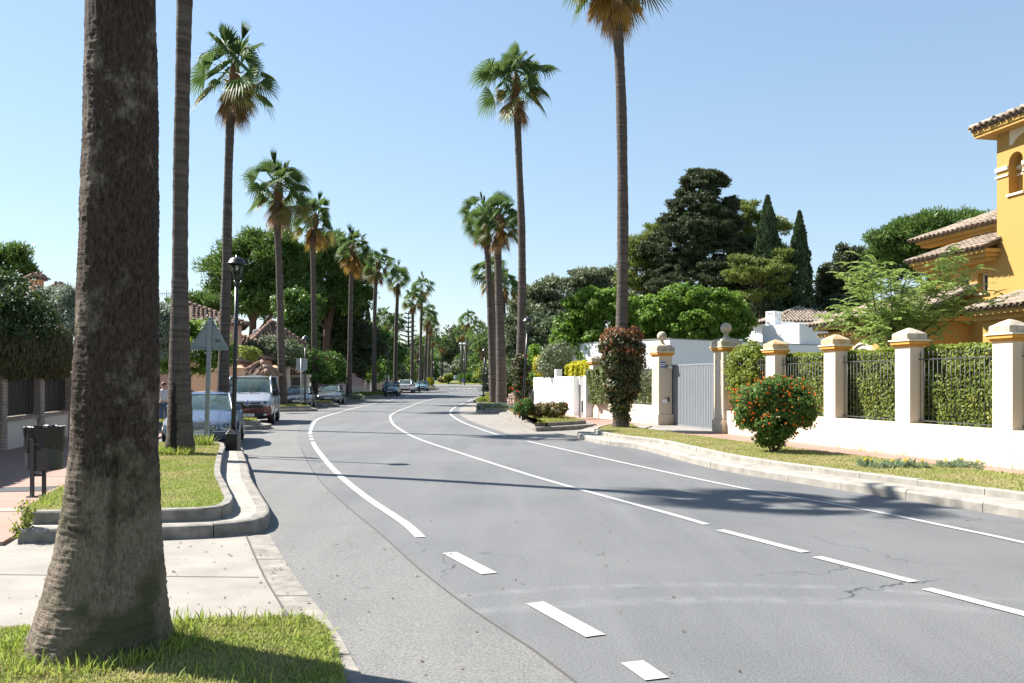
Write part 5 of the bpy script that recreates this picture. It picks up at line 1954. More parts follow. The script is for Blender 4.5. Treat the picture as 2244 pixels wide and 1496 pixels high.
RZ = atan2(WU[1], WU[0])
PILL = [(-.25, 0), (3.3, 0), (7.15, 1), (12.05, 1), (14.94, 0), (17.7, 0), (20.36, 0), (23.1, 0), (25.85, 0)]
for k, (u0, u1) in enumerate(((0, 3.05), (3.55, 6.84), (12.36, 14.70), (15.18, 17.46), (17.94, 20.12), (20.60, 22.86), (23.34, 25.61), (26.1, 30))):
    mb = MB()
    wbox(mb, u0, u1, 0, .3, 0, .80)
    mb.build('plinth', 'plaster_cream', bw)
for i, (u, g) in enumerate(PILL):
    hw, hd = (.31, .26) if g else (.24, .174)
    zt = 2.62 if g else 2.44
    c = q(u, .17, 0)
    mb = MB()
    base = Vector((c.x, c.y, -bw.location.z))

    def rect(mb, s, d, z0, z1, m=0):
        mb.box(base + Vector((0, 0, (z0 + z1) / 2)), (2 * s, 2 * d, z1 - z0), RZ, m)
    if g:
        rect(mb, hw + .04, hd + .04, 0, .5)
    rect(mb, hw, hd, .5 if g else 0, zt)
    pl = mb.build('pillar', 'plaster_pillar' if g else 'plaster_cream', bw, bevel=.008)
    if g:   # raised panel frame on the street face
        mb = MB()
        for (a, b, z0, z1) in ((-.20, -.16, .85, 2.35), (.16, .20, .85, 2.35)):
            mb.hexa([q(u + a, .17 - hd - .012, z0), q(u + b, .17 - hd - .012, z0), q(u + b, .17 - hd + .03, z0), q(u + a, .17 - hd + .03, z0)],
                    [q(u + a, .17 - hd - .012, z1), q(u + b, .17 - hd - .012, z1), q(u + b, .17 - hd + .03, z1), q(u + a, .17 - hd + .03, z1)])
        mb.build('panel_frame', 'plaster_cream', pl)
    mb = MB()
    rect(mb, hw + .035, hd + .035, zt, zt + .05)
    rect(mb, hw + .075, hd + .075, zt + .05, zt + .12)
    mb.build('band', 'ochre_band', pl, bevel=.006)
    mb = MB()
    rect(mb, hw + .10, hd + .10, zt + .12, zt + .15)
    mb.build('band', 'cream_trim', pl)
    mb = MB()
    zc = zt + .15
    stone = 'stone_cap_rust' if i in (4, 5) else 'stone_cap'
    if g:
        mb.sqlathe([(hw + .04, zc), (hw + .04, zc + .16), (hw - .02, zc + .165), (hw - .02, zc + .22), (.15, zc + .25)], tuple(base), RZ)
        mb.build('cap', stone, pl, bevel=.01)
        mb = MB()
        mb.lathe([(.16, zc + .24), (.12, zc + .28), (.075, zc + .34), (.06, zc + .39), (.085, zc + .42), (.10, zc + .425), (.15, zc + .47), (.172, zc + .535), (.172, zc + .60), (.15, zc + .665), (.10, zc + .715), (.05, zc + .735), (.001, zc + .74)], tuple(base), 20)
        mb.build('ball_finial', 'stone_cap', pl)
    else:
        mb.sqlathe([(.25, zc), (.25, zc + .13), (.235, zc + .14), (.12, zc + .215), (.03, zc + .26), (.002, zc + .265)], tuple(base), RZ)
        mb.build('cap', stone, pl, bevel=.012)

bar_mb = MB()
bar_mb.tube([(0, 0, .86), (0, 0, 2.20)], .0065, 6)
bar_me = bar_mb.mesh('bar', 'grey_metal')
sp_mb = MB()
sp_mb.tube([(0, 0, 2.20), (0, 0, 2.24), (0, 0, 2.265), (0, 0, 2.285), (0, 0, 2.36)], [.007, .008, .015, .012, .002], 6)
sp_me = sp_mb.mesh('spike', 'grey_metal')
for (u0, u1) in ((3.6, 6.8), (12.4, 14.68), (15.2, 17.44), (17.96, 20.1), (20.62, 22.84), (23.36, 25.59)):
    mb = MB()
    wbox(mb, u0 - .02, u1 + .02, .205, .235, .85, .87)
    wbox(mb, u0 - .02, u1 + .02, .205, .235, 2.155, 2.175)
    for uu in (u0 + (u1 - u0) * .33, u0 + (u1 - u0) * .66):
        wbox(mb, uu - .008, uu + .008, .205, .235, .79, .85)
    rl = mb.build('railing', 'grey_metal', bw)
    nb = int((u1 - u0) / .125)
    for k in range(nb + 1):
        uu = u0 + .03 + (u1 - u0 - .06) * k / nb
        p = q(uu, .22, 0)
        p.z = -bw.location.z
        obj('bar', bar_me, rl, p)
        if u0 > 12:
            obj('spike', sp_me, rl, p)
# things on the gate pillar
p = q(7.15, .17, 0)


def on_end_face(u, hw_, off, z, d=.012):
    """point on the pillar's face that looks to the camera; off = across the face"""
    return q(u + hw_ + d, .17 + off, z)


RFACE = atan2(WU[1], WU[0]) + pi / 2       # local x along the face
sg = thing('alarm_plate', 'small white and dark blue plate on the pillar left of the grey gate', 'plate', Vector(fw(7.15 + .325, .17 - .10, 2.30)), RFACE)
mb = MB(); mb.box((0, 0, 0), (.22, .012, .24)); mb.build('backing', 'white_plastic', sg)
for zz in (.085, -.085):
    mb = MB(); mb.box((0, -.008, zz), (.21, .004, .05)); mb.build('dark_band', 'blue_print', sg)
mb = MB()
for k in range(5):
    mb.box((-.075 + k * .037, -.008, .005), (.026, .004, .045))
mb.build('print', 'plate_ink', sg)
cm = thing('security_camera', 'small white camera on the pillar left of the grey gate', 'camera', Vector(fw(7.15 + .315, .17 + .14, 2.2)), RFACE)
mb = MB(); mb.tube([(0, .0, 0), (0, -.08, 0)], .02, 8); mb.build('mount', 'white_plastic', cm)
mb = MB(); mb.tube([(-.06, -.11, .0), (.08, -.11, -.02)], .04, 12); mb.build('housing', 'white_plastic', cm)
mb = MB(); mb.tube([(.075, -.11, -.02), (.088, -.11, -.022)], .03, 12); mb.build('lens', 'black_plastic', cm)
wl = thing('wall_lantern', 'little brown lantern beside the plate on the gate pillar', 'lantern', Vector(fw(7.15 + .315, .17 + .02, 2.22)), RFACE)
mb = MB(); mb.tube([(0, 0, .05), (0, -.06, .08), (0, -.07, .04)], .01, 6); mb.lathe([(.0, .06), (.05, .03), (.055, .02)], (0, -.07, 0), 8); mb.build('bracket', 'black_metal', wl)
mb = MB(); mb.lathe([(.025, -.08), (.045, .02)], (0, -.07, 0), 6); mb.build('glass_shade', 'lantern_glass', wl)
bx = thing('intercom_box', 'white box with black stub low on the gate pillar', 'box', Vector(fw(7.15 + .325, .17 - .02, .98)), RFACE)
mb = MB(); mb.box((-.03, -.03, 0), (.2, .06, .14)); mb.build('case', 'white_plastic', bx, bevel=.01)
mb = MB(); mb.box((.12, -.03, .06), (.05, .05, .16)); mb.build('stub', 'black_plastic', bx, bevel=.006)
bx = thing('intercom', 'pale grey intercom panel on the pillar right of the grey gate', 'intercom', Vector(fw(12.05 + .0, .17 - .275, 1.95)), RZ)
mb = MB(); mb.box((0, 0, 0), (.1, .02, .34)); mb.build('case', 'white_plastic', bx, bevel=.004)
mb = MB()
for k in range(4):
    mb.box((0, -.011, .1 - k * .07), (.05, .006, .03))
mb.build('button', 'grey_metal', bx)
# sliding gate
gt = thing('sliding_gate', 'light grey ribbed metal sliding gate between two ball topped pillars', 'gate', fw(9.6, .5, .12))
qg = fl3(gt)
mb = MB()
gf = qg
wbox(mb, 7.3, 11.9, .50, .54, .14, 2.24, 0, gf)
mb.build('sheet', 'grey_gate', gt)
mb = MB()
wbox(mb, 7.3, 11.9, .465, .575, 2.24, 2.30, 0, gf)
wbox(mb, 7.3, 11.9, .465, .575, .10, .18, 0, gf)
mb.build('frame_rail', 'grey_gate', gt)
smb = MB()
a0, a1 = Vector(fw(0, 0)), Vector(fw(.085, 0))
sl = MB()
sl.box((0, 0, 0), (.085, .03, 2.04), RZ)
sl_me = sl.mesh('slat', 'grey_gate')
for k in range(37):
    p = qg(7.42 + k * .121, .485, 1.21)
    obj('slat', sl_me, gt, p)
mb = MB(); wbox(mb, 6.85, 11.7, -1.2, .46, .108, .114, 0, lambda u, d, z=0.: Vector(fw(u, d, z))); o = mb.build('gate_threshold', 'concrete'); o['kind'] = 'structure'

# white street wall further on
ws = thing('white_wall', 'smooth white street wall with recessed gate panels', 'wall', (2.2, 50, .1))
Lw = Vector(ws.location)


def fwh(u, d, z=0.):   # u from the near end away from the camera
    return Vector((3.02 - .075 * u + d, 38.6 + u, z)) - Lw


for (nm, u0, u1, d0, d1, z1, mt) in (('pillar', 0, .55, .26, .6, 1.95, 'plaster_white'), ('panel', 2.0, 4.6, 0, .25, 1.93, 'plaster_white'), ('panel', 4.62, 8.4, .0, .25, 1.93, 'plaster_white'), ('pillar', 8.6, 9.2, .02, .35, 2.35, 'plaster_white'), ('panel', 9.4, 13.6, .0, .25, 1.9, 'plaster_white'), ('panel', 13.62, 20.6, .0, .25, 1.95, 'plaster_white'), ('panel', .55, 2.0, .55, .75, 1.93, 'plaster_white')):
    mb = MB()
    wbox(mb, u0, u1, d0, d1, 0, z1, 0, fwh)
    mb.build(nm, mt, ws, bevel=.01)
mb = MB()
wbox(mb, 1.85, 2.0, 0.255, .55, 0, 1.925, 0, fwh)
mb.build('reveal', 'plaster_white', ws)
mb = MB()
wbox(mb, -.55, -.46, -.12, -.05, 0.1, 1.55, 0, fwh)
mb.build('post', 'galvanised', ws)
mb = MB()
wbox(mb, -1.4, -1.05, -.10, -.06, .35, .85, 0, fwh)
mb.build('meter_door', 'grey_metal', ws)

# ------------------------------------------------------------------ roofs of barrel tiles
def tile_me(r0, r1, L, nseg, mat):
    V, Fc = [], []
    for j, (y, r) in enumerate(((0, r0), (L, r1))):
        for k in range(nseg + 1):
            a = pi * k / nseg
            V.append((-r * cos(a), y, r * .85 * sin(a) + (.018 if j == 0 else 0)))
    for k in range(nseg):
        Fc.append((k, k + 1, nseg + 2 + k, nseg + 1 + k))
    # front rim thickness
    b = len(V)
    for k in range(nseg + 1):
        a = pi * k / nseg
        V.append((-(r0 - .018) * cos(a), .002, (r0 - .02) * .85 * sin(a) + .018))
    for k in range(nseg):
        Fc.append((k + 1, k, b + k, b + k + 1))
    return V, Fc


TV, TF = tile_me(.105, .085, .46, 5, 'tile_pale')


def tile_roof(parent_roof, O, s_dir, t_dir, poly, mat, rnd_seed, local, pitch=.25, row=.36, individuals=0, eave_thick=.05):
    """barrel tiles on a roof plane. O eave origin (world), poly in (s, t) metres; local = world location of the thing"""
    s, t = Vector(s_dir).normalized(), Vector(t_dir).normalized()
    if s.cross(t).z < 0:
        mx = max(p[0] for p in poly)
        O = Vector(O) + s * mx
        s = -s
        poly = [(mx - p[0], p[1]) for p in poly][::-1]
    n = s.cross(t).normalized()
    O = Vector(O) - Vector(local)
    mb = MB()
    top = [O + s * a + t * b for a, b in poly]
    bot = [p - n * .07 for p in top]
    m = len(poly)
    mb.add(top + bot, [tuple(range(m)), tuple(range(2 * m - 1, m - 1, -1))] + [(i, m + i, m + (i + 1) % m, (i + 1) % m) for i in range(m)])
    mb.build('roof_deck', 'roof_deck', parent_roof)
    R = random.Random(rnd_seed)
    A = np.array(poly, float)
    s0, s1 = A[:, 0].min(), A[:, 0].max()
    mats = []
    nc = int((s1 - s0) / pitch)
    for c in range(nc + 1):
        x = s0 + (c + .5) * (s1 - s0) / (nc + 1)
        ts = []
        for i in range(m):
            a, b = poly[i], poly[(i + 1) % m]
            if (a[0] - x) * (b[0] - x) < 0:
                ts.append(a[1] + (b[1] - a[1]) * (x - a[0]) / (b[0] - a[0]))
        if len(ts) < 2:
            continue
        lo, hi = min(ts), max(ts)
        y = lo - .10
        r = 0
        while y < hi - .12:
            dx = R.uniform(-.012, .012)
            rot = R.uniform(-.03, .03)
            S = s * cos(rot) + t * sin(rot)
            T = t * cos(rot) - s * sin(rot)
            p = O + s * (x + dx) + t * (y + R.uniform(-.02, .02)) + n * (.008 + R.uniform(0, .012))
            mats.append(Matrix(((S.x, T.x, n.x, p.x), (S.y, T.y, n.y, p.y), (S.z, T.z, n.z, p.z), (0, 0, 0, 1))))
            y += row
            r += 1
    mats.sort(key=lambda M: (M.translation + Vector(local)).length)
    key = 'tile_' + mat
    if key not in bpy.data.meshes:
        me = bpy.data.meshes.new(key)
        me.from_pydata(TV, [], TF)
        me.materials.append(MATS[mat])
    me = bpy.data.meshes[key]
    for M in mats[:individuals]:
        o = obj('roof_tile', me, parent_roof)
        o.matrix_local = M
    rest = mats[individuals:]
    if rest:
        V0 = np.array(TV)
        F0 = np.array(TF)
        Vs = [V0 @ np.array(M.to_3x3()).T + np.array(M.translation) for M in rest]
        Fs = [F0 + i * len(V0) for i in range(len(rest))]
        rr = np.random.default_rng(rnd_seed)
        o = obj('roof_tiling', mesh_np('roof_tiling', np.concatenate(Vs), np.concatenate(Fs), [mat], rnd=np.repeat(rr.uniform(size=len(rest)), len(F0))), parent_roof)
        o['kind'] = 'stuff'
    return parent_roof


def hole_panel(mb, f, u0, u1, z0, z1, a, b, c, d, arch=0., depth=.25, n=8, m=0):
    mid, hw = (a + b) / 2, (b - a) / 2
    top = [(mid - hw * cos(pi * k / n), d + arch * sin(pi * k / n)) for k in range(n + 1)] if arch else [(a, d), (b, d)]
    def quad(p):
        mb.add([f(*x) for x in p], [(0, 1, 2, 3)], m)
    quad([(u0, z0, 0), (a, z0, 0), (a, z1, 0), (u0, z1, 0)])
    quad([(b, z0, 0), (u1, z0, 0), (u1, z1, 0), (b, z1, 0)])
    quad([(a, z0, 0), (b, z0, 0), (b, c, 0), (a, c, 0)])
    for i in range(len(top) - 1):
        p, r = top[i], top[i + 1]
        quad([(p[0], p[1], 0), (r[0], r[1], 0), (r[0], z1, 0), (p[0], z1, 0)])
    loop = [(a, c)] + top + [(b, c)]
    for i in range(len(loop)):
        p, r = loop[i], loop[(i + 1) % len(loop)]
        quad([(p[0], p[1], 0), (p[0], p[1], depth), (r[0], r[1], depth), (r[0], r[1], 0)])


# ------------------------------------------------------------------ the yellow house
YO = Vector((15.66, 28.0, 0))
YU = Vector((.2, -.98, 0)).normalized()
YW = Vector((.98, .2, 0)).normalized()
yh = thing('yellow_house', 'yellow ochre house with square tower and pale barrel tile roofs', 'house', YO)


def fy(u, z, d=0.):
    return YU * u + YW * d + Vector((0, 0, z))


def ybox(mb, u0, u1, d0, d1, z0, z1, m=0):
    b = [fy(u0, z0, d0), fy(u1, z0, d0), fy(u1, z0, d1), fy(u0, z0, d1)]
    t_ = [fy(u0, z1, d0), fy(u1, z1, d0), fy(u1, z1, d1), fy(u0, z1, d1)]
    mb.hexa(b[::-1], t_[::-1], m)


# tower
mb = MB()
hole_panel(mb, fy, 0, 1.7, 7.0, 9.75, .50, 1.08, 7.62, 8.62, .29, .34, 10)
mb.add([fy(*p) for p in ((0, 0, 0), (1.7, 0, 0), (1.7, 7.0, 0), (0, 7.0, 0))], [(0, 1, 2, 3)])
mb.add([fy(*p) for p in ((1.7, 0, 0), (5, 0, 0), (5, 9.75, 0), (1.7, 9.75, 0))], [(0, 1, 2, 3)])
mb.add([fy(*p) for p in ((0, 0, 5), (0, 0, 0), (0, 9.75, 0), (0, 9.75, 5))], [(0, 1, 2, 3)])
mb.add([fy(*p) for p in ((5, 0, 0), (5, 0, 5), (5, 9.75, 5), (5, 9.75, 0))], [(0, 1, 2, 3)])
mb.add([fy(*p) for p in ((5, 0, 5), (0, 0, 5), (0, 9.75, 5), (5, 9.75, 5))], [(0, 1, 2, 3)])
mb.add([fy(*p) for p in ((.4, 7.5, .34), (1.2, 7.5, .34), (1.2, 9.2, .34), (.4, 9.2, .34))], [(0, 1, 2, 3)])
tw = mb.build('tower', 'plaster_yellow', yh)
for (z0, z1, dd) in ((8.42, 8.55, .06), (8.22, 8.29, .04)):
    mb = MB()
    ybox(mb, -.05, .50, -dd, .003, z0, z1)
    ybox(mb, 1.08, 5.05, -dd, .003, z0, z1)
    ybox(mb, .503, 1.077, .28, .335, z0, z1)
    mb.build('string_course', 'cream_trim', tw, bevel=.01)
mb = MB()
ybox(mb, .44, 1.14, -.06, .02, 7.55, 7.62)
mb.build('window_sill', 'cream_trim', tw)
# cream spandrel above the niche, cut out over the arch
mb = MB()
n = 12
for i in range(n):
    u0, u1 = .55 + 1.4 * i / n, .55 + 1.4 * (i + 1) / n
    za = lambda u: 9.16 + .28 * sqrt(max(0., 1 - ((u - 1.35) / .62) ** 2)) if abs(u - 1.35) < .62 else 9.16
    mb.add([fy(u0, za(u0), -.02), fy(u1, za(u1), -.02), fy(u1, 9.62, -.02), fy(u0, 9.62, -.02)], [(0, 1, 2, 3)])
mb.build('cream_panel', 'cream_trim', tw, solid=.02)
ov = .8
for k, (o_, z0, z1) in enumerate(((.46, 9.62, 9.72), (.36, 9.5, 9.62), (.50, 9.72, 9.86))):
    mb = MB()
    ybox(mb, -o_, 5 + o_, -o_, 5 + o_, z0, z1)
    if k != 1:
        mb.build('eaves', 'plaster_yellow', tw)
roof = thing('roof', None, None, (0, 0, 0))
roof.parent = yh
W5 = 5 + 2 * .54
tilt = .42
run = W5 / 2
L = run / cos(atan2(tilt, 1))
TZ = 9.90
tile_roof(roof, YO + fy(5.54, TZ, -.54), -YU, YW + Vector((0, 0, tilt)), [(0, 0), (W5, 0), (run, L)], 'tile_pale', 301, YO, individuals=100)
tile_roof(roof, YO + fy(-.54, TZ, -.54), YW, YU + Vector((0, 0, tilt)), [(0, 0), (W5, 0), (run, L)], 'tile_pale', 302, YO)
for (a, b) in (((-.54, -.54), (2.5, 2.5)), ((5.54, -.54), (2.5, 2.5))):
    mb = MB()
    for i in range(12):
        p = fy(a[0] + (b[0] - a[0]) * i / 12, TZ + .05 + run * tilt * i / 12, a[1] + (b[1] - a[1]) * i / 12)
        r_ = fy(a[0] + (b[0] - a[0]) * (i + 1.1) / 12, TZ + .05 + run * tilt * (i + 1.1) / 12, a[1] + (b[1] - a[1]) * (i + 1.1) / 12)
        mb.tube([p, r_], [.13, .10], 8)
    mb.build('hip_ridge', 'tile_pale', roof)
# main wing beyond the tower
win_u = (-.62, -1.5, -2.38)
mb = MB()
edges = [0., -1.06, -1.94, -3.24]
for i, wu in enumerate(win_u):
    hole_panel(mb, fy, edges[i + 1], edges[i] if i else -.004, 3.4, 5.9, wu - .23, wu + .23, 4.62, 5.28, 0, .30)
mb.add([fy(*p) for p in ((-3.24, 0, 0), (-.004, 0, 0), (-.004, 3.4, 0), (-3.24, 3.4, 0))], [(0, 1, 2, 3)])
mb.add([fy(*p) for p in ((-3.24, 0, 6), (-3.24, 0, 0), (-3.24, 5.9, 0), (-3.24, 5.9, 6))], [(0, 1, 2, 3)])
mb.add([fy(*p) for p in ((-3.24, 5.9, 0), (0, 5.9, 0), (0, 5.9, 6), (-3.24, 5.9, 6))], [(0, 1, 2, 3)])
wing = mb.build('wing', 'plaster_yellow', yh)
for wu in win_u:
    mb = MB()
    for (a, b, c, d) in ((wu - .23, wu - .18, 4.62, 5.28), (wu + .18, wu + .23, 4.62, 5.28), (wu - .18, wu + .18, 4.62, 4.68), (wu - .18, wu + .18, 5.22, 5.28), (wu - .02, wu + .02, 4.68, 5.22)):
        ybox(mb, a, b, .2, .26, c, d)
    w_ = mb.build('window', 'white_plastic', yh)
    mb = MB()
    ybox(mb, wu - .19, wu + .19, .235, .245, 4.66, 5.24)
    mb.build('pane', 'window_glass', w_)
    mb = MB()
    ybox(mb, wu - .29, wu + .29, -.07, .05, 4.55, 4.615)
    mb.build('sill', 'cream_trim', w_)
mb = MB()
ybox(mb, -3.48, .10, -.5, .0, 5.72, 5.84)
ybox(mb, -3.55, .18, -.6, .0, 5.843, 5.96)
ybox(mb, -3.4, .0, -.38, .0, 5.6, 5.717)
mb.build('eaves', 'plaster_yellow', wing)
rf2 = thing('roof', None, None, (0, 0, 0)); rf2.parent = yh
tl = Vector((0, 0, .40))
Ls = 3.0
tile_roof(rf2, YO + fy(.22, 6.0, -.66), -YU, YW + tl, [(0, 0), (3.85, 0), (2.2, 2.2), (0.26, 2.2)], 'tile_pale', 303, YO, individuals=110)
# set back upper storey
mb = MB()
ybox(mb, -4.4, -.005, 1.35, 6, 5.5, 7.0)
up = mb.build('upper_wing', 'plaster_yellow', yh)
mb = MB()
ybox(mb, -5.0, .0, .95, 1.345, 6.78, 6.9)
ybox(mb, -5.1, .0, .80, 1.345, 6.903, 7.02)
mb.build('eaves', 'plaster_yellow', up)
tile_roof(rf2, YO + fy(-.01, 7.06, .7), -YU, YW + tl, [(0, 0), (5.3, 0), (2.8, 2.9), (0, 2.9)], 'tile_pale', 304, YO, individuals=50)
# porch roof below
mb = MB()
ybox(mb, .35, 7, -1.1, -.005, 3.60, 3.75)
ybox(mb, .30, 7, -1.25, -.005, 3.753, 3.90)
ybox(mb, .45, 7, -.9, -.005, 0, 3.597)
pc = mb.build('porch', 'plaster_yellow', yh)
tile_roof(rf2, YO + fy(7, 3.95, -1.35), -YU, YW + Vector((0, 0, .40)), [(0, 0), (6.8, 0), (6.0, 1.44), (0, 1.44)], 'tile_pale', 305, YO, individuals=40)
# low wing hidden by the garden tree
mb = MB()
ybox(mb, -7, -1.2, -1.7, 3, 0, 3.7)
ybox(mb, -7.3, -1.0, -2.0, -1.695, 3.45, 3.6)
ybox(mb, -7.4, -.9, -2.15, 3, 3.703, 3.86)
lw = mb.build('low_wing', 'plaster_yellow', yh)
mb = MB()
for k in range(14):
    a0, a1 = pi * k / 14, pi * (k + 1) / 14
    for (r0, r1, dd) in ((.62, .78, -1.76), (.78, .84, -1.82)):
        P0 = [fy(-4.6 - r * cos(a), 2.3 + r * sin(a), dd) for r in (r0, r1) for a in (a0, a1)]
        P1 = [fy(-4.6 - r * cos(a), 2.3 + r * sin(a), -1.69) for r in (r0, r1) for a in (a0, a1)]
        mb.add([P0[0], P0[1], P0[3], P0[2]], [(0, 1, 2, 3)])
        mb.add([P0[2], P0[3], P1[3], P1[2]], [(0, 1, 2, 3)])
mb.build('arch_moulding', 'cream_trim', lw)
mb = MB()
for k in range(14):
    a0, a1 = pi * k / 14, pi * (k + 1) / 14
    mb.add([fy(-4.6, 2.3, -1.705), fy(-4.6 - .62 * cos(a0), 2.3 + .62 * sin(a0), -1.705), fy(-4.6 - .62 * cos(a1), 2.3 + .62 * sin(a1), -1.705)], [(0, 1, 2)])
mb.add([fy(-5.22, 1.0, -1.705), fy(-3.98, 1.0, -1.705), fy(-3.98, 2.3, -1.705), fy(-5.22, 2.3, -1.705)], [(0, 1, 2, 3)])
mb.build('arched_window', 'window_glass', lw)
tile_roof(rf2, YO + fy(-.8, 3.92, -2.3), -YU, YW + Vector((0, 0, .42)), [(0, 0), (6.7, 0), (4.4, 2.5), (0, 2.5)], 'tile_pale', 306, YO)

# ------------------------------------------------------------------ white flat roofed house
WO = Vector((8.2, 45, 0))
WA = Vector((.79, .61, 0)).normalized()
WB = Vector((-.61, .79, 0)).normalized()
wh = thing('white_house', 'white flat roofed house with cube upper storey behind the grey gate', 'house', WO)


def fh(a, b, z):
    return WA * a + WB * b + Vector((0, 0, z))


def hbox(mb, a0, a1, b0, b1, z0, z1, m=0):
    mb.hexa([fh(a0, b0, z0), fh(a1, b0, z0), fh(a1, b1, z0), fh(a0, b1, z0)], [fh(a0, b0, z1), fh(a1, b0, z1), fh(a1, b1, z1), fh(a0, b1, z1)], m)


mb = MB(); hbox(mb, 0, 16, 0, 8, 0, 3.9); gs = mb.build('ground_storey', 'plaster_white', wh, bevel=.02)
mb = MB(); hbox(mb, -.03, 16.03, -.03, 8.03, 3.9, 3.94); mb.build('coping', 'concrete_pale', gs)
mb = MB(); hbox(mb, 12.0, 22, .4, 3.1, 3.9, 5.2); us = mb.build('upper_storey', 'plaster_white', wh, bevel=.02)
mb = MB(); hbox(mb, 5.6, 6.4, .3, 1.0, 3.94, 4.08); mb.build('skylight', 'white_plastic', wh)
mb = MB()
c0 = (12.15, 2.3)
for (a, b) in ((0, 0), (.62, 0), (0, .55), (.62, .55), (.22, 0), (.42, 0), (.22, .55), (.42, .55)):
    hbox(mb, c0[0] + a, c0[0] + a + .1, c0[1] + b, c0[1] + b + .1, 5.55, 6.0)
hbox(mb, c0[0], c0[0] + .72, c0[1], c0[1] + .65, 5.15, 5.547)
hbox(mb, c0[0], c0[0] + .72, c0[1], c0[1] + .65, 6.003, 6.1)
mb.build('chimney', 'plaster_white', wh)
# tiled pavilion roof behind it
tp = thing('tiled_house', 'house with low pale tiled hip roof behind the white upper storey', 'house', (21, 63, 0))
mb = MB(); mb.box((0, 0, 2.9), (6.4, 6, 5.8), .2); mb.build('wall', 'plaster_white', tp)
rr = thing('roof', None, None); rr.parent = tp
pts = [Vector((-3.6, -3.4, 5.75)), Vector((3.6, -3.4, 5.75)), Vector((0, 0, 7.0))]
tile_roof(rr, Vector((21, 63, 0)) + Vector((-3.7, -3.4, 5.82)), (1, 0, 0), (0, 1, .36), [(0, 0), (7.4, 0), (3.7, 3.6)], 'tile_pale', 311, (21, 63, 0))
tile_roof(rr, Vector((21, 63, 0)) + Vector((-3.7, 3.6, 5.82)), (0, -1, 0), (1, 0, .36), [(0, 0), (7.1, 0), (3.5, 3.9)], 'tile_pale', 312, (21, 63, 0))

# ------------------------------------------------------------------ left: brick and plaster wall with railing
lwall = thing('brick_wall', 'low plaster wall with brick pillars, brick coping and black railing on the left', 'wall', (-12, 22, .06))
LWL = Vector(lwall.location)


def fq(s, d, z):
    """s = y along the left wall, d towards the garden"""
    return Vector((WALL_L(s) - d, s, z)) - LWL


PIL_S = (12.05, 14.8, 17.55, 20.3, 23.05, 25.8, 28.55)
brick_boxes = [[], []]
mb = MB()
ys = np.linspace(8, 36, 29)
for i in range(len(ys) - 1):
    a, b = ys[i], ys[i + 1]
    mb.hexa([fq(a, 0, 0), fq(a, .28, 0), fq(b, .28, 0), fq(b, 0, 0)][::-1], [fq(a, 0, .74), fq(a, .28, .74), fq(b, .28, .74), fq(b, 0, .74)][::-1])
mb.build('plinth', 'plaster_left', lwall)
R = random.Random(77)
mb = MB()
ang = lambda s: atan2(WALL_L(s - .2) - WALL_L(s + .2), .4)
V0, F0, rn = [], [], []
for s in np.arange(8, 36, .082):
    mb.box(fq(s, .13, .775 + R.uniform(-.006, .006)), (.34, .068, .075), ang(s))
o = mb.build('coping_bricks', 'brick', lwall)
o['kind'] = 'stuff'
for s in PIL_S:
    mb = MB()
    mb.box(fq(s, .10, .92), (.32, .32, 1.84), ang(s))
    pl = mb.build('pillar', 'mortar', lwall)
    mb = MB()
    for k in range(24):
        z = .02 + k * .076 + .03
        for side in range(4):
            for h in range(2):
                dx = (-.082 if h == 0 else .082) + (.04 if k % 2 else -.04) * .5
                ln = .155
                c = fq(s, .10, z)
                rot = ang(s) + side * pi / 2
                off = Vector((dx * cos(rot) + .168 * sin(rot), dx * sin(rot) - .168 * cos(rot), 0))
                mb.box(c + off + Vector((R.uniform(-.004, .004), R.uniform(-.004, .004), 0)), (ln, .035, .060), rot)
    o = mb.build('brickwork', 'brick', pl)
    o['kind'] = 'stuff'
    mb = MB()
    mb.box(fq(s, .10, 1.87), (.44, .44, .05), ang(s))
    mb.box(fq(s, .10, 1.92), (.36, .36, .05), ang(s))
    mb.build('cap', 'brick', pl)
bmb = MB(); bmb.box((0, 0, 1.30), (.014, .014, .92)); bme = bmb.mesh('bar', 'black_metal')
for i in range(len(PIL_S) - 1):
    a, b = PIL_S[i] + .18, PIL_S[i + 1] - .18
    mb = MB()
    for z in (.88, 1.72):
        mb.tube([fq(a, .12, z), fq((a + b) / 2, .12, z), fq(b, .12, z)], .016, 6)
    mb.hexa([fq(a, .17, .84), fq(b, .17, .84), fq(b, .18, .84), fq(a, .18, .84)], [fq(a, .17, 1.74), fq(b, .17, 1.74), fq(b, .18, 1.74), fq(a, .18, 1.74)])
    rl = mb.build('railing', 'black_metal', lwall)
    n = int((b - a) / .11)
    for k in range(n + 1):
        p = fq(a + (b - a) * k / n, .10, 0)
        p.z = 0
        obj('bar', bme, rl, p)
# further walls on the left side
def wall_run(name, label, s0, s1, h, mat, off=0., extra=None):
    c = (WALL_L((s0 + s1) / 2), (s0 + s1) / 2, gz(s0) + .06)
    t = thing(name, label, 'wall', c)
    mb = MB()
    n = max(1, int((s1 - s0) / 2))
    for i in range(n):
        a, b = s0 + (s1 - s0) * i / n, s0 + (s1 - s0) * (i + 1) / n
        P = [(WALL_L(a) + off, a), (WALL_L(b) + off, b), (WALL_L(b) + off - .25, b), (WALL_L(a) + off - .25, a)]
        mb.hexa([Vector((p[0], p[1], c[2] - .1)) - Vector(c) for p in P], [Vector((p[0], p[1], c[2] + h)) - Vector(c) for p in P])
    mb.build('panel', mat, t)
    return t, Vector(c)


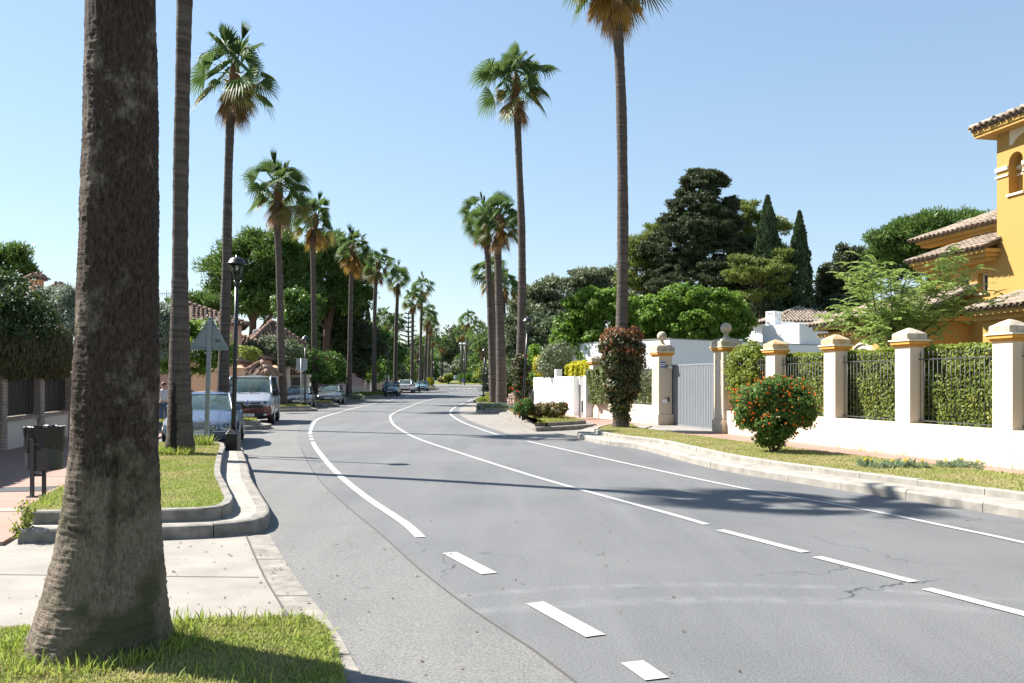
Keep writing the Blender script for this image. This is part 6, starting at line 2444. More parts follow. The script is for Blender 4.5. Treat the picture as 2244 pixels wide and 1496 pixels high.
bt = thing('brick_wall', 'brick garden wall with pale pillars behind the person in white', 'wall', (-15.4, 37, .06))
mb = MB()
R = random.Random(5)
for row in range(17):
    for k in range(22):
        s = 36.2 + k * .26 + (.13 if row % 2 else 0)
        mb.box(Vector((WALL_L(s) + .02, s, .06 + row * .085)) - Vector(bt.location), (.1, .24, .07), .0)
o = mb.build('brickwork', 'brick', bt)
o['kind'] = 'stuff'
mb = MB()
mb.hexa([Vector((WALL_L(36) - .0, 36, 0)) - Vector(bt.location), Vector((WALL_L(42) - .0, 42, 0)) - Vector(bt.location), Vector((WALL_L(42) - .3, 42, 0)) - Vector(bt.location), Vector((WALL_L(36) - .3, 36, 0)) - Vector(bt.location)],
        [Vector((WALL_L(36) - .0, 36, 1.5)) - Vector(bt.location), Vector((WALL_L(42) - .0, 42, 1.5)) - Vector(bt.location), Vector((WALL_L(42) - .3, 42, 1.5)) - Vector(bt.location), Vector((WALL_L(36) - .3, 36, 1.5)) - Vector(bt.location)])
mb.build('mortar_bed', 'mortar', bt)


def gate_pillar(label, px, Y, w, top_py, mat='plaster_peach', cat='pillar', name='gate_pillar', dome=True):
    c = at(px, 850, Y)
    h = CAMZ - (top_py - HY) / F_PX * Y - gz(Y)
    t = thing(name, label, cat, (c.x, Y, gz(Y)))
    mb = MB()
    mb.box((0, 0, h / 2 - .06), (w, w, h - .12)); mb.build('shaft', mat, t, bevel=.02)
    mb = MB()
    if dome:
        mb.sqlathe([(w / 2 + .05, h - .12), (w / 2 + .05, h - .07), (w / 2 - .03, h + .0), (w / 4, h + .06), (.01, h + .08)], (0, 0, 0))
    else:
        mb.sqlathe([(w / 2 + .05, h - .12), (w / 2 + .05, h - .02)], (0, 0, 0))
    mb.build('cap', mat, t)
    return t


gate_pillar('wide peach gate pillar seen behind the sign post', 478, 44.5, .45, 806)
gate_pillar('narrow peach gate pillar with rounded cap left of the van', 526, 45, .38, 803)
gate_pillar('peach gate pillar right of the little tiled gate roof', 602, 52, .4, 803)
gate_pillar('slim beige pillar at the left of the beige gateway', 629, 58, .32, 805, 'plaster_left')
wall_run('garden_wall', 'peach garden wall behind the van', 46, 52, 1.1, 'plaster_peach')
wall_run('garden_wall', 'beige garden wall beside the beige gateway', 58.6, 69, 1.4, 'plaster_left')
t, c = wall_run('garden_wall', 'rose pink garden wall with grey base along the pavement', 72, 96, 2.35, 'plaster_rose', .9)
mb = MB()
n = 8
for i in range(n):
    a, b = 72 + 3 * i, 75 + 3 * i
    P = [(WALL_L(a) + .93, a + .02), (WALL_L(b) + .93, b - .02), (WALL_L(b) + .9, b - .02), (WALL_L(a) + .9, a + .02)]
    mb.hexa([Vector((p[0], p[1], c[2] - .1)) - c for p in P], [Vector((p[0], p[1], c[2] + 1.0)) - c for p in P])
mb.build('base_panel', 'plaster_left', t)
wall_run('garden_wall', 'dull garden wall behind the white parked car', 99, 150, 1.7, 'plaster_left')
# beige gateway
c = at(655, 850, 60)
t = thing('gateway', 'beige portal frame with dark panel door on the left pavement', 'gateway', (c.x, 60, .06))
mb = MB(); mb.box((-.62, 0, .95), (.16, .3, 1.9)); mb.box((.62, 0, .95), (.16, .3, 1.9)); mb.build('jamb', 'plaster_left', t)
mb = MB(); mb.box((0, 0, 2.0), (1.6, .42, .2)); mb.build('lintel', 'plaster_left', t)
mb = MB(); mb.box((-.2, .05, .95), (.66, .06, 1.9)); mb.build('door', 'gate_grey_dark', t)
mb = MB(); mb.box((.33, .05, .95), (.40, .08, 1.9)); mb.build('side_panel', 'plaster_left', t)
rf = thing('roof', None, None); rf.parent = t
tile_roof(rf, Vector((c.x, 60, .06)) + Vector((-1.2, -.6, 2.15)), (1, 0, 0), (0, 1, .6), [(0, 0), (1.7, 0), (1.3, 1.1), (.2, 1.1)], 'tile_red', 320, (c.x, 60, .06))
# dark garage gates by the pillars
for (px, w, Y, h, lab) in ((572, 34, 50, 1.5, 'dark metal gate under the small tiled gate roof'), (505, 20, 46, 1.15, 'dark gate between the two peach pillars')):
    c = at(px, 850, Y)
    t = thing('metal_gate', lab, 'gate', (c.x, Y, 0))
    mb = MB()
    wm = w / F_PX * Y
    mb.box((0, 0, h / 2 + .1), (wm, .05, h)); mb.build('leaf_sheet', 'gate_grey_dark', t)
    mb = MB()
    for k in range(7):
        mb.box((-wm / 2 + wm * (k + .5) / 7, -.04, h / 2 + .1), (.03, .03, h))
    mb.build('upright', 'gate_grey_dark', t)
# white garden gate
c = at(829, 860, 98)
t = thing('white_gate', 'white curved garden gate at the end of the rose wall', 'gate', (c.x, 98, gz(98)))
mb = MB(); mb.box((-.45, 0, 1.2), (.9, .2, 2.4)); mb.build('post', 'white_plastic', t, bevel=.05)
mb = MB()
for k in range(4):
    mb.box((.25 + k * .3, .1, 1.35 + .35 * sin(k * .7)), (.16, .06, .9))
mb.build('scroll_panel', 'white_plastic', t)
mb = MB(); mb.box((.75, .15, .6), (1.4, .12, 1.2)); mb.build('wall_panel', 'plaster_left', t)

# ------------------------------------------------------------------ left houses
def house(label, loc, rz, sx, sy, h, mat, rise, rmat, seed, name='house', over=.4, hip=.5, windows=()):
    t = thing(name, label, 'house', loc, rz)
    mb = MB(); mb.box((0, 0, h / 2), (sx, sy, h)); mb.build('wall', mat, t)
    rf = thing('roof', None, None); rf.parent = t
    X, Yh = sx / 2 + over, sy / 2 + over
    hx = min(X * hip * 2, X)
    tl = rise / Yh
    Ls = Yh * sqrt(1 + tl * tl)
    tile_roof(rf, (-X, -Yh, h), (1, 0, 0), (0, 1, tl), [(0, 0), (2 * X, 0), (2 * X - hx, Ls), (hx, Ls)], rmat, seed, (0, 0, 0), .27, .42)
    te = rise / max(hx, .1)
    Le = hx * sqrt(1 + te * te)
    tile_roof(rf, (-X, Yh, h), (0, -1, 0), (1, 0, te), [(0, 0), (2 * Yh, 0), (Yh, Le)], rmat, seed + 1, (0, 0, 0), .27, .42)
    tile_roof(rf, (X, -Yh, h), (0, 1, 0), (-1, 0, te), [(0, 0), (2 * Yh, 0), (Yh, Le)], rmat, seed + 2, (0, 0, 0), .27, .42)
    mb = MB()
    for a, b in (((-X, -Yh, h), (-X + hx, 0, h + rise)), ((X, -Yh, h), (X - hx, 0, h + rise)), ((-X + hx, 0, h + rise), (X - hx, 0, h + rise))):
        a, b = Vector(a), Vector(b)
        m = max(2, int((b - a).length / .4))
        for i in range(m):
            mb.tube([a.lerp(b, i / m) + Vector((0, 0, .06)), a.lerp(b, (i + 1.1) / m) + Vector((0, 0, .06))], [.14, .11], 7)
    mb.build('ridge', rmat, rf)
    for (x, z, w, hh) in windows:
        mb = MB()
        for (cx_, cz_, sx_, sz_) in ((x - w / 2, z, .07, hh), (x + w / 2, z, .07, hh), (x, z - hh / 2, w + .07, .07), (x, z + hh / 2, w + .07, .07), (x, z, .05, hh - .07)):
            mb.box((cx_, -sy / 2 - .03, cz_), (sx_, .08, sz_))
        w_ = mb.build('window', 'white_plastic', t)
        mb = MB(); mb.box((x, -sy / 2 - .008, z), (w, .014, hh)); mb.build('pane', 'window_glass', w_)
    return t


c = at(408, 835, 55)
house('pink house with brown tiled hip roof behind the second palm', (c.x - .6, 57, 0), .35, 6.4, 6, 5.3, 'plaster_pink', 1.5, 'tile_red', 401, windows=((-1.2, 3.8, .9, 1.1), (1.4, 3.8, .9, 1.1)))
c = at(512, 835, 60)
house('salmon house wing with low tiled roof right of the triangular sign', (c.x, 62, 0), .2, 4.0, 4, 4.0, 'plaster_pink', .9, 'tile_red', 411, windows=((1.2, 3.3, .5, .7),))
c = at(462, 835, 52)
house('low tiled outbuilding roof under the triangular sign', (c.x, 53, 0), .1, 2.6, 3, 2.85, 'plaster_peach', .7, 'tile_red', 421)
c = at(535, 835, 56)
house('low garage with dark striped tile roof above the van', (c.x, 57, 0), -.1, 2.8, 3, 3.1, 'plaster_pink', .6, 'tile_red', 431)
c = at(563, 835, 50)
house('tiny tiled gate roof on orange wall above the van', (c.x + .15, 50.4, 0), -.3, 1.2, 1.0, 2.05, 'plaster_peach', .75, 'tile_red', 441, name='gatehouse', over=.32)
c = at(598, 835, 66)
house('beige house with steep striped tile roof partly hidden by ivy', (c.x - .1, 66, 0), .5, 3.6, 3.6, 4.35, 'plaster_left', 1.9, 'tile_red', 451, hip=.5)
# terrace parapet
c = at(548, 835, 60)
t = thing('parapet', 'pink terrace parapet beside the striped tile slope', 'wall', (c.x, 60.3, 0))
mb = MB(); mb.box((.2, -.6, 3.6), (2.2, .2, .5)); mb.box((.2, -.6, 1.7), (2.0, .16, 3.3)); mb.build('panel', 'plaster_pink', t)
# chimneys behind the olive
for (px, py, Y, w, lab, seed) in ((81, 640, 42, .46, 'peach chimney with little tiled cap above the jasmine bush', 461), (130, 652, 46, .46, 'second chimney cap half hidden by the olive tree', 462)):
    c = at(px, py, Y)
    t = thing('chimney_house', lab, 'chimney', (c.x, Y, 0))
    zt = c.z + (.12 if px < 100 else -.02)
    mb = MB()
    mb.box((0, 0, zt / 2), (w, w, zt))
    mb.box((0, 0, zt + .02), (w + .14, w + .14, .08))
    for a in (-.17, 0, .17):
        for s_ in (-1, 1):
            mb.box((a, s_ * .19, zt + .24), (.09, .08, .36))
    for s_ in (-1, 1):
        mb.box((s_ * .19, 0, zt + .24), (.08, .09, .36))
    mb.box((0, 0, zt + .24), (.2, .2, .36))
    mb.box((0, 0, zt + .46), (w + .1, w + .1, .08))
    mb.build('stack', 'plaster_peach', t)
    rf = thing('cap_roof', None, None); rf.parent = t
    h = zt + .52
    e = w / 2 + .13
    for k in range(4):
        a = k * pi / 2
        d = Vector((cos(a), sin(a), 0)); s = Vector((-sin(a), cos(a), 0))
        tile_roof(rf, d * -e - s * -e + Vector((0, 0, h)), -s, d + Vector((0, 0, .55)), [(0, 0), (2 * e, 0), (e, e * 1.14)], 'tile_red', seed + k, (0, 0, 0), .2, .22)
# antenna and dish
c = at(365, 672, 56)
t = thing('tv_antenna', 'thin television antenna above the pink house roof', 'antenna', (c.x, 56, 6.0))
mb = MB(); mb.tube([(0, 0, 0), (0, 0, 1.6)], .025, 6); mb.build('mast', 'grey_metal', t)
mb = MB(); mb.tube([(-.7, 0, 1.35), (.35, 0, 1.35)], .014, 5)
for k in range(8):
    mb.tube([(-.6 + k * .12, -.1, 1.35 - .0), (-.6 + k * .12, .1, 1.35)], .01, 4)
    mb.tube([(-.6 + k * .12, 0, 1.2), (-.6 + k * .12, 0, 1.5)], .01, 4)
mb.build('yagi', 'grey_metal', t)
c = at(562, 738, 66)
t = thing('satellite_dish', 'white dish on a post beside the beige tiled roof', 'satellite dish', (c.x, 66, 3.6))
mb = MB(); mb.tube([(0, 0, 0), (0, 0, 1.6)], .03, 6); mb.build('post', 'grey_metal', t)
mb = MB(); mb.lathe([(.01, 0), (.14, .02), (.24, .07), (.3, .12)], (0, 0, 0), 18)
o = mb.build('dish', 'white_plastic', t, (0, 0, 1.75), solid=.02); o.rotation_euler = (radians(70), 0, .5)

# far houses past the roundabout
for (px, py, Y, w, h, mat, lab, seed) in ((972, 795, 300, 9, 7.5, 'plaster_pink', 'far pink house with tiled roof beyond the roundabout', 471), (1035, 808, 285, 6, 6, 'plaster_peach', 'far peach house beyond the roundabout', 475)):
    c = at(px, py, Y)
    house(lab, (c.x, Y, gz(Y)), .2, w, 7, h - 1.2, mat, 1.8, 'tile_red', seed, name='far_house', windows=((-w * .25, h * .55, 1, 1.2), (w * .25, h * .55, 1, 1.2)))
for (x0, x1, Y, h, mat, lab) in ((945, 985, 268, 2.3, 'plaster_white', 'far white wall beyond the roundabout'), (985, 1012, 266, 2.6, 'wood_dark', 'far dark red fence beyond the roundabout'), (1046, 1080, 240, 2.0, 'plaster_peach', 'far peach wall right of the roundabout')):
    a, b = at(x0, 830, Y), at(x1, 830, Y)
    t = thing('far_wall', lab, 'wall', ((a.x + b.x) / 2, Y, gz(Y)))
    mb = MB()
    n = 7
    w = (b.x - a.x)
    for k in range(n):
        mb.box((-w / 2 + w * (k + .5) / n, 0, h / 2), (w / n - .12, .3, h))
    mb.build('panel', mat, t)

# ------------------------------------------------------------------ street lamps
def street_lamp(label, X, Y, z, h, lean=0., s=1.):
    t = thing('street_lamp', label, 'street lamp', (X, Y, z), 0, 'black lantern lamps along the street')
    hl = h - .62 * s           # bottom of lantern
    mb = MB()
    mb.sqlathe([(.135 * s, -.1), (.135 * s, .36), (.12 * s, .38), (.07 * s, .46)], (0, 0, 0))
    mb.build('base', 'black_metal', t, bevel=.008)
    top = Vector((lean, 0, hl))
    mb = MB()
    mb.tube([(0, 0, .44), (lean * .3, 0, hl * .3), (lean * .62, 0, hl * .62), (lean * .97, 0, hl - .05)], [.055 * s, .05 * s, .045 * s, .042 * s], 12)
    mb.build('post', 'black_metal', t)
    mb = MB()
    mb.lathe([(.05, -.06), (.065, -.04), (.05, -.01), (.035, .03)], tuple(top), 10)
    for k in range(4):
        a = pi / 4 + k * pi / 2
        d = Vector((cos(a), sin(a), 0))
        mb.tube([top + d * .03, top + d * .09 + Vector((0, 0, .03)), top + d * .115 + Vector((0, 0, .08))], .012, 5)
        mb.tube([top + d * .115 * s + Vector((0, 0, .08)), top + d * .185 * s + Vector((0, 0, .43 * s))], .011, 5)
    mb.build('bracket', 'black_metal', t)
    mb = MB()
    mb.lathe([(.07 * s, .085), (.165 * s, .425 * s)], tuple(top), 4)
    g = mb.build('glass_pane', 'lantern_glass', t)
    mb = MB()
    mb.lathe([(.17 * s, .415 * s), (.215 * s, .42 * s), (.22 * s, .445 * s), (.19 * s, .46 * s), (.175 * s, .50 * s), (.135 * s, .555 * s), (.07 * s, .585 * s), (.03 * s, .592 * s), (.03 * s, .63 * s), (.001, .635 * s)], tuple(top), 20)
    mb.build('hood', 'black_metal', t)
    mb = MB()
    mb.tube([top + Vector((0, 0, .40 * s)), top + Vector((0, 0, .3 * s))], .03, 8)
    mb.build('bulb', 'white_plastic', t)
    return t


def lamp_px(label, px, py, Y, top_px, top_py, z):
    z = gz(Y) + z
    X = (px - CX) / F_PX * Y
    h = CAMZ - (top_py - HY) / F_PX * Y - z
    street_lamp(label, X, Y, z, h, (top_px - CX) / F_PX * Y - X)


lamp_px('nearest black street lamp, at the edge of the grass island by the blue car', 511, 985, 19.35, 519, 560, .165)
lamp_px('black street lamp beside the bare sign post and the small dark hatchback', 668.5, 897, 49.3, 669, 735, .15)
lamp_px('black street lamp before the dark blue parked car', 846, 868, 82, 848, 772, .15)
lamp_px('black street lamp before the white parked car', 919, 860, 108, 920, 786, .15)
lamp_px('black street lamp at the far end of the left pavement', 951, 853, 133, 951, 792, .15)
lamp_px('black street lamp before the vine clad palm on the right', 1144, 908, 36, 1156, 694, .27)
lamp_px('black street lamp left of the close palm group on the right', 1059, 882, 66.9, 1062, 763, .15)
for i, (px, Y, lab) in enumerate(((1010, 186, 'left of two tall pale headed lamps beyond the road end'), (1018, 182, 'right of two tall pale headed lamps beyond the road end'))):
    c = at(px, 835, Y)
    zb = gz(Y)
    h = CAMZ + (HY - 753) / F_PX * Y - zb
    t = thing('tall_lamp', lab, 'street lamp', (c.x, Y, zb))
    mb = MB(); mb.tube([(0, 0, 0), (0, 0, h)], [.12, .07], 8); mb.build('post', 'black_metal', t)
    mb = MB(); mb.lathe([(.1, -.2), (.36, -.08), (.4, .0), (.3, .16), (.08, .22)], (0, 0, h), 14); mb.build('lamp_head', 'white_plastic', t)

# ------------------------------------------------------------------ litter bin
def litter_bin(label, X, Y, z, rz=0., s=1., bag=True):
    t = thing('litter_bin', label, 'bin', (X, Y, z), rz)
    mb = MB()
    n = 36
    prof = [(.225, .36), (.235, .365), (.242, .40), (.247, .95)]
    mb.lathe([(r * s, zz * s) for r, zz in prof], (0, .13 * s, 0), n)
    mb.lathe([(.001, .36 * s), (.225 * s, .36 * s)], (0, .13 * s, 0), n)
    dr = mb.build('drum', 'dark_metal', t)
    # perforation rows standing out as fine ribs
    mb = MB()
    for k in range(18):
        zz = .42 + k * .018
        mb.lathe([(.2445 * s, zz * s), (.2475 * s, (zz + .004) * s), (.2445 * s, (zz + .008) * s)], (0, .13 * s, 0), n)
    mb.build('perforation', 'dark_metal', dr)
    for x in (-.065, .05):
        mb = MB()
        mb.box((x * s, (-.13 if x < 0 else -.02) * s, .41 * s), (.055 * s, .03 * s, .82 * s))
        mb.build('leg', 'dark_metal', t, bevel=.004)
        mb = MB()
        mb.box((x * s, (-.13 if x < 0 else -.02) * s, .005), (.13 * s, .1 * s, .012))
        mb.build('foot_plate', 'dark_metal', t)
    mb = MB()
    mb.box((-.01, -.075 * s, .30 * s), (.13 * s, .08 * s, .03 * s)); mb.box((-.01, -.075 * s, .74 * s), (.1 * s, .1 * s, .03 * s))
    mb.build('cross_bar', 'dark_metal', t)
    if bag:
        R = np.random.default_rng(9)
        V, Fc = [], []
        m = 72
        rows = [(.235, .80), (.250, .975), (.262, .99), (.262, .97), (.258, .90), (.257, .80), (.258, .72), (.254, .66)]
        pz = R.uniform(0, 6.28, 6)
        for j, (r, zz) in enumerate(rows):
            for k in range(m):
                a = 2 * pi * k / m
                w = .008 * sin(7 * a + pz[0] + j * .7) + .006 * sin(13 * a + pz[1] - j) + .004 * sin(29 * a + pz[2] + j * 1.3)
                wz = (.020 * sin(3 * a + pz[3]) + .018 * sin(8 * a + pz[4])) if j == len(rows) - 1 else .006 * sin(5 * a + pz[5])
                V.append(((r + w * (.4 if j < 2 else 1)) * cos(a) * s, .13 * s + (r + w) * sin(a) * s, (zz + wz) * s))
        for j in range(len(rows) - 1):
            for k in range(m):
                k2 = (k + 1) % m
                Fc.append((j * m + k, j * m + k2, (j + 1) * m + k2, (j + 1) * m + k))
        mb = MB(); mb.add(V, Fc, 0, True)
        mb.build('bag', 'black_bag', t)
    return t


bx_, by_ = gp(96, 1088, .06)
litter_bin('dark round litter bin lined with a black bag on the left pavement', bx_ - .085, by_ + .08, .065, .12)
litter_bin('grey litter bin on a single post by the white street wall', at(1166, 880, 59).x, 59, .11, 0, 1.0, False)

# ------------------------------------------------------------------ signs
YS = 20.2
c = at(452, 950, YS)
t = thing('road_sign', 'grey back of a triangular road sign on a metal post', 'road sign', (c.x, YS, .26))
tl_ = at(460, 700, YS)
z0 = -.05
lean = (460 - 452) / F_PX * YS
mb = MB()
mb.hexa([(-.05, -.025, z0), (.05, -.025, z0), (.05, .025, z0), (-.05, .025, z0)], [(-.05 + lean, -.025, 2.86), (.05 + lean, -.025, 2.86), (.05 + lean, .025, 2.86), (-.05 + lean, .025, 2.86)])
mb.build('post', 'galvanised', t, bevel=.006)
tri = [at(p[0], p[1], YS) - Vector((c.x, YS, .26)) for p in ((412, 766), (501, 767), (461, 691))]
ctr = sum(tri, Vector()) / 3
corner = []
for i in range(3):
    P, A, B = tri[i], tri[i - 1], tri[(i + 1) % 3]
    for k in range(6):
        f = k / 5
        a = P + (A - P).normalized() * .09
        b = P + (B - P).normalized() * .09
        corner.append(a * (1 - f) ** 2 + P * 2 * f * (1 - f) + b * f * f)
mb = MB()
fr = [Vector((p.x, .035, p.z)) for p in corner]
bk = [Vector((p.x, .055, p.z)) for p in corner]
n = len(fr)
mb.add(fr + bk, [tuple(range(n)), tuple(range(2 * n - 1, n - 1, -1))] + [(i, n + i, n + (i + 1) % n, (i + 1) % n) for i in range(n)])
pn = mb.build('panel', 'sign_back', t)
mb = MB()
for i in range(n):
    a, b = fr[i], fr[(i + 1) % n]
    ai, bi = a.lerp(Vector((ctr.x, .035, ctr.z)), .05), b.lerp(Vector((ctr.x, .035, ctr.z)), .05)
    o_ = Vector((0, -.022, 0))
    mb.hexa([a, b, bi, ai], [a + o_, b + o_, bi + o_, ai + o_])
mb.build('rim', 'sign_back', pn)
for py in (716, 757):
    z = CAMZ - (py - HY) / F_PX * YS - .26
    hw = .13 if py < 730 else .40
    mb = MB(); mb.box((ctr.x, .015, z), (hw * 2, .03, .035)); mb.build('stiffener', 'sign_back', pn)
p = at(476, 746, YS) - Vector((c.x, YS, .26))
mb = MB(); mb.box((p.x, .030, p.z), (.12, .004, .07)); st = mb.build('sticker', 'gate_grey_dark', pn)
mb = MB()
for k in range(3):
    mb.box((p.x - .01 * k, .0265, p.z + .02 - k * .018), (.09 - .02 * k, .002, .006))
mb.build('print', 'grey_metal', st)
# plain plate on a thin post by the second lamp
c = at(660, 885, 49)
t = thing('road_sign', 'grey backed rectangular sign on a thin pale post by the dark hatchback', 'road sign', (c.x, 49, .3))
h = CAMZ + (HY - 785) / F_PX * 49 - .3
mb = MB(); mb.tube([(0, 0, 0), (0, 0, h)], .045, 8); mb.build('post', 'galvanised', t)
mb = MB(); mb.box((.02, .07, h - .35), (.62, .03, .66)); mb.build('panel', 'sign_back', t, bevel=.01)
# round blue signs by the roundabout
def blue_sign(label, px, py, Y, r, zb):
    c = at(px, py, Y)
    t = thing('round_sign', label, 'road sign', (c.x, Y, zb))
    h = c.z - zb
    mb = MB(); mb.tube([(0, .05, 0), (0, .05, h)], .05, 8); mb.build('post', 'galvanised', t)
    mb = MB(); mb.tube([(0, 0, h), (0, .03, h)], r, 24); d = mb.build('disc', 'blue_print', t)
    mb = MB(); mb.tube([(0, .005, h), (0, .025, h)], r * 1.08, 24); mb.build('rim', 'white_plastic', d)
    mb = MB()
    R_ = r
    for k in range(3):
        a = k * 2 * pi / 3 + .5
        mb.box((cos(a) * R_ * .5, -.006, h + sin(a) * R_ * .5), (R_ * .5, .008, R_ * .16), rot=Matrix.Rotation(-a - pi / 2, 3, 'Y'))
        mb.box((cos(a + .3) * R_ * .52, -.012, h + sin(a + .3) * R_ * .52), (R_ * .28, .006, R_ * .28), rot=Matrix.Rotation(-a, 3, 'Y'))
    mb.build('arrow_mark', 'white_plastic', d)


blue_sign('round blue arrow sign on the front edge of the roundabout', 1015.5, 834, 189, .43, gz(189) + .1)
blue_sign('round blue sign beside the right lamp near the road end', 1058, 818, 140, .36, gz(140))
c = at(1018.5, 815, 196)
t = thing('triangle_sign', 'white triangular sign with red border beyond the roundabout', 'road sign', (c.x, 240, gz(240)))
mb = MB(); mb.tube([(0, .05, 0), (0, .05, 2.2)], .05, 6); mb.build('post', 'galvanised', t)
for (s, mt, y) in ((.62, 'red_print', 0), (.42, 'white_plastic', -.02)):
    mb = MB(); mb.prism([(-s, 0), (s, 0), (0, s * 1.7)], 0, .02)
    o = mb.build('panel', mt, t, (0, y, 2.5 - s * .3)); o.rotation_euler = (radians(90), 0, 0)
c = at(1115, 834, 100)
t = thing('notice_board', 'white notice board on the right pavement beyond the bench', 'board', (c.x, 100, gz(100)))
mb = MB(); mb.box((0, 0, 1.55), (.42, .05, .75)); mb.build('panel', 'white_plastic', t)
mb = MB(); mb.tube([(-.2, 0, 0), (-.2, 0, 1.3)], .03, 6); mb.tube([(.2, 0, 0), (.2, 0, 1.3)], .03, 6); mb.build('post', 'grey_metal', t)

# bench on the right pavement
c = at(1119, 880, 57)
t = thing('park_bench', 'slatted bench with dark metal sides on the right pavement', 'bench', (c.x, 57.5, .11), radians(-78))
for s in (-.75, .75):
    mb = MB()
    mb.tube([(s, -.25, 0), (s, -.22, .42), (s, .2, .42), (s, .28, .85)], .03, 6)
    mb.tube([(s, .3, 0), (s, .2, .42)], .03, 6)
    mb.tube([(s, -.25, .42), (s, -.25, .62), (s, .22, .62)], .022, 6)
    mb.build('side_frame', 'black_metal', t)
sl = MB(); sl.box((0, 0, 0), (1.7, .07, .03)); slm = sl.mesh('slat', 'bench_wood')
for k in range(5):
    obj('slat', slm, t, (0, -.2 + k * .095, .45))
for k in range(4):
    obj('slat', slm, t, (0, .225 + k * .018, .53 + k * .09), (radians(76), 0, 0))

# ------------------------------------------------------------------ cars
def sgnp(v, e):
    return math.copysign(abs(v) ** e, v)


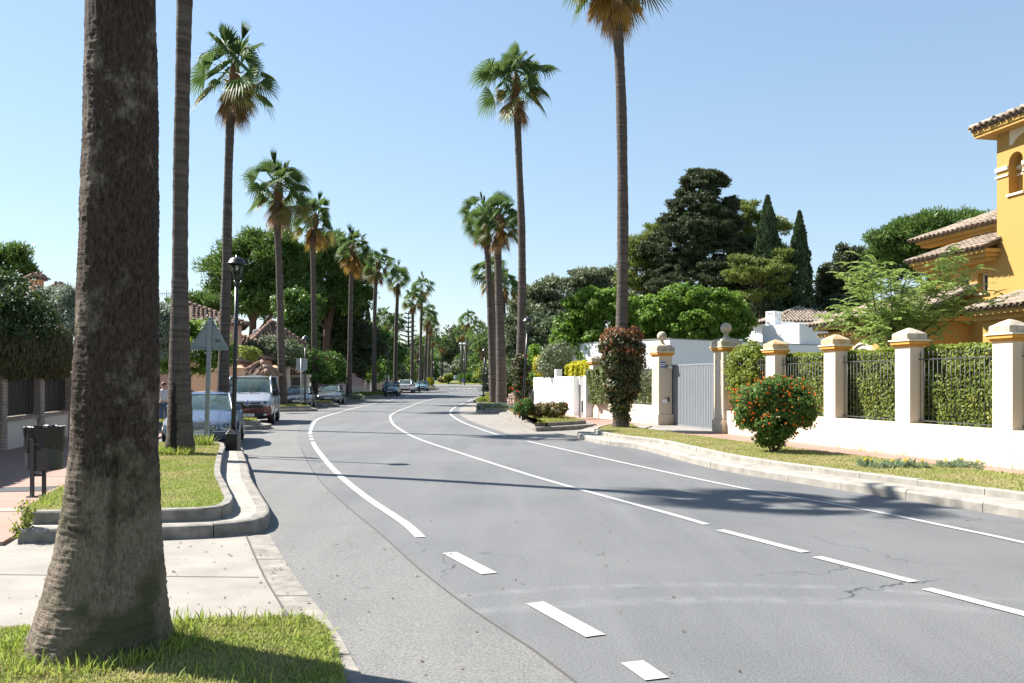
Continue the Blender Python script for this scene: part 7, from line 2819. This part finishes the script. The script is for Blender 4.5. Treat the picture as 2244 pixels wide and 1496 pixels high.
class Car:
    """car with its front towards -Y; body lofted from stations, details projected on it"""

    def __init__(s, name, label, X, Y, z, rz, st, paint, n=4.2, low=None, low_z=0., cat='car', group='cars parked along the left kerb'):
        s.t = thing(name, label, cat, (X, Y, z), rz, group)
        S = np.array(smooth_poly(st, 6))
        m = 44
        V, Fc, mi = [], [], []
        for y, w, zb, zt in S:
            zc, hh = (zb + zt) / 2, (zt - zb) / 2
            for k in range(m):
                a = 2 * pi * (k + .5) / m
                x = w * sgnp(cos(a), 2 / n)
                zz = zc + hh * sgnp(sin(a), 2 / n)
                # gentle tuck under and shoulder
                f = (zz - zb) / (zt - zb + 1e-6)
                x *= .93 + .07 * min(1, f / .35) - .05 * max(0, (f - .72) / .28)
                V.append((x, y, zz))
        for j in range(len(S) - 1):
            for k in range(m):
                k2 = (k + 1) % m
                Fc.append((j * m + k, (j + 1) * m + k, (j + 1) * m + k2, j * m + k2))
        Fc.append(tuple(range(m)))
        Fc.append(tuple(range((len(S)) * m - 1, (len(S) - 1) * m - 1, -1)))
        mats = [paint, low or paint]
        me = bpy.data.meshes.new('body')
        me.from_pydata(V, [], Fc)
        for x in mats:
            me.materials.append(MATS[x])
        me.polygons.foreach_set('use_smooth', [True] * len(Fc))
        if low:
            me.polygons.foreach_set('material_index', [1 if p.center.z < low_z else 0 for p in me.polygons])
        me.update()
        s.body = obj('body', me, s.t)
        s.bvh = BVHTree.FromPolygons([Vector(v) for v in V], Fc)
        s.paint = paint

    def fy(s, x, z):
        h = s.bvh.ray_cast(Vector((x, -5, z)), Vector((0, 1, 0)))
        return h[0].y if h[0] is not None else .3

    def ry(s, x, z):
        h = s.bvh.ray_cast(Vector((x, 12, z)), Vector((0, -1, 0)))
        return h[0].y if h[0] is not None else 4.5

    def sx(s, y, z, side):
        h = s.bvh.ray_cast(Vector((side * 4, y, z)), Vector((-side, 0, 0)))
        return h[0].x if h[0] is not None else side * .85

    def front_quad(s, name, c, mat, off=.012, parent=None, n=8, k=4, rear=False, depth=.03):
        """patch on the front given by four (x, z) corners, proud of the body by off"""
        mb = MB()
        V, W, Fc = [], [], []
        c = [Vector((a, b)) for a, b in c]
        for i in range(n + 1):
            for j in range(k + 1):
                u, v = i / n, j / k
                p = (c[0] * (1 - u) + c[1] * u) * (1 - v) + (c[3] * (1 - u) + c[2] * u) * v
                y = (s.ry(p.x, p.y) + off) if rear else (s.fy(p.x, p.y) - off)
                V.append((p.x, y, p.y))
        K = k + 1
        for i in range(n):
            for j in range(k):
                a = i * K + j
                Fc.append((a, a + K, a + K + 1, a + 1))
        mb.add(V, Fc, 0, True)
        return mb.build(name, mat, parent or s.t, solid=-depth if False else 0)

    def front_disc(s, name, x, z, rx, rz_, mat, off=.012, dome=.03, parent=None, rear=False, tilt=0.):
        mb = MB()
        V, Fc = [], []
        n, rings = 24, 5
        y0 = s.ry(x, z) if rear else s.fy(x, z)
        for r in range(rings + 1):
            f = r / rings
            for k in range(n):
                a = 2 * pi * k / n
                px, pz = rx * f * cos(a), rz_ * f * sin(a)
                px, pz = px * cos(tilt) - pz * sin(tilt), px * sin(tilt) + pz * cos(tilt)
                yy = s.ry(x + px, z + pz) + off + dome * (1 - f * f) if rear else s.fy(x + px, z + pz) - off - dome * (1 - f * f)
                V.append((x + px, yy, z + pz))
        for r in range(rings):
            for k in range(n):
                k2 = (k + 1) % n
                Fc.append((r * n + k, r * n + k2, (r + 1) * n + k2, (r + 1) * n + k))
        mb.add(V, Fc, 0, True)
        return mb.build(name, mat, parent or s.t)

    def cabin(s, y1, z1, w1, y2, z2, w2, y3, y4, z4, w4, crown=.06, rails=None, pillars=(.5,), seats=True, w3=None, rear_z=None):
        """windscreen base (y1,z1,w1), its top (y2,z2,w2), rear roof end y3, rear glass base (y4,z4,w4)"""
        T, P = s.t, s.paint
        w3 = w3 or w2
        rz3 = rear_z or z2
        mb = MB()
        mb.patch((-w2 - .03, y2 - .05, z2 - .01), (w2 + .03, y2 - .05, z2 - .01), (w3 + .03, y3 + .05, rz3 - .01), (-w3 - .03, y3 + .05, rz3 - .01), 12, 10, (0, 0, crown))
        mb.patch((-w2 - .03, y2 - .05, z2 - .03), (w2 + .03, y2 - .05, z2 - .03), (w3 + .03, y3 + .05, rz3 - .03), (-w3 - .03, y3 + .05, rz3 - .03), 4, 4)
        mb.build('roof', P, T)
        for sd in (-1, 1):
            mb = MB()
            path = [(sd * (w1 + .0), y1 - .06, z1 - .04), (sd * (w1 * .55 + w2 * .45), y1 * .55 + y2 * .45, z1 * .55 + z2 * .45 + .015), (sd * (w2 + .01), y2, z2), (sd * (w2 + .03), (y2 + y3) / 2, (z2 + rz3) / 2 + .012), (sd * (w3 + .01), y3, rz3), (sd * (w3 * .45 + w4 * .55), y3 * .45 + y4 * .55, rz3 * .45 + z4 * .55 + .02), (sd * w4, y4 + .08, z4 - .04)]
            mb.tube([tuple(p) for p in smooth_poly(path, 5)], .038, 8)
            mb.build('pillar_frame', P, T)
            for f in pillars:
                y = y2 + (y3 - y2) * f
                mb = MB()
                zz = z1 + (z4 - z1) * f
                mb.tube([(sd * (w2 + .015), y, z2 - .01), (sd * (w1 * .5 + w4 * .5 + .02), y + .02, zz - .06)], .036, 6)
                mb.build('door_pillar', 'black_plastic', T)
        mb = MB()
        mb.patch((-w1 + .02, y1, z1), (w1 - .02, y1, z1), (w2 - .02, y2, z2 - .015), (-w2 + .02, y2, z2 - .015), 12, 8, (0, -.07, .035))
        mb.build('windscreen', 'car_glass', T)
        mb = MB()
        mb.patch((w4 - .03, y4, z4), (-w4 + .03, y4, z4), (-w3 + .03, y3 + .03, rz3 - .02), (w3 - .03, y3 + .03, rz3 - .02), 10, 6, (0, .05, .02))
        mb.build('rear_window', 'car_glass', T)
        for sd in (-1, 1):
            mb = MB()
            mb.patch((sd * w1, y1 + .05, z1 - .02), (sd * w4, y4 - .05, z4 - .02), (sd * w3, y3 - .02, rz3 - .02), (sd * w2, y2 + .02, z2 - .02), 8, 4, (sd * .03, 0, 0))
            mb.build('side_window', 'car_glass', T)
        # dark interior, dashboard, seats and wheel
        mb = MB()
        mb.hexa([(-w1 + .04, y1 + .05, z1 - .12), (w1 - .04, y1 + .05, z1 - .12), (w4 - .04, y4 - .1, z4 - .12), (-w4 + .04, y4 - .1, z4 - .12)],
                [(-w1 + .04, y1 + .05, z1 - .03), (w1 - .04, y1 + .05, z1 - .03), (w4 - .04, y4 - .1, z4 - .06), (-w4 + .04, y4 - .1, z4 - .06)])
        mb.build('interior', 'cabin_dark', T)
        if seats:
            for sd in (-1, 1):
                yb = y1 + (y2 - y1) * 1.25 + .15
                x = sd * w2 * .58
                mb = MB()
                mb.box((x, yb, z1 + .08), (.46, .14, .42)); mb.build('seat', 'seat_cloth', T, bevel=.05)
                mb = MB()
                mb.box((x, yb + .02, z1 + .36), (.26, .1, .16)); mb.build('headrest', 'seat_cloth', T, bevel=.04)
            mb = MB()
            cx = w2 * .56
            pts = [(cx + .17 * cos(a), y1 + .42 + .05 * sin(a), z1 + .04 + .15 * sin(a)) for a in np.linspace(0, pi, 9)]
            mb.tube(pts, .014, 6); mb.build('steering_wheel', 'black_plastic', T)
        mb = MB()
        mb.box((0, y2 + .05, z2 - .09), (.22, .03, .06)); mb.build('rear_mirror', 'black_plastic', T, bevel=.01)

    def wheel(s, y, r=.32, spokes=10, out=.012, w=None):
        for sd in (-1, 1):
            x = s.sx(y, r + .12, sd)
            mb = MB()
            mb.tube([(x - sd * .22, y, r * 1.02), (x + sd * .004, y, r * 1.02)], r * 1.14, 28)
            mb.build('wheel_arch', 'black_plastic', s.t)
            mb = MB()
            mb.tube([(x - sd * .2, y, r), (x - sd * .03, y, r), (x + sd * out, y, r), (x + sd * (out + .012), y, r)], [r * .98, r, r * .98, r * .86], 28)
            ty = mb.build('wheel', 'rubber', s.t)
            mb = MB()
            xo = x + sd * (out + .014)
            mb.tube([(xo - sd * .006, y, r), (xo, y, r)], r * .12, 12)
            for k in range(spokes):
                a = 2 * pi * k / spokes
                mb.tube([(xo, y + .1 * r * cos(a), r + .1 * r * sin(a)), (xo - sd * .004, y + .7 * r * cos(a), r + .7 * r * sin(a))], r * .06, 5)
            ring = [(xo, y + .70 * r * cos(a), r + .70 * r * sin(a)) for a in np.linspace(0, 2 * pi, 29)]
            mb.tube(ring, r * .05, 5, caps=False)
            mb.build('rim', 'alloy', ty)

    def mirror(s, y, z, mat, size=(.24, .12, .15)):
        for sd in (-1, 1):
            x = s.sx(y, z - .06, sd)
            mb = MB()
            mb.lathe([(.001, -size[2] / 2), (size[0] * .42, -size[2] * .42), (size[0] * .5, 0), (size[0] * .42, size[2] * .42), (.001, size[2] / 2)], (0, 0, 0), 14)
            o = mb.build('mirror', mat, s.t, (x + sd * size[0] * .42, y, z + .03))
            o.scale = (1, .55, 1)
            mb = MB()
            mb.tube([(x - sd * .03, y, z - .02), (x + sd * .06, y, z + .01)], .03, 6)
            mb.build('mirror_arm', mat, s.t)

    def plate(s, txt, x, z, w=.52, h=.11, rear=False):
        y = (s.ry(x, z) + .02) if rear else (s.fy(x, z) - .02)
        y = min(s.fy(x - w / 2, z), s.fy(x + w / 2, z), s.fy(x, z)) - .014 if not rear else y
        mb = MB()
        mb.box((0, 0, 0), (w, .012, h))
        p = mb.build('number_plate', 'plate_white', s.t, (x, y, z))
        if rear:
            p.rotation_euler = (0, 0, pi)
        mb = MB(); mb.box((-w / 2 + .022, -.007, 0), (.04, .003, h - .008)); mb.build('blue_strip', 'blue_print', p)
        if txt:
            obj('characters', text_mesh(txt, h * .88, 'plate_ink', .001), p, (.02, -.0085, 0), (radians(90), 0, 0))

    def side_lines(s, y0, y1, z0, z1, doors):
        """shut lines, handles and sill on both flanks"""
        for sd in (-1, 1):
            for y in doors:
                pts = [(s.sx(y, z, sd) + sd * .002, y, z) for z in np.linspace(z0, z1, 7)]
                mb = MB(); mb.tube(pts, .006, 4); mb.build('door_gap', 'black_plastic', s.t)
            for y in doors[1:]:
                mb = MB()
                x = s.sx(y - .16, z1 - .08, sd)
                mb.tube([(x + sd * .012, y - .26, z1 - .09), (x + sd * .03, y - .16, z1 - .08), (x + sd * .012, y - .06, z1 - .08)], .014, 6)
                mb.build('door_handle', s.paint, s.t)
            pts = [(s.sx(y, z0 + .12, sd) + sd * .008, y, z0 + .12) for y in np.linspace(y0, y1, 9)]
            mb = MB(); mb.tube(pts, .014, 5); mb.build('side_strip', 'black_plastic', s.t)


def ring(mb, c, r, th, n=24):
    pts = [(c[0] + r * cos(a), c[1], c[2] + r * sin(a)) for a in np.linspace(0, 2 * pi, n + 1)]
    mb.tube(pts, th, 6, caps=False)


def yaw(a, b):
    """rotation for a car whose front is at a and tail at b"""
    return atan2(b[1] - a[1], b[0] - a[0]) - pi / 2


# blue saloon
sal = [(0, .42, .36, .60), (.03, .60, .27, .64), (.12, .74, .22, .70), (.35, .84, .20, .77), (.8, .89, .19, .87), (1.3, .905, .19, .95), (2.4, .91, .19, .97), (3.6, .90, .19, .99), (4.3, .87, .22, 1.01), (4.62, .80, .25, .98), (4.76, .66, .32, .90), (4.82, .45, .40, .80)]
rz = yaw((-7.75, 21.3), (-9.0, 26.0))
cr_ = Car('parked_car', 'blue saloon with round twin headlights parked behind the grass island', -7.72, 21.35, 0, rz, sal, 'paint_blue')
cr_.cabin(1.32, .95, .74, 2.12, 1.36, .60, 3.25, 4.05, 1.0, .68, .075, pillars=(.42,))
for sd in (-1, 1):
    for (x, z, a, b, tl) in ((.63, .60, .155, .135, -.25), (.36, .575, .105, .10, -.2)):
        h = cr_.front_disc('headlight', sd * x, z, a, b, 'alloy', .004, .0, tilt=tl * sd)
        g = cr_.front_disc('lens', sd * x, z, a * 1.02, b * 1.02, 'lens', .012, .055, h, tilt=tl * sd)
        cr_.front_disc('reflector', sd * (x + .01), z, a * .42, b * .42, 'black_plastic', .014, .012, h)
        cr_.front_disc('bulb', sd * (x + .01), z, a * .2, b * .2, 'chrome', .018, .02, h)
    cr_.front_quad('fog_light', [(sd * .42, .32), (sd * .66, .33), (sd * .66, .42), (sd * .44, .41)], 'lens', .014)
gr = cr_.front_quad('grille', [(-.20, .50), (.20, .50), (.255, .695), (-.255, .695)], 'black_plastic', .010)
mb = MB()
for k in range(6):
    z = .52 + k * .03
    hw = .205 + .05 * (z - .5) / .19
    mb.tube([(x, cr_.fy(x, z) - .018, z) for x in np.linspace(-hw, hw, 7)], .006, 5)
mb.tube([(x, cr_.fy(x, z) - .02, z) for x, z in ((-.2, .5), (-.255, .695), (0, .705), (.255, .695), (.2, .5), (-.2, .5))], .010, 5)
mb.build('grille_bar', 'chrome', gr)
cr_.front_quad('lower_grille', [(-.40, .29), (.40, .29), (.42, .37), (-.42, .37)], 'black_plastic', .010)
mb = MB()
for (x0, x1) in ((-.78, -.3), (.3, .78)):
    mb.tube([(x, cr_.fy(x, .455) - .006, .455) for x in np.linspace(x0, x1, 7)], .012, 5)
mb.build('bumper_strip', 'chrome', cr_.t)
cr_.plate('8214 DCJ', 0, .43)
cr_.wheel(.92, .325); cr_.wheel(3.75, .325)
cr_.mirror(1.62, .97, 'paint_blue')
cr_.side_lines(1.3, 3.3, .3, .9, (1.35, 2.35, 3.3))
mb = MB()
ring(mb, (0, .30, .79), .035, .005); mb.tube([(0, .30, .755), (0, .30, .79)], .005, 5)
for a in (pi / 2, pi / 2 + 2.094, pi / 2 + 4.189):
    mb.tube([(0, .30, .79), (.034 * cos(a), .30, .79 + .034 * sin(a))], .004, 4)
mb.build('bonnet_star', 'chrome', cr_.t)

# two-tone van
van = [(0, .62, .36, .86), (.03, .80, .28, .93), (.10, .89, .24, .98), (.30, .93, .22, 1.05), (.7, .95, .21, 1.20), (1.1, .955, .21, 1.29), (3, .955, .21, 1.29), (4.6, .95, .22, 1.29), (4.85, .92, .25, 1.27), (4.9, .85, .32, 1.2)]
rz = yaw((-10.17, 33.3), (-11.15, 38.1))
v = Car('parked_van', 'silver and dark red van parked behind the blue saloon', -10.17, 33.3, 0, rz, van, 'paint_silver', 5.5, 'paint_red', .74, 'van')
v.cabin(.82, 1.24, .86, 1.46, 1.87, .76, 4.72, 4.84, 1.26, .87, .09, pillars=(.10, .42, .74), w3=.78)
# upper flanks of the box behind the windows
for sd in (-1, 1):
    hl = v.front_quad('headlight', [(sd * .47, .79), (sd * .86, .81), (sd * .88, .94), (sd * .50, .92)], 'white_plastic', .010)
    v.front_quad('lens', [(sd * .46, .78), (sd * .87, .80), (sd * .89, .95), (sd * .49, .93)], 'lens', .022, hl)
    v.front_disc('bulb', sd * .66, .885, .055, .05, 'black_plastic', .016, .01, hl)
    f = v.front_disc('fog_light', sd * .66, .40, .06, .045, 'chrome', .02, .02)
gr = v.front_quad('grille', [(-.50, .81), (.50, .81), (.50, .90), (-.50, .90)], 'black_plastic', .012)
mb = MB()
for z in (.815, .895):
    mb.tube([(x, v.fy(x, z) - .02, z) for x in np.linspace(-.5, .5, 9)], .007, 5)
mb.build('grille_bar', 'chrome', gr)
v.front_quad('lower_grille', [(-.60, .66), (.60, .66), (.54, .775), (-.54, .775)], 'black_plastic', .012)
v.front_quad('bumper_lip', [(-.80, .25), (.80, .25), (.70, .50), (-.70, .50)], 'black_plastic', .012)
em = v.front_disc('emblem', 0, .855, .105, .105, 'blue_print', .022, .004)
mb = MB()
ye = v.fy(0, .855) - .034
ring(mb, (0, ye, .855), .10, .011)
for pts in (((-.055, .93), (0, .865), (.055, .93)), ((-.085, .89), (-.042, .775), (0, .845), (.042, .775), (.085, .89))):
    mb.tube([(x, ye, z) for x, z in pts], .009, 5)
mb.build('letters', 'chrome', em)
v.plate('7340 LPT', .0, .40)
v.wheel(.95, .335, 5); v.wheel(3.95, .335, 5)
v.mirror(1.12, 1.22, 'black_plastic', (.26, .14, .27))
v.side_lines(.9, 3.6, .3, 1.1, (1.15, 2.15, 3.5))
mb = MB(); mb.tube([(0, .76, 1.245), (.38, .80, 1.29)], .012, 5); mb.tube([(-.45, .76, 1.245), (-.08, .79, 1.29)], .012, 5); mb.build('wiper', 'black_plastic', v.t)
mb = MB(); mb.lathe([(.05, 0), (.04, .03), (.01, .05)], (0, 1.75, 1.945), 8); mb.build('roof_aerial', 'black_plastic', v.t)

# small dark hatchback
hat = [(0, .45, .36, .62), (.04, .62, .28, .68), (.14, .74, .24, .74), (.4, .80, .22, .84), (.85, .825, .20, .95), (1.3, .83, .2, .98), (2.6, .83, .2, 1.0), (3.4, .81, .22, 1.0), (3.75, .74, .3, .95), (3.83, .55, .4, .85)]


def hatch(name, label, X, Y, rz, paint, emblem, plate, st=hat, sy=1., top=1.42, rear_in_view=False, group='cars parked along the left kerb', z=None):
    st = [(a * sy, b, c, d) for a, b, c, d in st]
    z = gz(Y) if z is None else z
    c = Car(name, label, X, Y, z, rz, st, paint, 4.2, group=group)
    c.cabin(1.0 * sy, .98, .70, 1.75 * sy, top - .07, .57, 3.15 * sy, 3.7 * sy, 1.0, .66, .07, pillars=(.45,))
    for sd in (-1, 1):
        h = c.front_quad('headlight', [(sd * .34, .60), (sd * .62, .63), (sd * .70, .80), (sd * .60, .76)], 'chrome', .008)
        c.front_quad('lens', [(sd * .33, .59), (sd * .63, .62), (sd * .71, .81), (sd * .59, .775)], 'lens', .02, h)
        c.front_disc('fog_light', sd * .56, .37, .06, .05, 'lens', .014, .02)
        c.front_quad('tail_light', [(sd * .50, .72), (sd * .74, .72), (sd * .72, .92), (sd * .52, .90)], 'tail_red', .012, rear=True)
    g = c.front_quad('grille', [(-.42, .30), (.42, .30), (.46, .45), (-.46, .45)], 'black_plastic', .010)
    mb = MB()
    for zz in (.34, .38, .42):
        mb.tube([(x, c.fy(x, zz) - .016, zz) for x in np.linspace(-.42, .42, 7)], .006, 4)
    mb.build('grille_bar', 'grey_metal', g)
    ye = c.fy(0, .66) - .02
    mb = MB()
    if emblem == 'diamond':
        mb.tube([(0, ye, .585), (.058, ye, .66), (0, ye, .735), (-.058, ye, .66), (0, ye, .585)], .014, 5)
        c.front_quad('upper_grille', [(-.3, .63), (.3, .63), (.34, .69), (-.34, .69)], 'black_plastic', .008)
    elif emblem == 'lion':
        for pts in (((-.07, .64), (-.02, .70), (.05, .71)), ((-.03, .69), (.0, .63), (-.03, .59)), ((.0, .67), (.05, .64), (.06, .60)), ((.04, .71), (.06, .68), (.08, .70))):
            mb.tube([(x, ye, zz) for x, zz in pts], .013, 5)
        c.front_quad('upper_grille', [(-.22, .60), (.22, .60), (.26, .63), (-.26, .63)], 'black_plastic', .008)
    else:
        ring(mb, (0, ye, .67), .05, .01)
        c.front_quad('upper_grille', [(-.28, .61), (.28, .61), (.32, .70), (-.32, .70)], 'black_plastic', .008)
    mb.build('emblem', 'chrome', c.t)
    c.plate(plate, 0, .50)
    c.plate('', 0, .62, rear=True)
    c.wheel(.78 * sy, .30, 7); c.wheel(3.2 * sy, .30, 7)
    c.mirror(1.3 * sy, 1.0, paint)
    c.side_lines(1.0, 3.0, .3, .92, (1.1 * sy, 2.15 * sy, 3.0 * sy))
    return c


hatch('parked_car', 'small dark grey hatchback behind the thin sign post', -13.08, 52.6, yaw((-13.0, 52.6), (-13.5, 56.4)), 'paint_dark', 'lion', '4915 BXJ')
hatch('parked_car', 'rounded grey hatchback with diamond emblem beside the ivy and pink wall', -12.82, 60.2, yaw((-12.7, 60), (-13.05, 64)), 'paint_grey', 'diamond', '2806 HTD', sy=1.06, top=1.45)
hatch('parked_car', 'dark navy hatchback parked beyond the low hedge planter', at(855, 850, 86).x, 85.5, yaw((0, 0), (-.2, 4)), 'paint_navy', 'oval', '5573 DGK', sy=1.1, top=1.47)
# white crossover, tail towards the camera
suv = [(0, .5, .4, .80), (.05, .72, .3, .90), (.2, .84, .26, .98), (.9, .9, .25, 1.08), (2.6, .91, .25, 1.08), (4.0, .9, .27, 1.08), (4.35, .84, .32, 1.05), (4.42, .7, .4, .98)]
c = Car('parked_car', 'white crossover with its tail to the camera in the left row', -12.5, 104.6, gz(102), pi + yaw((0, 0), (-.1, 4)), suv, 'paint_whitecar', 4.6)
c.cabin(1.1, 1.07, .78, 1.8, 1.52, .62, 3.8, 4.3, 1.08, .76, .08, pillars=(.45,))
for sd in (-1, 1):
    c.front_quad('tail_light', [(sd * .5, .82), (sd * .84, .84), (sd * .84, 1.0), (sd * .55, .98)], 'tail_red', .014, rear=True)
    c.front_quad('headlight', [(sd * .5, .7), (sd * .8, .72), (sd * .8, .86), (sd * .55, .84)], 'chrome', .014)
c.front_quad('bumper_lip', [(-.8, .28), (.8, .28), (.84, .52), (-.84, .52)], 'black_plastic', .012, rear=True)
c.plate('3391 KFM', 0, .80, rear=True)
c.wheel(.9, .34, 6); c.wheel(3.5, .34, 6); c.mirror(1.4, 1.1, 'paint_whitecar'); c.side_lines(1.0, 3.4, .35, 1.0, (1.2, 2.3, 3.4))
hatch('parked_car', 'pale teal car half hidden beyond the white crossover', -12.15, 116, yaw((0, 0), (-.1, 4)), 'paint_teal', 'oval', '', top=1.47)
hatch('driving_car', 'small teal car on the far side of the roundabout', at(952, 832, 255).x, 255, radians(60), 'paint_teal', 'oval', '', sy=1.1, group='cars at the roundabout')
hatch('driving_car', 'small white car on the far side of the roundabout', at(984, 832, 252).x, 252, radians(-70), 'paint_whitecar', 'oval', '', sy=1.15, top=1.5, group='cars at the roundabout')

# ------------------------------------------------------------------ people
def skin_obj(name, J, E, R, mat, parent, sub=2):
    me = bpy.data.meshes.new(name)
    me.from_pydata(J, E, [])
    o = obj(name, me, parent)
    me.materials.append(MATS[mat])
    md = o.modifiers.new('skin', 'SKIN')
    md.use_smooth_shade = True
    for i, r in enumerate(R):
        d = me.skin_vertices[0].data[i]
        d.radius = (r, r) if not isinstance(r, tuple) else r
        d.use_root = (i == 0)
    s = o.modifiers.new('sub', 'SUBSURF')
    s.levels = s.render_levels = sub
    return o


def person(label, X, Y, z, rz, shirt, reach=False):
    t = thing('person', label, 'person', (X, Y, z), rz)
    # joints, figure faces -Y, 1.58 m tall
    J = [(0, 0, .86), (0, .0, 1.06), (0, .01, 1.24), (0, .005, 1.34), (0, -.01, 1.385), (0, -.02, 1.47), (0, -.02, 1.545)]
    R = [(.135, .10), (.115, .09), (.14, .095), (.075, .06), (.047, .047), (.075, .088), (.055, .065)]
    E = [(i, i + 1) for i in range(6)]

    def chain(start, pts):
        p = start
        for q_, r in pts:
            J.append(q_); R.append(r); E.append((p, len(J) - 1)); p = len(J) - 1
        return p
    hands = []
    for sd in (-1, 1):
        if reach and sd == 1:
            pts = [((.18, 0, 1.28), .05), ((.30, -.10, 1.10), .038), ((.46, -.22, 1.16), .028), ((.52, -.25, 1.17), .026)]
        else:
            pts = [((sd * .18, 0, 1.28), .05), ((sd * .22, .02, 1.05), .038), ((sd * .23, -.06, .84), .027), ((sd * .23, -.08, .77), .026)]
        hands.append((chain(2, pts), pts[-2][0], pts[-1][0], sd))
    for sd in (-1, 1):
        chain(0, [((sd * .095, 0, .80), .088), ((sd * .10, -.01, .46), .058), ((sd * .105, .02, .09), .038), ((sd * .11, -.03, .04), .04), ((sd * .115, -.14, .03), .028)])
    for hi, a, b, sd in hands:
        d = (Vector(b) - Vector(a)).normalized()
        side = d.cross(Vector((sd, .2, .1))).normalized()
        for k in range(4):
            f = Vector(b) + side * (k - 1.5) * .018
            L = (.062, .07, .066, .052)[k]
            chain(hi, [(tuple(f + d * .03), .010), (tuple(f + d * (.03 + L * .55) + Vector((-sd * .006, 0, 0))), .009), (tuple(f + d * (.03 + L) + Vector((-sd * .02, 0, 0))), .007)])
        chain(hi, [(tuple(Vector(b) - side * .035 + d * .005), .011), (tuple(Vector(b) - side * .05 + d * .04), .009)])
    body = skin_obj('body', J, E, R, 'skin', t)
    # clothes follow the same joints
    JS = [(0, 0, .88), (0, 0, 1.06), (0, .01, 1.24), (0, .004, 1.335)]
    RS = [(.155, .12), (.135, .11), (.16, .115), (.085, .075)]
    ES = [(0, 1), (1, 2), (2, 3)]
    for sd in (-1, 1):
        JS.append((sd * .18, 0, 1.28)); RS.append(.068); ES.append((2, len(JS) - 1))
        e = (.265, -.06, 1.16) if (reach and sd == 1) else (sd * .21, .01, 1.13)
        JS.append(e); RS.append(.056); ES.append((len(JS) - 2, len(JS) - 1))
    skin_obj('shirt', JS, ES, RS, shirt, t)
    JT = [(0, 0, .88)]; RT = [(.15, .115)]; ET = []
    for sd in (-1, 1):
        p = 0
        for q_, r in (((sd * .095, 0, .80), .105), ((sd * .10, -.01, .46), .075), ((sd * .105, .02, .10), .055)):
            JT.append(q_); RT.append(r); ET.append((p, len(JT) - 1)); p = len(JT) - 1
    skin_obj('trousers', JT, ET, RT, 'jeans', t)
    for sd in (-1, 1):
        mb = MB(); mb.lathe([(.001, .0), (.05, .005), (.052, .04), (.03, .08), (.001, .085)], (0, 0, 0), 12)
        o = mb.build('shoe', 'shoe', t, (sd * .11, -.05, .0)); o.scale = (.95, 2.3, 1)
    mb = MB(); mb.lathe([(.06, -.05), (.088, .0), (.092, .04), (.075, .085), (.04, .108), (.001, .115)], (0, 0, 0), 16)
    o = mb.build('hair', 'hair_brown', t, (0, .0, 1.50)); o.rotation_euler = (radians(-14), 0, 0); o.scale = (.96, 1.12, 1)
    for sd in (-1, 1):
        mb = MB(); mb.lathe([(.001, -.009), (.009, 0), (.001, .009)], (0, 0, 0), 8)
        mb.build('eye', 'plate_ink', t, (sd * .032, -.105, 1.485))
        mb = MB(); mb.lathe([(.001, -.03), (.014, -.01), (.016, .015), (.001, .03)], (0, 0, 0), 8)
        mb.build('ear', 'skin', t, (sd * .083, -.01, 1.475))
    mb = MB(); mb.lathe([(.015, -.02), (.011, .0), (.005, .03)], (0, 0, 0), 8); mb.build('nose', 'skin', t, (0, -.112, 1.46))
    mb = MB(); mb.box((0, 0, 0), (.042, .012, .009)); mb.build('mouth', 'lips', t, (0, -.104, 1.425), bevel=.003)
    return t


person('person with short brown hair in a white polo shirt behind the blue car', at(359, 868, 31).x, 31, .06, radians(35), 'shirt_white', True)
person('person mostly hidden behind the second palm trunk', at(411, 868, 31.8).x, 31.8, .06, radians(-20), 'shirt_blue')

# a few fallen bits on the driveway and road
R = random.Random(99)
P = []
V, Fc = [], []
for i in range(260):
    if i < 130:
        x, y = R.uniform(-4.2, -1.5), R.uniform(6.2, 9.1)
        z = .024
    elif i < 200:
        x, y = R.uniform(-2.2, 1.5), R.uniform(3.5, 11)
        z = .008
    else:
        yy = R.uniform(11, 25)
        x, y, z = PAVE_EDGE(yy) + R.uniform(1.8, 4.2), yy, .008
    s = R.uniform(.004, .014)
    a = R.uniform(0, 6.28)
    b = len(V)
    for k in range(4):
        V.append((x + s * cos(a + k * pi / 2) * (1 if k % 2 else 1.8), y + s * sin(a + k * pi / 2) * (1 if k % 2 else 1.8), z + R.uniform(0, s * .6)))
    V.append((x, y, z + s * .8))
    Fc += [(b, b + 1, b + 4), (b + 1, b + 2, b + 4), (b + 2, b + 3, b + 4), (b + 3, b, b + 4)]
mb = MB(); mb.add(V, Fc)
o = mb.build('litter', 'earth'); o['kind'] = 'stuff'
